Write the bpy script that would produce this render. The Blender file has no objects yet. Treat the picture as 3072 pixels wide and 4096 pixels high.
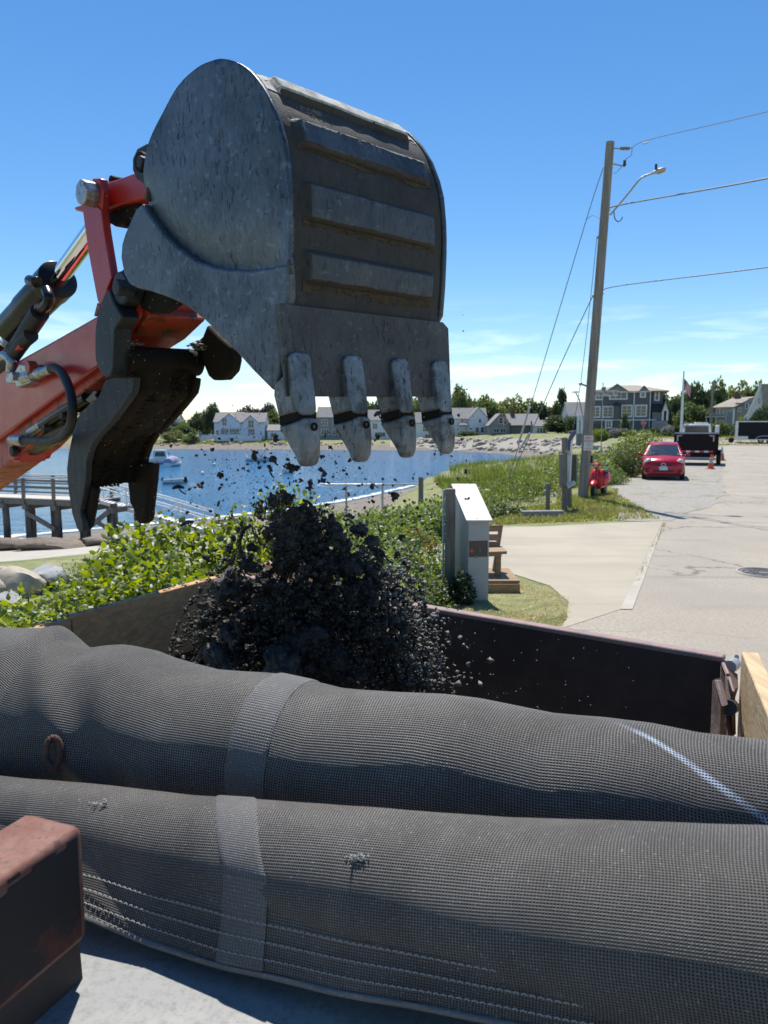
import bpy, bmesh, math, random
import numpy as np
from mathutils import Vector, Matrix, noise as mnoise
R = math.radians
random.seed(7)
np.random.seed(7)
sc = bpy.context.scene
COL = sc.collection

# ------------------------------------------------------------------ camera
F, CX, CY = 2950.0, 1536.0, 2048.0          # photograph: 3072 x 4096
PITCH = math.atan(333.0 / F)
CAMZ = 2.1
cam_d = bpy.data.cameras.new('camera')
cam = bpy.data.objects.new('camera', cam_d)
COL.objects.link(cam)
cam.location = (0, 0, CAMZ)
cam.rotation_euler = (math.pi / 2 - PITCH, 0, 0)
cam_d.sensor_fit = 'VERTICAL'
cam_d.sensor_height = 36.0
cam_d.lens = 36.0 * F / 4096.0
cam_d.clip_start = 0.05
cam_d.clip_end = 9000
cam_d.dof.use_dof = True
cam_d.dof.focus_distance = 1.35
cam_d.dof.aperture_fstop = 13.0
sc.camera = cam

# ------------------------------------------------------------------ sky, sun, exposure
SUN_EL, SUN_AZ = R(64), R(-6)               # ahead of the camera, a little to the left
world = bpy.data.worlds.new('World')
sc.world = world
world.use_nodes = True
wt = world.node_tree
wt.nodes.clear()
w_out = wt.nodes.new('ShaderNodeOutputWorld')
w_bg = wt.nodes.new('ShaderNodeBackground')
w_sky = wt.nodes.new('ShaderNodeTexSky')
w_sky.sky_type = 'NISHITA'
w_sky.sun_disc = False
w_sky.sun_elevation = SUN_EL
w_sky.sun_rotation = SUN_AZ
w_sky.altitude = 0
w_sky.air_density = 1.0
w_sky.dust_density = 0.0
w_sky.ozone_density = 3.2
w_bg.inputs['Strength'].default_value = 0.108
wt.links.new(w_bg.outputs[0], w_out.inputs[0])
w_hsv = wt.nodes.new('ShaderNodeHueSaturation')
w_hsv.inputs['Saturation'].default_value = 1.24
w_hsv.inputs['Value'].default_value = 1.0
wt.links.new(w_sky.outputs[0], w_hsv.inputs['Color'])
# thin wispy cloud low above the horizon, all the way round
w_tc = wt.nodes.new('ShaderNodeTexCoord')
w_sep = wt.nodes.new('ShaderNodeSeparateXYZ')
wt.links.new(w_tc.outputs['Generated'], w_sep.inputs[0])
w_map = wt.nodes.new('ShaderNodeMapping')
w_map.inputs['Scale'].default_value = (3.2, 3.2, 26.0)
wt.links.new(w_tc.outputs['Generated'], w_map.inputs[0])
w_n = wt.nodes.new('ShaderNodeTexNoise')
w_n.inputs['Scale'].default_value = 1.6
w_n.inputs['Detail'].default_value = 9
w_n.inputs['Roughness'].default_value = 0.58
w_n.inputs['Distortion'].default_value = 0.6
wt.links.new(w_map.outputs[0], w_n.inputs['Vector'])
w_r = wt.nodes.new('ShaderNodeMapRange')
w_r.inputs['From Min'].default_value = 0.50
w_r.inputs['From Max'].default_value = 0.80
wt.links.new(w_n.outputs[0], w_r.inputs['Value'])
w_b1 = wt.nodes.new('ShaderNodeMapRange')
w_b1.inputs['From Min'].default_value = 0.17
w_b1.inputs['From Max'].default_value = 0.05
wt.links.new(w_sep.outputs['Z'], w_b1.inputs['Value'])
w_m = wt.nodes.new('ShaderNodeMath')
w_m.operation = 'MULTIPLY'
wt.links.new(w_r.outputs[0], w_m.inputs[0])
wt.links.new(w_b1.outputs[0], w_m.inputs[1])
w_mix = wt.nodes.new('ShaderNodeMix')
w_mix.data_type = 'RGBA'
w_mix.inputs['B'].default_value = (10.5, 11.2, 11.6, 1)
wt.links.new(w_m.outputs[0], w_mix.inputs['Factor'])
wt.links.new(w_hsv.outputs[0], w_mix.inputs['A'])
wt.links.new(w_mix.outputs['Result'], w_bg.inputs['Color'])

sun_d = bpy.data.lights.new('sun', 'SUN')
sun_d.energy = 5.0
sun_d.angle = R(0.55)
sun_d.color = (1.0, 0.95, 0.87)
sun = bpy.data.objects.new('sun', sun_d)
COL.objects.link(sun)
SUN_DIR = Vector((math.sin(SUN_AZ) * math.cos(SUN_EL), math.cos(SUN_AZ) * math.cos(SUN_EL), math.sin(SUN_EL)))
sun.rotation_euler = SUN_DIR.to_track_quat('Z', 'Y').to_euler()
sun.location = (0, 0, 60)
sc.view_settings.view_transform = 'Standard'
sc.view_settings.look = 'None'
sc.view_settings.exposure = 0.42
sc.view_settings.gamma = 1.0
sc.view_settings.use_curve_mapping = False
sc.render.engine = 'CYCLES'
sc.cycles.use_denoising = True
sc.cycles.max_bounces = 6
sc.cycles.transparent_max_bounces = 8
sc.cycles.caustics_reflective = False
sc.cycles.caustics_refractive = False
sc.cycles.sample_clamp_indirect = 6

# ------------------------------------------------------------------ measuring helpers
cP, sP = math.cos(PITCH), math.sin(PITCH)
CAM = Vector((0, 0, CAMZ))
def cam2w(v):
    return Vector((v[0], cP * v[2] + sP * v[1], -sP * v[2] + cP * v[1]))
def ray(px, py):
    return cam2w(((px - CX) / F, (CY - py) / F, 1.0))
def P(px, py, Y):                            # the place seen at a photograph pixel, Y metres ahead
    r = ray(px, py)
    return CAM + r * (Y / r.y)
def G(px, py, z=0.0):                        # the place seen at a pixel on the level z
    r = ray(px, py)
    return CAM + r * ((z - CAMZ) / r.z)
def proj(p):
    d = Vector(p) - CAM
    x, z = d.x, cP * d.y - sP * d.z
    y = sP * d.y + cP * d.z
    return CX + F * x / z, CY - F * y / z
WD = cam2w(Vector((0.954, 0.155, 1.0)).normalized())   # axis of the digger's bucket pins
BP0 = CAM + ray(1100, 1590) * 2.0
def Q(px, py, s):                            # the place seen at a pixel on the plane s metres along the pins
    r = ray(px, py)
    t = (s - WD.dot(CAM - BP0)) / WD.dot(r)
    return CAM + r * t

# ------------------------------------------------------------------ mesh helpers
def tag(o, label=None, cat=None, group=None, kind=None):
    if label: o['label'] = label
    if cat: o['category'] = cat
    if group: o['group'] = group
    if kind: o['kind'] = kind
    return o
def thing(name, label, cat, loc=(0, 0, 0), rz=0.0, group=None):
    o = bpy.data.objects.new(name, None)
    COL.objects.link(o)
    o.empty_display_size = 0.1
    o.location = loc
    o.rotation_euler = (0, 0, rz)
    return tag(o, label, cat, group)
def origin(o):
    p = Vector((0, 0, 0))
    while o is not None:
        p += o.location
        o = o.parent
    return p
def copy_tree(o, parent=None):
    c = o.copy()
    COL.objects.link(c)
    c.parent = parent
    for ch in list(o.children):
        copy_tree(ch, c)
    return c
def smooth_mesh(me, ang=40):
    me.polygons.foreach_set('use_smooth', [True] * len(me.polygons))
    try:
        me.set_sharp_from_angle(angle=R(ang))
    except Exception:
        pass
class MB:
    def __init__(s):
        s.v, s.f = [], []
    def add(s, vs, fs):
        b = len(s.v)
        s.v += [tuple(v) for v in vs]
        s.f += [tuple(i + b for i in f) for f in fs]
        return s
    def box(s, c, size, M=None):
        hx, hy, hz = size[0] / 2, size[1] / 2, size[2] / 2
        vs = []
        for dz in (-hz, hz):
            for dx, dy in ((-hx, -hy), (hx, -hy), (hx, hy), (-hx, hy)):
                d = Vector((dx, dy, dz))
                if M: d = M @ d
                vs.append(Vector(c) + d)
        return s.add(vs, [(3, 2, 1, 0), (4, 5, 6, 7), (0, 1, 5, 4), (1, 2, 6, 5), (2, 3, 7, 6), (3, 0, 4, 7)])
    def bar(s, a, b, w, h, up=(0, 0, 1)):
        a, b = Vector(a), Vector(b)
        d = (b - a).normalized()
        x = d.cross(Vector(up))
        if x.length < 1e-4: x = d.cross(Vector((1, 0, 0)))
        x.normalize()
        y = x.cross(d)
        vs = []
        for p in (a, b):
            for i, j in ((-1, -1), (1, -1), (1, 1), (-1, 1)):
                vs.append(p + x * (i * w / 2) + y * (j * h / 2))
        return s.add(vs, [(0, 1, 2, 3), (7, 6, 5, 4), (4, 5, 1, 0), (5, 6, 2, 1), (6, 7, 3, 2), (7, 4, 0, 3)])
    def tube(s, pts, r, n=8, caps=True):
        pts = [Vector(p) for p in pts]
        m = len(pts)
        rs = r if isinstance(r, (list, tuple)) else [r] * m
        ref = None
        vs = []
        for i, p in enumerate(pts):
            t = (pts[min(i + 1, m - 1)] - pts[max(i - 1, 0)]).normalized()
            if ref is None:
                ref = t.cross(Vector((0, 0, 1)))
                if ref.length < 0.05: ref = t.cross(Vector((1, 0, 0)))
            ref = (ref - t * ref.dot(t)).normalized()
            q = t.cross(ref)
            for k in range(n):
                a = 2 * math.pi * k / n
                vs.append(p + (ref * math.cos(a) + q * math.sin(a)) * rs[i])
        fs = []
        for i in range(m - 1):
            for k in range(n):
                k2 = (k + 1) % n
                fs.append((i * n + k, i * n + k2, (i + 1) * n + k2, (i + 1) * n + k))
        if caps:
            fs.append(tuple(range(n - 1, -1, -1)))
            fs.append(tuple((m - 1) * n + k for k in range(n)))
        return s.add(vs, fs)
    def disc(s, c, axis, r, th, n=20):
        a = Vector(axis).normalized()
        return s.tube([Vector(c) - a * th / 2, Vector(c) + a * th / 2], r, n)
    def prism(s, poly, vec):
        n = len(poly)
        vec = Vector(vec)
        vs = [Vector(p) for p in poly] + [Vector(p) + vec for p in poly]
        fs = [tuple(range(n - 1, -1, -1)), tuple(range(n, 2 * n))]
        for i in range(n):
            j = (i + 1) % n
            fs.append((i, j, n + j, n + i))
        return s.add(vs, fs)
    def loft(s, rings, caps=True, closed=True):
        n = len(rings[0])
        vs = [p for r in rings for p in r]
        fs = []
        for i in range(len(rings) - 1):
            for k in range(n if closed else n - 1):
                k2 = (k + 1) % n
                fs.append((i * n + k, i * n + k2, (i + 1) * n + k2, (i + 1) * n + k))
        if caps:
            fs.append(tuple(range(n - 1, -1, -1)))
            fs.append(tuple((len(rings) - 1) * n + k for k in range(n)))
        return s.add(vs, fs)
    def quad(s, a, b, c, d):
        return s.add([a, b, c, d], [(0, 1, 2, 3)])
    def build(s, name, mat, parent=None, local=False, smooth=0, bevel=0.0, bseg=2, solid=0.0):
        o0 = origin(parent) if (parent and not local) else Vector((0, 0, 0))
        me = bpy.data.meshes.new(name)
        me.from_pydata([(v[0] - o0.x, v[1] - o0.y, v[2] - o0.z) for v in s.v], [], s.f)
        bm = bmesh.new()
        bm.from_mesh(me)
        bmesh.ops.recalc_face_normals(bm, faces=bm.faces)
        bm.to_mesh(me)
        bm.free()
        if mat: me.materials.append(mat)
        if smooth: smooth_mesh(me, smooth)
        o = bpy.data.objects.new(name, me)
        COL.objects.link(o)
        o.parent = parent
        if solid:
            m = o.modifiers.new('solid', 'SOLIDIFY'); m.thickness = solid; m.offset = 0
        if bevel:
            m = o.modifiers.new('bevel', 'BEVEL')
            m.width = bevel; m.segments = bseg; m.limit_method = 'ANGLE'; m.angle_limit = R(35)
            if not smooth: smooth_mesh(me, 35)
        return o
def np_mesh(name, V, Fc, mat, parent=None, smooth=False):
    me = bpy.data.meshes.new(name)
    V = np.asarray(V, np.float32); Fc = np.asarray(Fc, np.int32)
    k = Fc.shape[1]
    me.vertices.add(len(V)); me.vertices.foreach_set('co', V.ravel())
    me.loops.add(Fc.size); me.loops.foreach_set('vertex_index', Fc.ravel())
    me.polygons.add(len(Fc))
    me.polygons.foreach_set('loop_start', np.arange(0, Fc.size, k, dtype=np.int32))
    me.polygons.foreach_set('loop_total', np.full(len(Fc), k, np.int32))
    if smooth: me.polygons.foreach_set('use_smooth', np.ones(len(Fc), bool))
    me.update(calc_edges=True)
    if mat: me.materials.append(mat)
    o = bpy.data.objects.new(name, me)
    COL.objects.link(o)
    o.parent = parent
    return o
def crom(pts, per=8, closed=False):
    pts = [Vector(p) for p in pts]
    n = len(pts)
    out = []
    for i in range(n if closed else n - 1):
        p0 = pts[(i - 1) % n] if closed or i > 0 else pts[0]
        p1, p2 = pts[i % n], pts[(i + 1) % n]
        p3 = pts[(i + 2) % n] if closed or i + 2 < n else pts[-1]
        for k in range(per):
            t = k / per
            out.append(0.5 * ((2 * p1) + (p2 - p0) * t + (2 * p0 - 5 * p1 + 4 * p2 - p3) * t * t + (3 * p1 - p0 - 3 * p2 + p3) * t ** 3))
    if not closed: out.append(pts[-1])
    return out
_tx = {}
def text_obj(name, s, size, mat, parent, loc, rot, align='CENTER', depth=0.002):
    c = bpy.data.curves.new(name, 'FONT')
    c.body = s; c.size = size; c.align_x = align; c.align_y = 'CENTER'; c.extrude = depth; c.resolution_u = 2
    t = bpy.data.objects.new(name, c)
    me = bpy.data.meshes.new_from_object(t)
    bpy.data.objects.remove(t)
    me.materials.clear(); me.materials.append(mat)
    o = bpy.data.objects.new(name, me)
    COL.objects.link(o)
    o.parent = parent; o.location = loc; o.rotation_euler = rot
    return o
def sstep(a, b, x):
    t = np.clip((x - a) / (b - a), 0, 1)
    return t * t * (3 - 2 * t)

# ------------------------------------------------------------------ materials
class NT:
    def __init__(s, name):
        s.m = bpy.data.materials.new(name)
        s.m.use_nodes = True
        s.t = s.m.node_tree
        s.b = s.t.nodes['Principled BSDF']
        s.out = s.t.nodes['Material Output']
    def n(s, typ, **kw):
        x = s.t.nodes.new(typ)
        for k, v in kw.items():
            if hasattr(x, k) and k not in x.inputs: setattr(x, k, v)
            else: x.inputs[k].default_value = v
        return x
    def l(s, a, b): s.t.links.new(a, b)
    def coord(s, which='Object', scale=(1, 1, 1)):
        c = s.n('ShaderNodeTexCoord')
        m = s.n('ShaderNodeMapping')
        m.inputs['Scale'].default_value = scale
        s.l(c.outputs[which], m.inputs[0])
        return m.outputs[0]
    def noise(s, vec, scale, detail=6, rough=0.6, dist=0.0):
        x = s.n('ShaderNodeTexNoise')
        x.inputs['Scale'].default_value = scale; x.inputs['Detail'].default_value = detail
        x.inputs['Roughness'].default_value = rough; x.inputs['Distortion'].default_value = dist
        if vec is not None: s.l(vec, x.inputs['Vector'])
        return x.outputs[0]
    def rng(s, v, a, b, lo=0.0, hi=1.0):
        x = s.n('ShaderNodeMapRange')
        for k, q in (('From Min', a), ('From Max', b), ('To Min', lo), ('To Max', hi)): x.inputs[k].default_value = q
        s.l(v, x.inputs['Value'])
        return x.outputs[0]
    def math(s, op, a, b=None, c=None):
        x = s.n('ShaderNodeMath'); x.operation = op
        for i, q in enumerate((a, b, c)):
            if q is None: continue
            if isinstance(q, (int, float)): x.inputs[i].default_value = q
            else: s.l(q, x.inputs[i])
        return x.outputs[0]
    def mix(s, f, a, b):
        x = s.n('ShaderNodeMix'); x.data_type = 'RGBA'
        for k, q in (('Factor', f), ('A', a), ('B', b)):
            if isinstance(q, (int, float)): x.inputs[k].default_value = q
            elif isinstance(q, tuple): x.inputs[k].default_value = (q[0], q[1], q[2], 1)
            else: s.l(q, x.inputs[k])
        return x.outputs['Result']
    def base(s, q):
        if isinstance(q, tuple): s.b.inputs['Base Color'].default_value = (q[0], q[1], q[2], 1)
        else: s.l(q, s.b.inputs['Base Color'])
    def rough(s, q):
        if isinstance(q, (int, float)): s.b.inputs['Roughness'].default_value = q
        else: s.l(q, s.b.inputs['Roughness'])
    def metal(s, q):
        if isinstance(q, (int, float)): s.b.inputs['Metallic'].default_value = q
        else: s.l(q, s.b.inputs['Metallic'])
    def bump(s, h, strength=0.3, dist=0.01):
        x = s.n('ShaderNodeBump')
        x.inputs['Strength'].default_value = strength; x.inputs['Distance'].default_value = dist
        s.l(h, x.inputs['Height'])
        s.l(x.outputs[0], s.b.inputs['Normal'])
def mk(name, col, rough=0.6, metal=0.0, col2=None, ns=4.0, lo=0.42, hi=0.62, bump=0.0, bs=60.0, bd=0.004, stretch=(1, 1, 1), spec=None):
    m = NT(name)
    v = m.coord('Object', stretch)
    if col2:
        m.base(m.mix(m.rng(m.noise(v, ns, 8, 0.65), lo, hi), col, col2))
    else:
        k = m.rng(m.noise(v, ns, 6, 0.6), 0.3, 0.7)
        m.base(m.mix(k, tuple(c * 0.9 for c in col), tuple(min(1, c * 1.08) for c in col)))
    m.rough(m.rng(m.noise(v, ns * 2.3, 4), 0.3, 0.7, max(0, rough - 0.06), min(1, rough + 0.06)))
    m.metal(metal)
    if spec is not None: m.b.inputs['Specular IOR Level'].default_value = spec
    if bump: m.bump(m.noise(v, bs, 6, 0.65), bump, bd)
    return m.m
def leafmat(name, a, b, trans=0.45, c=None, ns=1.2):
    m = NT(name)
    g = m.n('ShaderNodeNewGeometry')
    col = m.mix(g.outputs['Random Per Island'], tuple(q * 0.72 for q in a), tuple(q * 1.12 for q in b))
    k = m.rng(m.noise(m.coord('Object'), ns, 4), 0.4, 0.62)
    col = m.mix(m.math('MULTIPLY', k, 0.6), col, c or tuple(q * 0.5 for q in a))
    d = m.n('ShaderNodeBsdfDiffuse'); t = m.n('ShaderNodeBsdfTranslucent'); gl = m.n('ShaderNodeBsdfGlossy')
    gl.inputs['Roughness'].default_value = 0.45
    gl.inputs['Color'].default_value = (0.8, 0.85, 0.9, 1)
    h = m.n('ShaderNodeHueSaturation'); h.inputs['Hue'].default_value = 0.485; h.inputs['Value'].default_value = 1.5; h.inputs['Saturation'].default_value = 1.15
    m.l(col, h.inputs['Color']); m.l(col, d.inputs['Color']); m.l(h.outputs[0], t.inputs['Color'])
    x = m.n('ShaderNodeMixShader'); x.inputs[0].default_value = trans
    m.l(d.outputs[0], x.inputs[1]); m.l(t.outputs[0], x.inputs[2])
    y = m.n('ShaderNodeMixShader'); y.inputs[0].default_value = 0.05
    m.l(x.outputs[0], y.inputs[1]); m.l(gl.outputs[0], y.inputs[2])
    m.l(y.outputs[0], m.out.inputs['Surface'])
    return m.m

def steel_mat(name, lightc, darkc, vert=True, amount=(0.38, 0.60), speck=0.6, metal=0.45, rough=0.5, mud=None):
    m = NT(name)
    v = m.coord('Object', (1, 1, 0.14) if vert else (1, 1, 1))
    v3 = m.coord('Object', (1, 1, 0.38) if vert else (1, 1, 1))
    v2 = m.coord('Object')
    big = m.noise(v2, 5.0, 7, 0.65, 0.6)
    streak = m.noise(v, 42, 9, 0.78)
    fine = m.noise(v3, 120, 6, 0.8)
    k = m.math('ADD', m.math('MULTIPLY', big, 0.42), m.math('ADD', m.math('MULTIPLY', streak, 0.33), m.math('MULTIPLY', fine, 0.25)))
    col = m.mix(m.rng(k, amount[0] + 0.04, amount[1] - 0.04), darkc, lightc)
    # dull smears
    sm = m.rng(m.noise(v2, 2.6, 8, 0.7, 1.6), 0.50, 0.62, 0, 0.45)
    col = m.mix(sm, col, tuple(0.5 * (a + b) * t for a, b, t in zip(lightc, darkc, (1.0, 0.93, 0.84))))
    # chips and pits
    sp = m.rng(m.noise(v3, 78, 5, 0.72), 0.555, 0.60)
    sp = m.math('MULTIPLY', sp, m.rng(m.noise(v2, 6.5, 5), 0.36, 0.58, 0.12, speck))
    col = m.mix(sp, col, tuple(q * 0.14 for q in darkc))
    # long bright scratches in two directions
    for rotz, sc_ in (((0.3, 0.5, 0.4), (0.5, 46, 46)), ((-0.6, 0.2, 1.1), (0.4, 40, 40))):
        mp = m.n('ShaderNodeMapping'); mp.inputs['Rotation'].default_value = rotz; mp.inputs['Scale'].default_value = sc_
        m.l(v2, mp.inputs[0])
        scn = m.rng(m.noise(mp.outputs[0], 1.0, 2, 0.5), 0.655, 0.70, 0, 0.30)
        col = m.mix(scn, col, tuple(min(1, q * 1.7) for q in lightc))
    if mud:
        mk_ = m.rng(m.math('ADD', m.math('MULTIPLY', m.noise(v2, 7, 9, 0.75, 0.5), 0.8), m.math('MULTIPLY', m.noise(v3, 60, 5, 0.7), 0.2)), mud[1], mud[2])
        col = m.mix(mk_, col, mud[0])
        m.metal(m.rng(mk_, 0, 1, metal, 0.0))
    else:
        m.metal(metal)
    m.base(col)
    m.rough(m.rng(streak, 0.3, 0.7, rough - 0.12, rough + 0.15))
    m.bump(m.math('ADD', m.math('ADD', fine, m.math('MULTIPLY', sp, -0.5)), m.math('MULTIPLY', big, 1.2)), 0.45, 0.003)
    return m.m
M = {}
M['steel'] = steel_mat('worn_steel', (0.165, 0.195, 0.235), (0.045, 0.054, 0.070), amount=(0.36, 0.66), speck=0.8, metal=0.5, rough=0.44)
M['steel_pad'] = steel_mat('worn_pad_steel', (0.135, 0.145, 0.165), (0.050, 0.053, 0.062), amount=(0.36, 0.66), speck=0.5, rough=0.55, mud=((0.05, 0.042, 0.034), 0.60, 0.78))
M['shell'] = steel_mat('muddy_steel', (0.062, 0.058, 0.058), (0.030, 0.027, 0.026), amount=(0.38, 0.62), speck=0.5, metal=0.1, rough=0.7, mud=((0.048, 0.036, 0.025), 0.46, 0.66))
M['lip'] = steel_mat('lip_steel', (0.135, 0.132, 0.132), (0.055, 0.051, 0.049), amount=(0.36, 0.66), speck=0.7, rough=0.55, mud=((0.045, 0.038, 0.03), 0.53, 0.66))
M['tooth'] = steel_mat('tooth_steel', (0.23, 0.25, 0.28), (0.095, 0.10, 0.11), amount=(0.32, 0.58), speck=0.95, rough=0.45, mud=((0.040, 0.034, 0.029), 0.50, 0.60))
M['blacksteel'] = steel_mat('black_steel', (0.030, 0.036, 0.047), (0.018, 0.021, 0.027), amount=(0.35, 0.65), speck=0.5, metal=0.15, rough=0.55)
M['mudsteel'] = steel_mat('mud_coated_steel', (0.022, 0.019, 0.016), (0.010, 0.0085, 0.007), vert=False, amount=(0.35, 0.65), speck=0.3, metal=0.0, rough=0.75, mud=((0.020, 0.014, 0.009), 0.42, 0.6))
M['mudsteel'].node_tree.nodes['Principled BSDF'].inputs['Specular IOR Level'].default_value = 0.15
M['mud'] = mk('caked_mud', (0.085, 0.055, 0.025), 0.9, 0, (0.04, 0.03, 0.018), ns=30, bump=0.8, bs=120, bd=0.01)
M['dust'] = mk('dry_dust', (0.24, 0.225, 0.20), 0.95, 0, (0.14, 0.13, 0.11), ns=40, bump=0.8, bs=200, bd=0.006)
M['red'] = mk('red_paint', (0.44, 0.028, 0.022), 0.33, 0.0, (0.34, 0.022, 0.018), ns=3, lo=0.45, hi=0.7, bump=0.05, bs=20)
M['reddirty'] = mk('dirty_red_paint', (0.42, 0.045, 0.020), 0.45, 0.0, (0.06, 0.028, 0.018), ns=14, lo=0.50, hi=0.62, bump=0.25, bs=90)
M['sun_tinted_dust'] = mk('sun_tinted_dust_film', (0.56, 0.545, 0.50), 0.9, 0, (0.26, 0.25, 0.23), ns=26, lo=0.38, hi=0.66, bump=0.6, bs=180, bd=0.003)  # dust made paler, so that sunlight sits in its colour
def splatter(mat, col, dens=0.30, scale=55):
    t = mat.node_tree; b = t.nodes['Principled BSDF']
    src = b.inputs['Base Color'].links[0].from_socket
    tc = t.nodes.new('ShaderNodeTexCoord'); vo = t.nodes.new('ShaderNodeTexVoronoi'); vo.inputs['Scale'].default_value = scale
    t.links.new(tc.outputs['Object'], vo.inputs['Vector'])
    r1 = t.nodes.new('ShaderNodeMapRange'); r1.inputs['From Min'].default_value = 0.17; r1.inputs['From Max'].default_value = 0.12
    t.links.new(vo.outputs['Distance'], r1.inputs['Value'])
    sx = t.nodes.new('ShaderNodeSeparateColor'); t.links.new(vo.outputs['Color'], sx.inputs[0])
    lt = t.nodes.new('ShaderNodeMath'); lt.operation = 'LESS_THAN'; lt.inputs[1].default_value = dens
    t.links.new(sx.outputs[0], lt.inputs[0])
    mu = t.nodes.new('ShaderNodeMath'); mu.operation = 'MULTIPLY'
    t.links.new(r1.outputs[0], mu.inputs[0]); t.links.new(lt.outputs[0], mu.inputs[1])
    mx = t.nodes.new('ShaderNodeMix'); mx.data_type = 'RGBA'; mx.inputs['B'].default_value = (*col, 1)
    t.links.new(mu.outputs[0], mx.inputs['Factor']); t.links.new(src, mx.inputs['A']); t.links.new(mx.outputs['Result'], b.inputs['Base Color'])
for k_ in ('red', 'reddirty', 'blacksteel', 'mudsteel'):
    splatter(M[k_], (0.36, 0.33, 0.27), 0.16, 60)
    splatter(M[k_], (0.015, 0.013, 0.012), 0.22, 34)
M['mudcake'] = mk('brown_mud_skin', (0.105, 0.070, 0.036), 0.95, 0, (0.050, 0.040, 0.030), ns=34, bump=0.8, bs=150, bd=0.006)
M['chrome'] = mk('chrome', (0.75, 0.75, 0.75), 0.06, 1.0)
M['blackpaint'] = mk('black_gloss_paint', (0.008, 0.008, 0.010), 0.30, 0.0, bump=0.03, bs=30, spec=0.3)
M['rubber'] = mk('black_rubber', (0.014, 0.014, 0.015), 0.62, bump=0.2, bs=150)
M['zinc'] = mk('zinc_fitting', (0.42, 0.42, 0.42), 0.38, 0.75, (0.16, 0.14, 0.12), ns=50, lo=0.5, hi=0.65, bump=0.1, bs=90)
M['redrubber'] = mk('red_sleeve', (0.65, 0.04, 0.03), 0.5)
M['soil'] = mk('wet_black_soil', (0.020, 0.0170, 0.0140), 0.62, 0, (0.125, 0.110, 0.090), ns=34, lo=0.44, hi=0.74, bump=0.6, bs=140, bd=0.004, spec=0.35)
M['white'] = mk('white_paint', (0.74, 0.75, 0.76), 0.45)
M['whiteboard'] = mk('white_plastic_board', (0.385, 0.40, 0.425), 0.4)
M['trim'] = mk('white_trim', (0.72, 0.72, 0.72), 0.5)
M['greywood'] = mk('weathered_grey_wood', (0.24, 0.22, 0.19), 0.85, 0, (0.12, 0.105, 0.09), ns=18, lo=0.35, hi=0.68, bump=0.3, bs=60, stretch=(1, 1, 0.12))
M['polewood'] = mk('pole_wood', (0.30, 0.27, 0.24), 0.9, 0, (0.17, 0.15, 0.135), ns=14, lo=0.38, hi=0.66, bump=0.35, bs=70, stretch=(1, 1, 0.06))
M['deckwood'] = mk('sunbleached_deck_wood', (0.55, 0.53, 0.49), 0.85, 0, (0.38, 0.36, 0.33), ns=10, bump=0.2, bs=60)
M['pilewood'] = mk('wet_pile_wood', (0.16, 0.14, 0.115), 0.85, 0, (0.05, 0.05, 0.045), ns=5, lo=0.4, hi=0.6, bump=0.3, bs=40, stretch=(1, 1, 0.2))
M['benchwood'] = mk('bench_wood', (0.34, 0.235, 0.14), 0.75, 0, (0.22, 0.145, 0.08), ns=22, lo=0.35, hi=0.65, bump=0.2, bs=80, stretch=(0.15, 1, 1))
M['alu'] = mk('aluminium', (0.62, 0.63, 0.64), 0.4, 0.4)
M['galv'] = mk('galvanised_steel', (0.34, 0.35, 0.36), 0.5, 0.6)
M['darkmetal'] = mk('dark_metal', (0.05, 0.05, 0.055), 0.5, 0.5)
M['concrete'] = mk('pale_concrete', (0.42, 0.385, 0.325), 0.9, 0, (0.34, 0.31, 0.26), ns=1.3, lo=0.38, hi=0.65, bump=0.25, bs=50)
M['glass'] = mk('window_glass', (0.03, 0.04, 0.05), 0.08, 0.0, spec=0.8)
M['rust'] = mk('rusty_iron', (0.12, 0.062, 0.045), 0.85, 0.1, (0.055, 0.036, 0.03), ns=40, bump=0.5, bs=150)

# ================================================================== THE SETTING
SHORE = np.array([(-1500, -1100), (-200, -108), (-21, 40.5), (-9, 52), (-2.4, 62.7), (2.3, 74.7), (11, 97), (20, 120), (28, 140), (31, 150), (32.5, 162), (29, 184),
                  (19, 211), (0, 214), (-64, 226), (-200, 240), (-600, 300), (-1500, 420)], float)
def shore_dist(x, y):
    d = np.full(x.shape, 1e9)
    for a, b in zip(SHORE[:-1], SHORE[1:]):
        e = b - a
        t = np.clip(((x - a[0]) * e[0] + (y - a[1]) * e[1]) / (e @ e), 0, 1)
        d = np.minimum(d, np.hypot(x - a[0] - t * e[0], y - a[1] - t * e[1]))
    poly = SHORE
    inside = np.zeros(x.shape, bool)
    n = len(poly)
    j = n - 1
    for i in range(n):
        xi, yi = poly[i]; xj, yj = poly[j]
        c = ((yi > y) != (yj > y)) & (x < (xj - xi) * (y - yi) / (yj - yi + 1e-12) + xi)
        inside ^= c
        j = i
    return np.where(inside, -d, d)          # negative over the water
WATER_Z = -4.0
def height(x, y):
    x = np.asarray(x, float); y = np.asarray(y, float)
    sd = shore_dist(x, y)
    wn = 34 - 17 * sstep(15, 34, y) * sstep(-3, 5, x)
    near = np.interp(sd / wn, [-2.4, 0, 0.37, 0.70, 0.91, 1.0], [-9, -4, -3.0, -1.5, -0.15, 0.0])
    L = -1.5 + 2.0 * sstep(0, 45, x)
    k = np.clip(sd / 14.0, 0, 1)
    far = np.where(sd < 0, np.interp(sd, [-80, 0], [-9, -4]), -4 + (L + 4) * (k ** 0.8) + np.clip(sd - 14, 0, 400) * 0.012)
    w = sstep(105, 150, y) * sstep(60, 25, x)
    rise = 0.75 * sstep(86, 112, y) * sstep(24, 44, x)
    return near * (1 - w) + far * w + rise * (1 - w)
def hz(x, y):
    return float(height(np.array([x]), np.array([y]))[0])
_ty = np.concatenate([np.arange(1.5, 60, 0.1), np.arange(60, 400, 0.5)])
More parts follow.
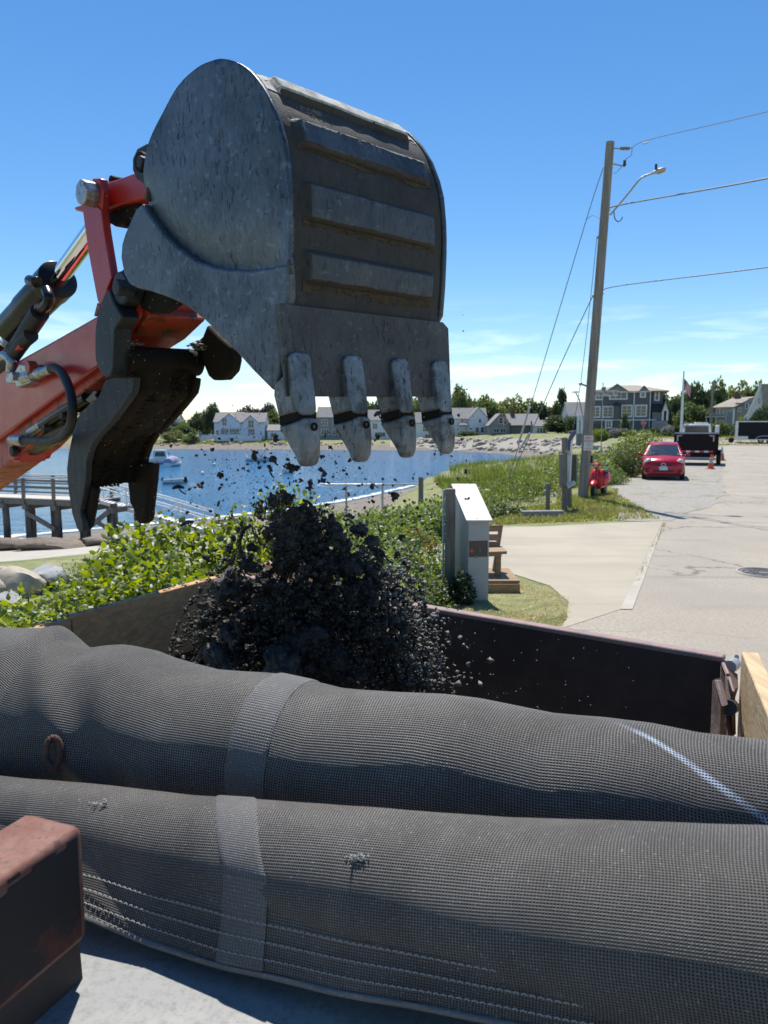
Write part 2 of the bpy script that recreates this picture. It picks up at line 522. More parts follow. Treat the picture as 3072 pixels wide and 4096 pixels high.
def T(px, py):                               # where the ray through a photograph pixel meets the ground
    r = ray(px, py)
    xs_ = r.x / r.y * _ty; zs_ = CAMZ + r.z / r.y * _ty
    hit = np.nonzero(zs_ <= np.maximum(height(xs_, _ty), WATER_Z))[0]
    Y = _ty[hit[0]] if len(hit) else 400.0
    return Vector((r.x / r.y * Y, Y, CAMZ + r.z / r.y * Y))
def graded(a, b, segs):
    out = [a]
    for end, step in segs:
        while out[-1] < end - 1e-6: out.append(min(end, out[-1] + step))
    return np.array(out)
gx = graded(-1600, 1600, [(-300, 130), (-80, 20), (-30, 4), (30, 1.0), (80, 3), (300, 20), (1600, 130)])
gy = graded(-300, 4200, [(-20, 40), (0, 4), (60, 1.0), (110, 2.0), (260, 3.5), (500, 30), (4200, 370)])
GX, GY = np.meshgrid(gx, gy)
GZ = height(GX, GY)
nx, ny = len(gx), len(gy)
def grid_h(x, y):                            # height of the built ground sheet, not of the formula behind it
    i = np.clip(np.searchsorted(gx, x) - 1, 0, len(gx) - 2); j = np.clip(np.searchsorted(gy, y) - 1, 0, len(gy) - 2)
    u = (x - gx[i]) / (gx[i + 1] - gx[i]); v_ = (y - gy[j]) / (gy[j + 1] - gy[j])
    return GZ[j, i] * (1 - u) * (1 - v_) + GZ[j, i + 1] * u * (1 - v_) + GZ[j + 1, i] * (1 - u) * v_ + GZ[j + 1, i + 1] * u * v_
idx = np.arange(nx * ny).reshape(ny, nx)
gf = np.stack([idx[:-1, :-1].ravel(), idx[:-1, 1:].ravel(), idx[1:, 1:].ravel(), idx[1:, :-1].ravel()], 1)

m = NT('ground')
v = m.coord('Object')
geo = m.n('ShaderNodeNewGeometry')
sep = m.n('ShaderNodeSeparateXYZ'); m.l(geo.outputs['Position'], sep.inputs[0])
nz = m.noise(v, 0.6, 8, 0.65)
grass = m.mix(m.rng(nz, 0.35, 0.65), (0.14, 0.165, 0.05), (0.30, 0.275, 0.135))
grass = m.mix(m.rng(m.noise(v, 5, 6, 0.7), 0.45, 0.7), grass, (0.10, 0.125, 0.035))
sand = m.mix(m.rng(m.noise(v, 1.1, 9, 0.75), 0.35, 0.65), (0.25, 0.205, 0.165), (0.11, 0.10, 0.085))
k = m.rng(m.math('ADD', sep.outputs['Z'], m.math('MULTIPLY', nz, 1.2)), -2.35, -1.6)
m.base(m.mix(k, sand, grass))
m.rough(0.95)
m.bump(m.noise(v, 14, 8, 0.7), 0.5, 0.05)
M['ground'] = m.m
g = np_mesh('ground', np.stack([GX.ravel(), GY.ravel(), GZ.ravel()], 1), gf, M['ground'], smooth=True)
tag(g, 'grassy shore ground falling to the pebble beach', kind='structure')

# water
m = NT('sea_water')
v = m.coord('Object', (0.55, 1.0, 1))
m.base((0.020, 0.110, 0.235))
m.rough(0.10)
m.b.inputs['IOR'].default_value = 1.33
w1 = m.noise(v, 0.55, 5, 0.6, 0.3); w2 = m.noise(v, 2.6, 4, 0.6, 0.2); w3 = m.noise(v, 0.08, 3)
m.bump(m.math('ADD', m.math('MULTIPLY', w1, 1.0), m.math('ADD', m.math('MULTIPLY', w2, 0.35), m.math('MULTIPLY', w3, 1.2))), 1.0, 0.42)
M['water'] = m.m
mb = MB()
xs = graded(-1600, 1600, [(-200, 200), (200, 40), (1600, 200)])
for a, b in zip(xs[:-1], xs[1:]):
    mb.quad((a, -300, WATER_Z), (b, -300, WATER_Z), (b, 900, WATER_Z), (a, 900, WATER_Z))
tag(mb.build('water', M['water']), 'blue harbour water with small ripples', kind='structure')
# white wash along the waterline
m = NT('wash_foam')
v = m.coord('Object')
m.base((0.72, 0.75, 0.76)); m.rough(0.7)
tr = m.n('ShaderNodeBsdfTransparent'); mx = m.n('ShaderNodeMixShader')
uvn = m.n('ShaderNodeTexCoord')
su = m.n('ShaderNodeSeparateXYZ'); m.l(uvn.outputs['UV'], su.inputs[0])
edge = m.math('MULTIPLY', m.math('SUBTRACT', 0.5, m.math('ABSOLUTE', m.math('SUBTRACT', su.outputs['Y'], 0.5))), 2.0)
al = m.rng(m.math('ADD', m.math('MULTIPLY', edge, 0.55), m.math('MULTIPLY', m.noise(v, 0.5, 7, 0.75), 0.95)), 0.78, 1.0)
m.l(al, mx.inputs[0]); m.l(tr.outputs[0], mx.inputs[1]); m.l(m.b.outputs[0], mx.inputs[2]); m.l(mx.outputs[0], m.out.inputs['Surface'])
M['foam'] = m.m
sp_ = crom([(p[0], p[1], 0) for p in SHORE[2:10]], 10)
fv, ffc, fuv = [], [], []
for i, p in enumerate(sp_):
    t = (sp_[min(i + 1, len(sp_) - 1)] - sp_[max(i - 1, 0)]).normalized()
    nrm = Vector((-t.y, t.x, 0))
    for j in range(5):
        off = (j / 4) * 2.6 - 0.4
        fv.append((p.x + nrm.x * off, p.y + nrm.y * off, WATER_Z + (0.05 if off > 0 else 0.12)))
        fuv.append((i, j / 4))
for i in range(len(sp_) - 1):
    for j in range(4):
        ffc.append((i * 5 + j, i * 5 + j + 1, i * 5 + j + 6, i * 5 + j + 5))
fo = np_mesh('foam', fv, ffc, M['foam'])
ul = fo.data.uv_layers.new(name='UVMap')
for lp in fo.data.loops: ul.data[lp.index].uv = fuv[lp.vertex_index]
tag(fo, 'white wash of small waves on the near beach', kind='stuff')

from mathutils.geometry import tessellate_polygon
def drape(name, poly, mat, off, step=1.5, label=None, thick=0.0, kind='structure', jag=0.0):
    bm = bmesh.new()
    pts = []
    n = len(poly)
    for i in range(n):
        a, b = Vector(poly[i][:2]), Vector(poly[(i + 1) % n][:2])
        k = max(1, int((b - a).length / 0.5)) if jag else 1
        for q in range(k):
            p = a.lerp(b, q / k)
            if jag:
                p = p + Vector((mnoise.noise(Vector((p.x * 1.3, p.y * 1.3, 1))), mnoise.noise(Vector((p.x * 1.3, p.y * 1.3, 9))))) * jag
            pts.append(p)
    vs = [bm.verts.new((p.x, p.y, 0)) for p in pts]
    for tri in tessellate_polygon([[Vector((p.x, p.y, 0)) for p in pts]]):
        try: bm.faces.new([vs[q] for q in tri])
        except ValueError: pass
    xs = [p.x for p in pts]; ys = [p.y for p in pts]
    for ax, lo, hi in ((0, min(xs), max(xs)), (1, min(ys), max(ys))):
        q = lo + step
        while q < hi:
            co = (q, 0, 0) if ax == 0 else (0, q, 0)
            no = (1, 0, 0) if ax == 0 else (0, 1, 0)
            bmesh.ops.bisect_plane(bm, geom=bm.verts[:] + bm.edges[:] + bm.faces[:], plane_co=co, plane_no=no)
            q += step
    co = np.array([v.co[:] for v in bm.verts])
    hh = grid_h(co[:, 0], co[:, 1]) + off
    for v_, h_ in zip(bm.verts, hh): v_.co.z = h_
    if thick:
        r = bmesh.ops.extrude_face_region(bm, geom=bm.faces[:])
        for e in r['geom']:
            if isinstance(e, bmesh.types.BMVert): e.co.z -= thick
    if not thick:
        bm.normal_update()
        for f in bm.faces:
            if f.normal.z < 0: f.normal_flip()
    else: bmesh.ops.recalc_face_normals(bm, faces=bm.faces)
    me = bpy.data.meshes.new(name)
    bm.to_mesh(me); bm.free()
    me.materials.append(mat)
    o = bpy.data.objects.new(name, me)
    COL.objects.link(o)
    return tag(o, label, kind=kind)

# asphalt: pale, sun bleached, cracked
m = NT('bleached_asphalt')
v = m.coord('Object')
agg = m.noise(v, 26, 9, 0.82)
big = m.noise(v, 0.35, 6, 0.6)
col = m.mix(m.rng(agg, 0.35, 0.68), (0.215, 0.192, 0.158), (0.46, 0.405, 0.325))
col = m.mix(m.rng(big, 0.42, 0.62, 0, 0.6), col, (0.255, 0.228, 0.19))
vo = m.n('ShaderNodeTexVoronoi'); vo.feature = 'DISTANCE_TO_EDGE'; vo.inputs['Scale'].default_value = 0.33
wv = m.n('ShaderNodeVectorMath'); wv.operation = 'ADD'
nv = m.n('ShaderNodeTexNoise'); nv.inputs['Scale'].default_value = 1.1; nv.inputs['Detail'].default_value = 6
m.l(v, nv.inputs['Vector'])
sv = m.n('ShaderNodeVectorMath'); sv.operation = 'SCALE'; sv.inputs['Scale'].default_value = 1.6
m.l(nv.outputs[1], sv.inputs[0]); m.l(v, wv.inputs[0]); m.l(sv.outputs[0], wv.inputs[1]); m.l(wv.outputs[0], vo.inputs['Vector'])
crack = m.math('MULTIPLY', m.rng(vo.outputs['Distance'], 0.016, 0.003), m.rng(m.noise(v, 0.22, 3), 0.44, 0.52))
col = m.mix(m.math('MULTIPLY', crack, 0.8), col, (0.12, 0.10, 0.085))
# old tyre arcs
wa = m.n('ShaderNodeTexWave'); wa.wave_type = 'RINGS'; wa.inputs['Scale'].default_value = 0.17; wa.inputs['Distortion'].default_value = 5; wa.inputs['Detail'].default_value = 2; wa.inputs['Detail Scale'].default_value = 0.25
m.l(v, wa.inputs['Vector'])
col = m.mix(m.math('MULTIPLY', m.rng(wa.outputs[1], 0.955, 0.99), m.rng(m.noise(v, 0.3, 3), 0.5, 0.62, 0, 0.40)), col, (0.19, 0.17, 0.145))
m.base(col); m.rough(0.92)
m.bump(agg, 0.5, 0.006)
M['asphalt'] = m.m
m = NT('gravel')
v = m.coord('Object')
vo = m.n('ShaderNodeTexVoronoi'); vo.inputs['Scale'].default_value = 22; m.l(v, vo.inputs['Vector'])
k = m.math('ADD', m.math('MULTIPLY', vo.outputs['Distance'], 0.6), m.math('MULTIPLY', m.noise(v, 6, 8, 0.75), 0.7))
col = m.mix(m.rng(k, 0.35, 0.8), (0.165, 0.152, 0.132), (0.34, 0.315, 0.28))
col = m.mix(m.rng(m.noise(v, 0.9, 6, 0.7), 0.52, 0.66, 0, 0.7), col, (0.16, 0.17, 0.07))
m.base(col); m.rough(0.95); m.bump(k, 0.8, 0.02)
M['gravel'] = m.m
m = NT('apron_concrete')
v = m.coord('Object')
col = m.mix(m.rng(m.noise(v, 0.5, 8, 0.6, 0.5), 0.38, 0.66), (0.385, 0.345, 0.268), (0.315, 0.278, 0.213))
col = m.mix(m.rng(m.noise(m.coord('Object', (0.12, 1.2, 1)), 1.5, 6, 0.6), 0.48, 0.70, 0, 0.55), col, (0.285, 0.25, 0.195))
col = m.mix(m.rng(m.noise(v, 80, 4, 0.7), 0.4, 0.7, 0, 0.3), col, (0.43, 0.395, 0.325))
m.base(col); m.rough(0.93); m.bump(m.noise(v, 40, 6, 0.7), 0.25, 0.004)
M['apron'] = m.m

def g2(px, py, z=0.0):
    p = G(px, py, z); return (p.x, p.y)
road = [(-12, 1.0), (-2.0, 7.0), g2(2235, 2520), g2(2480, 2440), g2(2655, 2085), (9.8, 21.5), (13.9, 31), (19.0, 42), (27, 60), (36.5, 84), (42.5, 91.0), (52, 89), (75, 88), (75, 30), (30, 1)]
drape('road', road, M['asphalt'], 0.004, 3.0, 'pale sun bleached asphalt road with cracks')
apron = [g2(2235, 2520), g2(2480, 2440), g2(2655, 2085), g2(2450, 2092), g2(2150, 2108), g2(1960, 2104), g2(1720, 2106), (0.2, 16.6), (-1.5, 13.8), (-0.8, 11.0), (0.7, 10.95), g2(1985, 2290), g2(2060, 2300), g2(2200, 2345), g2(2275, 2410), g2(2265, 2480)]
drape('driveway', apron, M['apron'], 0.008, 3.0, 'pale concrete driveway beside the wooden bench')
strip = [g2(2480, 2440), g2(2530, 2440), g2(2575, 2320), g2(2655, 2088)]
drape('gutter_strip', strip, M['concrete'], 0.012, 3.0, 'narrow concrete strip between driveway and road')
shoulder = [g2(2450, 2085), g2(2700, 2084), (10.0, 21.5), (14.1, 31), (19.3, 42), (22.5, 51), (20.5, 51), (14.5, 39), (9.4, 29.6), (8.0, 26.0), (7.2, 23.0)]
drape('gravel_shoulder', shoulder, M['gravel'], 0.010, 3.0, 'grey gravel shoulder under the parked car', jag=0.5)
far_road = [(26, 113), (36, 104), (44, 91.5), (55, 90), (56, 104), (47, 112), (38, 121), (27, 126)]
drape('far_road', far_road, M['asphalt'], 0.03, 3.0, 'pale road bending left in front of the shingled house')
drape('driveway_strip', [(45, 88.2), (75, 83.5), (75, 86.6), (50, 89.6)], M['concrete'], 0.03, 4.0, 'bright concrete strip along the far lawn')

# boat ramp slab, cast in panels
ra, rb = Vector((-0.5, 15.0)), Vector((-20.5, 36.5))
ru = (rb - ra).normalized(); rn = Vector((-ru.y, ru.x))
ramp_lo, ramp_hi = 3.3, -2.6
ramp_root = thing('boat_ramp', 'pale concrete boat ramp slabs sloping down to the water on the left', 'boat ramp', (ra.x, ra.y, 0))
nseg = 5
Lr = (rb - ra).length + 3
for i in range(nseg):
    t0, t1 = Lr * i / nseg + 0.012, Lr * (i + 1) / nseg - 0.012
    w0, w1 = (ramp_hi, ramp_lo) if i < 3 else (ramp_hi, ramp_lo + 1.2)
    mbr = MB()
    pr = []
    for t in (t0, t1):
        a = ra + ru * t + rn * w0; b = ra + ru * t + rn * w1
        zc = hz((ra + ru * t).x, (ra + ru * t).y)
        pr.append([(a.x, a.y, zc + 0.10), (b.x, b.y, zc + 0.10), (b.x, b.y, zc - 0.35), (a.x, a.y, zc - 0.35)])
    mbr.loft(pr)
    mbr.build('slab', M['concrete'], ramp_root, bevel=0.02)

# manhole cover
mc = G(3055, 2294)
t = thing('manhole_cover', 'round iron manhole cover set in the road at the right edge', 'manhole cover', (mc.x, mc.y, 0.006))
MB().disc(mc + Vector((0, 0, 0.010)), (0, 0, 1), 0.335, 0.012, 36).build('lid', mk('cast_iron', (0.16, 0.145, 0.14), 0.7, 0.3, bump=0.3, bs=60), t)
mb = MB()
for rr in (0.10, 0.19, 0.28):
    mb.tube([mc + Vector((rr * math.cos(a), rr * math.sin(a), 0.017)) for a in np.linspace(0, 2 * math.pi, 37)], 0.007, 6, False)
for k in range(12):
    a = k * math.pi / 6
    mb.bar(mc + Vector((0.11 * math.cos(a), 0.11 * math.sin(a), 0.017)), mc + Vector((0.27 * math.cos(a), 0.27 * math.sin(a), 0.017)), 0.012, 0.008)
mb.build('rib_pattern', M['darkmetal'], t)
MB().tube([mc + Vector((0.36 * math.cos(a), 0.36 * math.sin(a), 0.006)) for a in np.linspace(0, 2 * math.pi, 41)], 0.024, 6, False).build('frame_ring', M['concrete'], t)

# ================================================================== FOLIAGE
rng = np.random.default_rng(11)
def rand_dirs(n, r=rng):
    v = r.normal(size=(n, 3)); return v / np.linalg.norm(v, axis=1, keepdims=True)
def oval_tris(Pt, D, U, L, Wd, fold=0.22):
    S = np.cross(D, U); S /= np.linalg.norm(S, axis=1, keepdims=True) + 1e-9
    N_ = np.cross(S, D)
    L = L[:, None]; Wd = Wd[:, None]
    pts = [Pt, None, None, Pt + D * L - N_ * L * 0.12, None, None, Pt + D * L * 0.45 + N_ * Wd * 0.06]
    for i, (a, w) in {1: (0.22, 0.42), 2: (0.62, 0.46), 4: (0.62, -0.46), 5: (0.22, -0.42)}.items():
        pts[i] = Pt + D * L * a + S * Wd * w - N_ * Wd * fold * 0.6
    V = np.stack(pts, 1).reshape(-1, 3)
    k = np.arange(len(Pt)) * 7
    Fc = np.concatenate([np.stack([k + 6, k + i, k + (i + 1) % 6], 1) for i in range(6)], 0)
    return V, Fc
def leaf_tris(Pt, D, U, L, Wd, fold=0.25):
    """diamond leaves: base Pt, pointing along D, lying in the plane of D and U"""
    S = np.cross(D, U); S /= np.linalg.norm(S, axis=1, keepdims=True) + 1e-9
    N_ = np.cross(S, D)
    L = L[:, None]; Wd = Wd[:, None]
    a = Pt; c = Pt + D * L
    b = Pt + D * L * 0.45 + S * Wd * 0.5 - N_ * Wd * fold
    d = Pt + D * L * 0.45 - S * Wd * 0.5 - N_ * Wd * fold
    V = np.stack([a, b, c, d], 1).reshape(-1, 3)
    k = np.arange(len(Pt)) * 4
    Fc = np.concatenate([np.stack([k, k + 1, k + 2], 1), np.stack([k, k + 2, k + 3], 1)], 0)
    return V, Fc
def mound_leaves(blobs, n, L, asp=0.75, up=0.5, r=rng, inner=0.55, oval=False):
    """leaf tris spread through the outer half of a set of ellipsoid lumps"""
    B = np.array(blobs, float)
    vol = B[:, 3] * B[:, 4] * B[:, 5]
    pick = r.choice(len(B), n, p=(vol ** 0.67) / (vol ** 0.67).sum())
    d = rand_dirs(n, r)
    rad = r.uniform(inner, 1.06, n) ** 0.7
    Pt = B[pick, :3] + d * rad[:, None] * B[pick, 3:6]
    D = d * 0.7 + rand_dirs(n, r) * 0.9; D[:, 2] -= 0.15
    D /= np.linalg.norm(D, axis=1, keepdims=True)
    U = np.tile(np.array([0, 0, 1.0]), (n, 1)) * up + rand_dirs(n, r) * 0.8 + d * 0.4
    ll = L * r.uniform(0.55, 1.3, n)
    return (oval_tris if oval else leaf_tris)(Pt, D, U, ll, ll * asp * r.uniform(0.7, 1.2, n))
M['leaf_mid'] = leafmat('mid_green_leaves', (0.095, 0.14, 0.045), (0.15, 0.195, 0.06), 0.5)
M['leaf_dark'] = leafmat('dark_green_leaves', (0.050, 0.080, 0.030), (0.080, 0.115, 0.04), 0.4)
M['leaf_olive'] = leafmat('olive_green_leaves', (0.14, 0.175, 0.065), (0.21, 0.235, 0.09), 0.5)
M['leaf_purple'] = leafmat('dull_purple_leaves', (0.075, 0.055, 0.055), (0.11, 0.08, 0.075), 0.3)
M['leaf_bright'] = leafmat('bright_vine_leaves', (0.14, 0.22, 0.024), (0.27, 0.33, 0.05), 0.58, ns=2.0)
M['leaf_rose'] = leafmat('rose_leaves', (0.105, 0.175, 0.04), (0.19, 0.25, 0.06), 0.54, ns=2.0)
M['leaf_reed'] = leafmat('beach_grass', (0.11, 0.17, 0.028), (0.22, 0.26, 0.06), 0.5, ns=1.5)
M['leaf_white'] = leafmat('pale_flowering_shrub', (0.16, 0.18, 0.12), (0.42, 0.40, 0.36), 0.3)
M['bark'] = mk('tree_bark', (0.10, 0.08, 0.065), 0.9, 0, (0.05, 0.04, 0.035), ns=8, bump=0.4, bs=30)

def crown_mesh(kind, seed):
    r = np.random.default_rng(seed)
    bl = []
    if kind == 'round':
        for i in range(16):
            d = rand_dirs(1, r)[0]; q = r.uniform(0.25, 0.72)
            s = r.uniform(0.26, 0.42)
            bl.append((d[0] * q, d[1] * q, 0.52 + d[2] * q * 0.55, s, s, s * 0.8))
        n, L = 3600, 0.115
    elif kind == 'wide':
        for i in range(20):
            a = r.uniform(0, 6.28); q = math.sqrt(r.uniform(0, 0.75))
            s = r.uniform(0.24, 0.40)
            bl.append((math.cos(a) * q, math.sin(a) * q, 0.42 + (1 - q) * 0.3 + r.uniform(-0.22, 0.12), s, s, s * 0.75))
        n, L = 4200, 0.10
    elif kind == 'cone':
        for i in range(18):
            h = r.uniform(0, 1) ** 1.2; a = r.uniform(0, 6.28)
            w = 0.72 * (1 - h) + 0.12
            s = 0.30 * (1.15 - h * 0.75)
            bl.append((math.cos(a) * w * 0.65, math.sin(a) * w * 0.65, 0.08 + h * 0.82, s * 1.15, s * 1.15, s * 0.95))
        n, L = 4200, 0.095
    else:                                    # airy: loose feathery top
        for i in range(24):
            d = rand_dirs(1, r)[0]; q = r.uniform(0.3, 0.95)
            s = r.uniform(0.13, 0.27)
            bl.append((d[0] * q, d[1] * q, 0.52 + d[2] * q * 0.5, s, s, s * 0.8))
        n, L = 3000, 0.10
    V, Fc = mound_leaves(bl, n, L, 0.8, 0.3, r, 0.35)
    return V, Fc
CROWN = {}
for kd in ('round', 'wide', 'cone', 'airy'):
    for sd in range(2):
        CROWN[(kd, sd)] = crown_mesh(kd, 100 + sd * 7 + len(kd))
CM = {}
def tree(cx, top, wpx, Y, kind, mat, label, cat='tree', group=None, base=None, name='tree', low=0.12):
    x = P(cx, 1715, Y).x
    z0 = hz(x, Y) if base is None else base
    zt = P(cx, top, Y).z
    H = zt - z0
    wr = wpx * (0.66 if Y > 240 else 0.56) * (1.5 if kind == 'airy' else 1.0) / F * Y
    sd = random.randint(0, 1)
    key = (kind, sd, mat)
    t = thing(name, label, cat, (x, Y, z0), random.uniform(0, 6.28), group)
    if key not in CM:
        V, Fc = CROWN[(kind, sd)]
        o = np_mesh('crown', V, Fc, M[mat], t)
        CM[key] = o.data
    else:
        o = bpy.data.objects.new('crown', CM[key]); COL.objects.link(o); o.parent = t
    o.scale = (wr, wr, H * (1 - low))
    o.location = (0, 0, H * low)
    tk = MB()
    r0 = max(0.12, H * 0.022)
    pts = [Vector((0, 0, -0.3)), Vector((0.02 * H, 0, H * 0.25)), Vector((-0.01 * H, 0.02 * H, H * 0.55)), Vector((0, 0, H * 0.8))]
    tk.tube(pts, [r0 * 1.3, r0, r0 * 0.7, r0 * 0.25], 7)
    for k in range(4):
        a = k * 1.7 + sd
        b = Vector((0, 0, H * (0.3 + 0.08 * k)))
        tk.tube([b, b + Vector((math.cos(a) * wr * 0.35, math.sin(a) * wr * 0.35, H * 0.15)), b + Vector((math.cos(a) * wr * 0.6, math.sin(a) * wr * 0.6, H * 0.24))], [r0 * 0.45, r0 * 0.3, r0 * 0.1], 5)
    tk.build('trunk', M['bark'], t, local=True, smooth=60)
    return t

TR = [  # cx, top, width px, distance, crown, leaves, label
 (660, 1678, 110, 300, 'wide', 'leaf_olive', 'low olive green tree at the far left of the opposite shore'),
 (735, 1690, 70, 262, 'wide', 'leaf_mid', 'small mid green tree left of the white fence on the opposite shore'),
 (850, 1614, 64, 268, 'round', 'leaf_dark', 'dark round tree just left of the big white house'),
 (800, 1652, 75, 275, 'round', 'leaf_dark', 'dark bushy tree left of the round tree by the white house'),
 (1010, 1622, 105, 300, 'wide', 'leaf_purple', 'purple leaved tree behind the roof of the big white house'),
 (1075, 1612, 60, 305, 'round', 'leaf_purple', 'narrow purple leaved tree right of the big white house'),
 (1085, 1642, 90, 270, 'wide', 'leaf_mid', 'light green tree at the right end of the big white house'),
 (1180, 1650, 120, 300, 'wide', 'leaf_mid', 'tree seen behind the first bucket tooth'),
 (1330, 1640, 110, 310, 'wide', 'leaf_dark', 'tree between the first and second bucket teeth'),
 (1445, 1600, 90, 300, 'round', 'leaf_mid', 'tree behind the second bucket tooth'),
 (1525, 1588, 95, 290, 'wide', 'leaf_dark', 'dark tree between the second and third bucket teeth'),
 (1650, 1600, 110, 300, 'round', 'leaf_mid', 'tree behind the third bucket tooth'),
 (1760, 1590, 120, 290, 'wide', 'leaf_mid', 'tree behind the fourth bucket tooth'),
 (1838, 1542, 74, 262, 'round', 'leaf_mid', 'tall tree just right of the fourth bucket tooth'),
 (1893, 1597, 70, 300, 'round', 'leaf_mid', 'tree rising behind the white house with a porch'),
 (1950, 1582, 118, 285, 'wide', 'leaf_mid', 'broad tree between the white house and the grey cottage'),
 (2030, 1592, 90, 320, 'wide', 'leaf_olive', 'pale tree behind the ridge of the grey cottage'),
 (2085, 1588, 82, 295, 'airy', 'leaf_olive', 'light feathery tree above the chimney of the grey cottage'),
 (2153, 1608, 88, 290, 'round', 'leaf_dark', 'dark tree right of the cottage chimney'),
 (2205, 1650, 80, 300, 'wide', 'leaf_mid', 'small green tree behind the white garden house'),
 (2241, 1546, 78, 255, 'cone', 'leaf_dark', 'dark conical tree standing alone against the sky'),
 (2310, 1618, 110, 300, 'wide', 'leaf_mid', 'green tree behind the pale roof left of the utility pole'),
 (2650, 1562, 90, 171, 'cone', 'leaf_dark', 'dark evergreen at the right end of the shingled house'),
 (2690, 1592, 96, 175, 'round', 'leaf_dark', 'dark green tree right behind the flagpole'),
 (2742, 1560, 110, 190, 'wide', 'leaf_olive', 'olive tree behind the flag'),
 (2793, 1538, 120, 185, 'round', 'leaf_dark', 'dark tree left of the far utility pole'),
 (2770, 1610, 120, 160, 'wide', 'leaf_mid', 'lower green tree between flagpole and far utility pole'),
 (2865, 1556, 80, 190, 'round', 'leaf_dark', 'dark tree right behind the far utility pole'),
 (2905, 1522, 115, 200, 'airy', 'leaf_olive', 'feathery light tree over the blue grey house'),
 (2985, 1520, 120, 205, 'airy', 'leaf_mid', 'tall feathery tree left of the white gable'),
 (3062, 1522, 90, 215, 'airy', 'leaf_olive', 'feathery treetop behind the white gable'),
 (2560, 1700, 10, 146, 'cone', 'leaf_dark', None),
 (2500, 1648, 52, 138, 'cone', 'leaf_mid', 'slim grey green tree in front of the shingled house'),
 (2860, 1630, 70, 178, 'wide', 'leaf_dark', 'dark shrubby tree left of the blue grey house'),
]
for q in TR:
    if q[6] is None: continue
    tree(*q)
# the wooded skyline behind everything reads as one mass
sk = [(560, 1695), (700, 1675), (800, 1660), (1000, 1648), (1100, 1645), (1300, 1645), (1500, 1612), (1700, 1610), (1850, 1585), (1950, 1600), (2100, 1606), (2200, 1640), (2330, 1628), (2640, 1590), (2800, 1566), (2900, 1555), (3072, 1540), (3300, 1540)]
bl = []
rr0 = random.Random(77)
px = 560
while px < 3300:
    Y = rr0.uniform(325, 345) if px < 2400 else rr0.uniform(225, 240)
    top = float(np.interp(px, [q[0] for q in sk], [q[1] for q in sk])) + rr0.uniform(2, 26)
    p = P(px, top, Y); z0 = hz(p.x, Y)
    w = rr0.uniform(26, 52) / F * Y
    bl.append((p.x, Y, p.z - (p.z - z0) * 0.36, w, w * 0.8, (p.z - z0) * 0.36)); bl.append((p.x + rr0.uniform(-2, 2), Y - 3, z0 + (p.z - z0) * 0.3, w * 1.2, w, (p.z - z0) * 0.36))
    px += rr0.uniform(14, 30)
V, Fc = mound_leaves(bl, 42000, 1.25, 0.85, 0.3, np.random.default_rng(5), 0.6)
tag(np_mesh('treeline', V, Fc, M['leaf_olive']), 'distant wooded skyline behind the houses', kind='stuff')
tree(2245, 1662, 152, 216, 'round', 'leaf_dark', 'big dark green shrub mass left of the utility pole', 'shrub', name='shrub', low=0.0)
tree(2300, 1672, 70, 206, 'round', 'leaf_dark', 'dark shrub touching the utility pole on its left', 'shrub', name='shrub', low=0.0)
tree(3042, 1622, 92, 112, 'wide', 'leaf_dark', 'dark spreading evergreen before the white gable house', 'shrub', name='shrub', low=0.02)
tree(2960, 1668, 34, 108, 'round', 'leaf_bright', 'bright green climber at the nose of the black trailer', 'shrub', name='shrub', low=0.0)
SHR = [
 (2408, 1716, 62, 128, 'round', 'leaf_bright', 'clipped bright green shrub before the left of the shingled house'),
 (2462, 1712, 44, 130, 'round', 'leaf_white', 'white flowering shrub before the shingled house, left one'),
 (2500, 1714, 48, 130, 'round', 'leaf_white', 'white flowering shrub before the shingled house, right one'),
 (2545, 1722, 60, 128, 'round', 'leaf_dark', 'dark shrub beneath the stop sign'),
 (2610, 1712, 66, 131, 'round', 'leaf_dark', 'dark shrub beside the entrance of the shingled house'),
 (2668, 1702, 46, 126, 'round', 'leaf_white', 'pale flowering shrub left of the flagpole foot'),
 (2240, 1738, 60, 205, 'round', 'leaf_olive', 'pale olive shrub over the boulder slope'),
 (2290, 1722, 40, 200, 'round', 'leaf_olive', 'yellowish shrub at the left of the utility pole'),
 (2110, 1742, 40, 213, 'wide', 'leaf_olive', 'low yellow green plant on top of the boulder slope'),
 (2060, 1745, 44, 213, 'wide', 'leaf_mid', 'low green plant spilling over the boulder slope'),
 (700, 1722, 90, 238, 'wide', 'leaf_olive', 'pale hedge clump at the left of the opposite lawn'),
 (760, 1730, 60, 234, 'wide', 'leaf_mid', 'dark green hedge clump by the white fence'),
 (1840, 1742, 30, 228, 'wide', 'leaf_mid', 'green shrub beside the fourth bucket tooth'),
]
for q in SHR:
    tree(*q[:6], q[6], 'shrub', 'shrubs on the far side of the water', name='shrub', low=0.0)

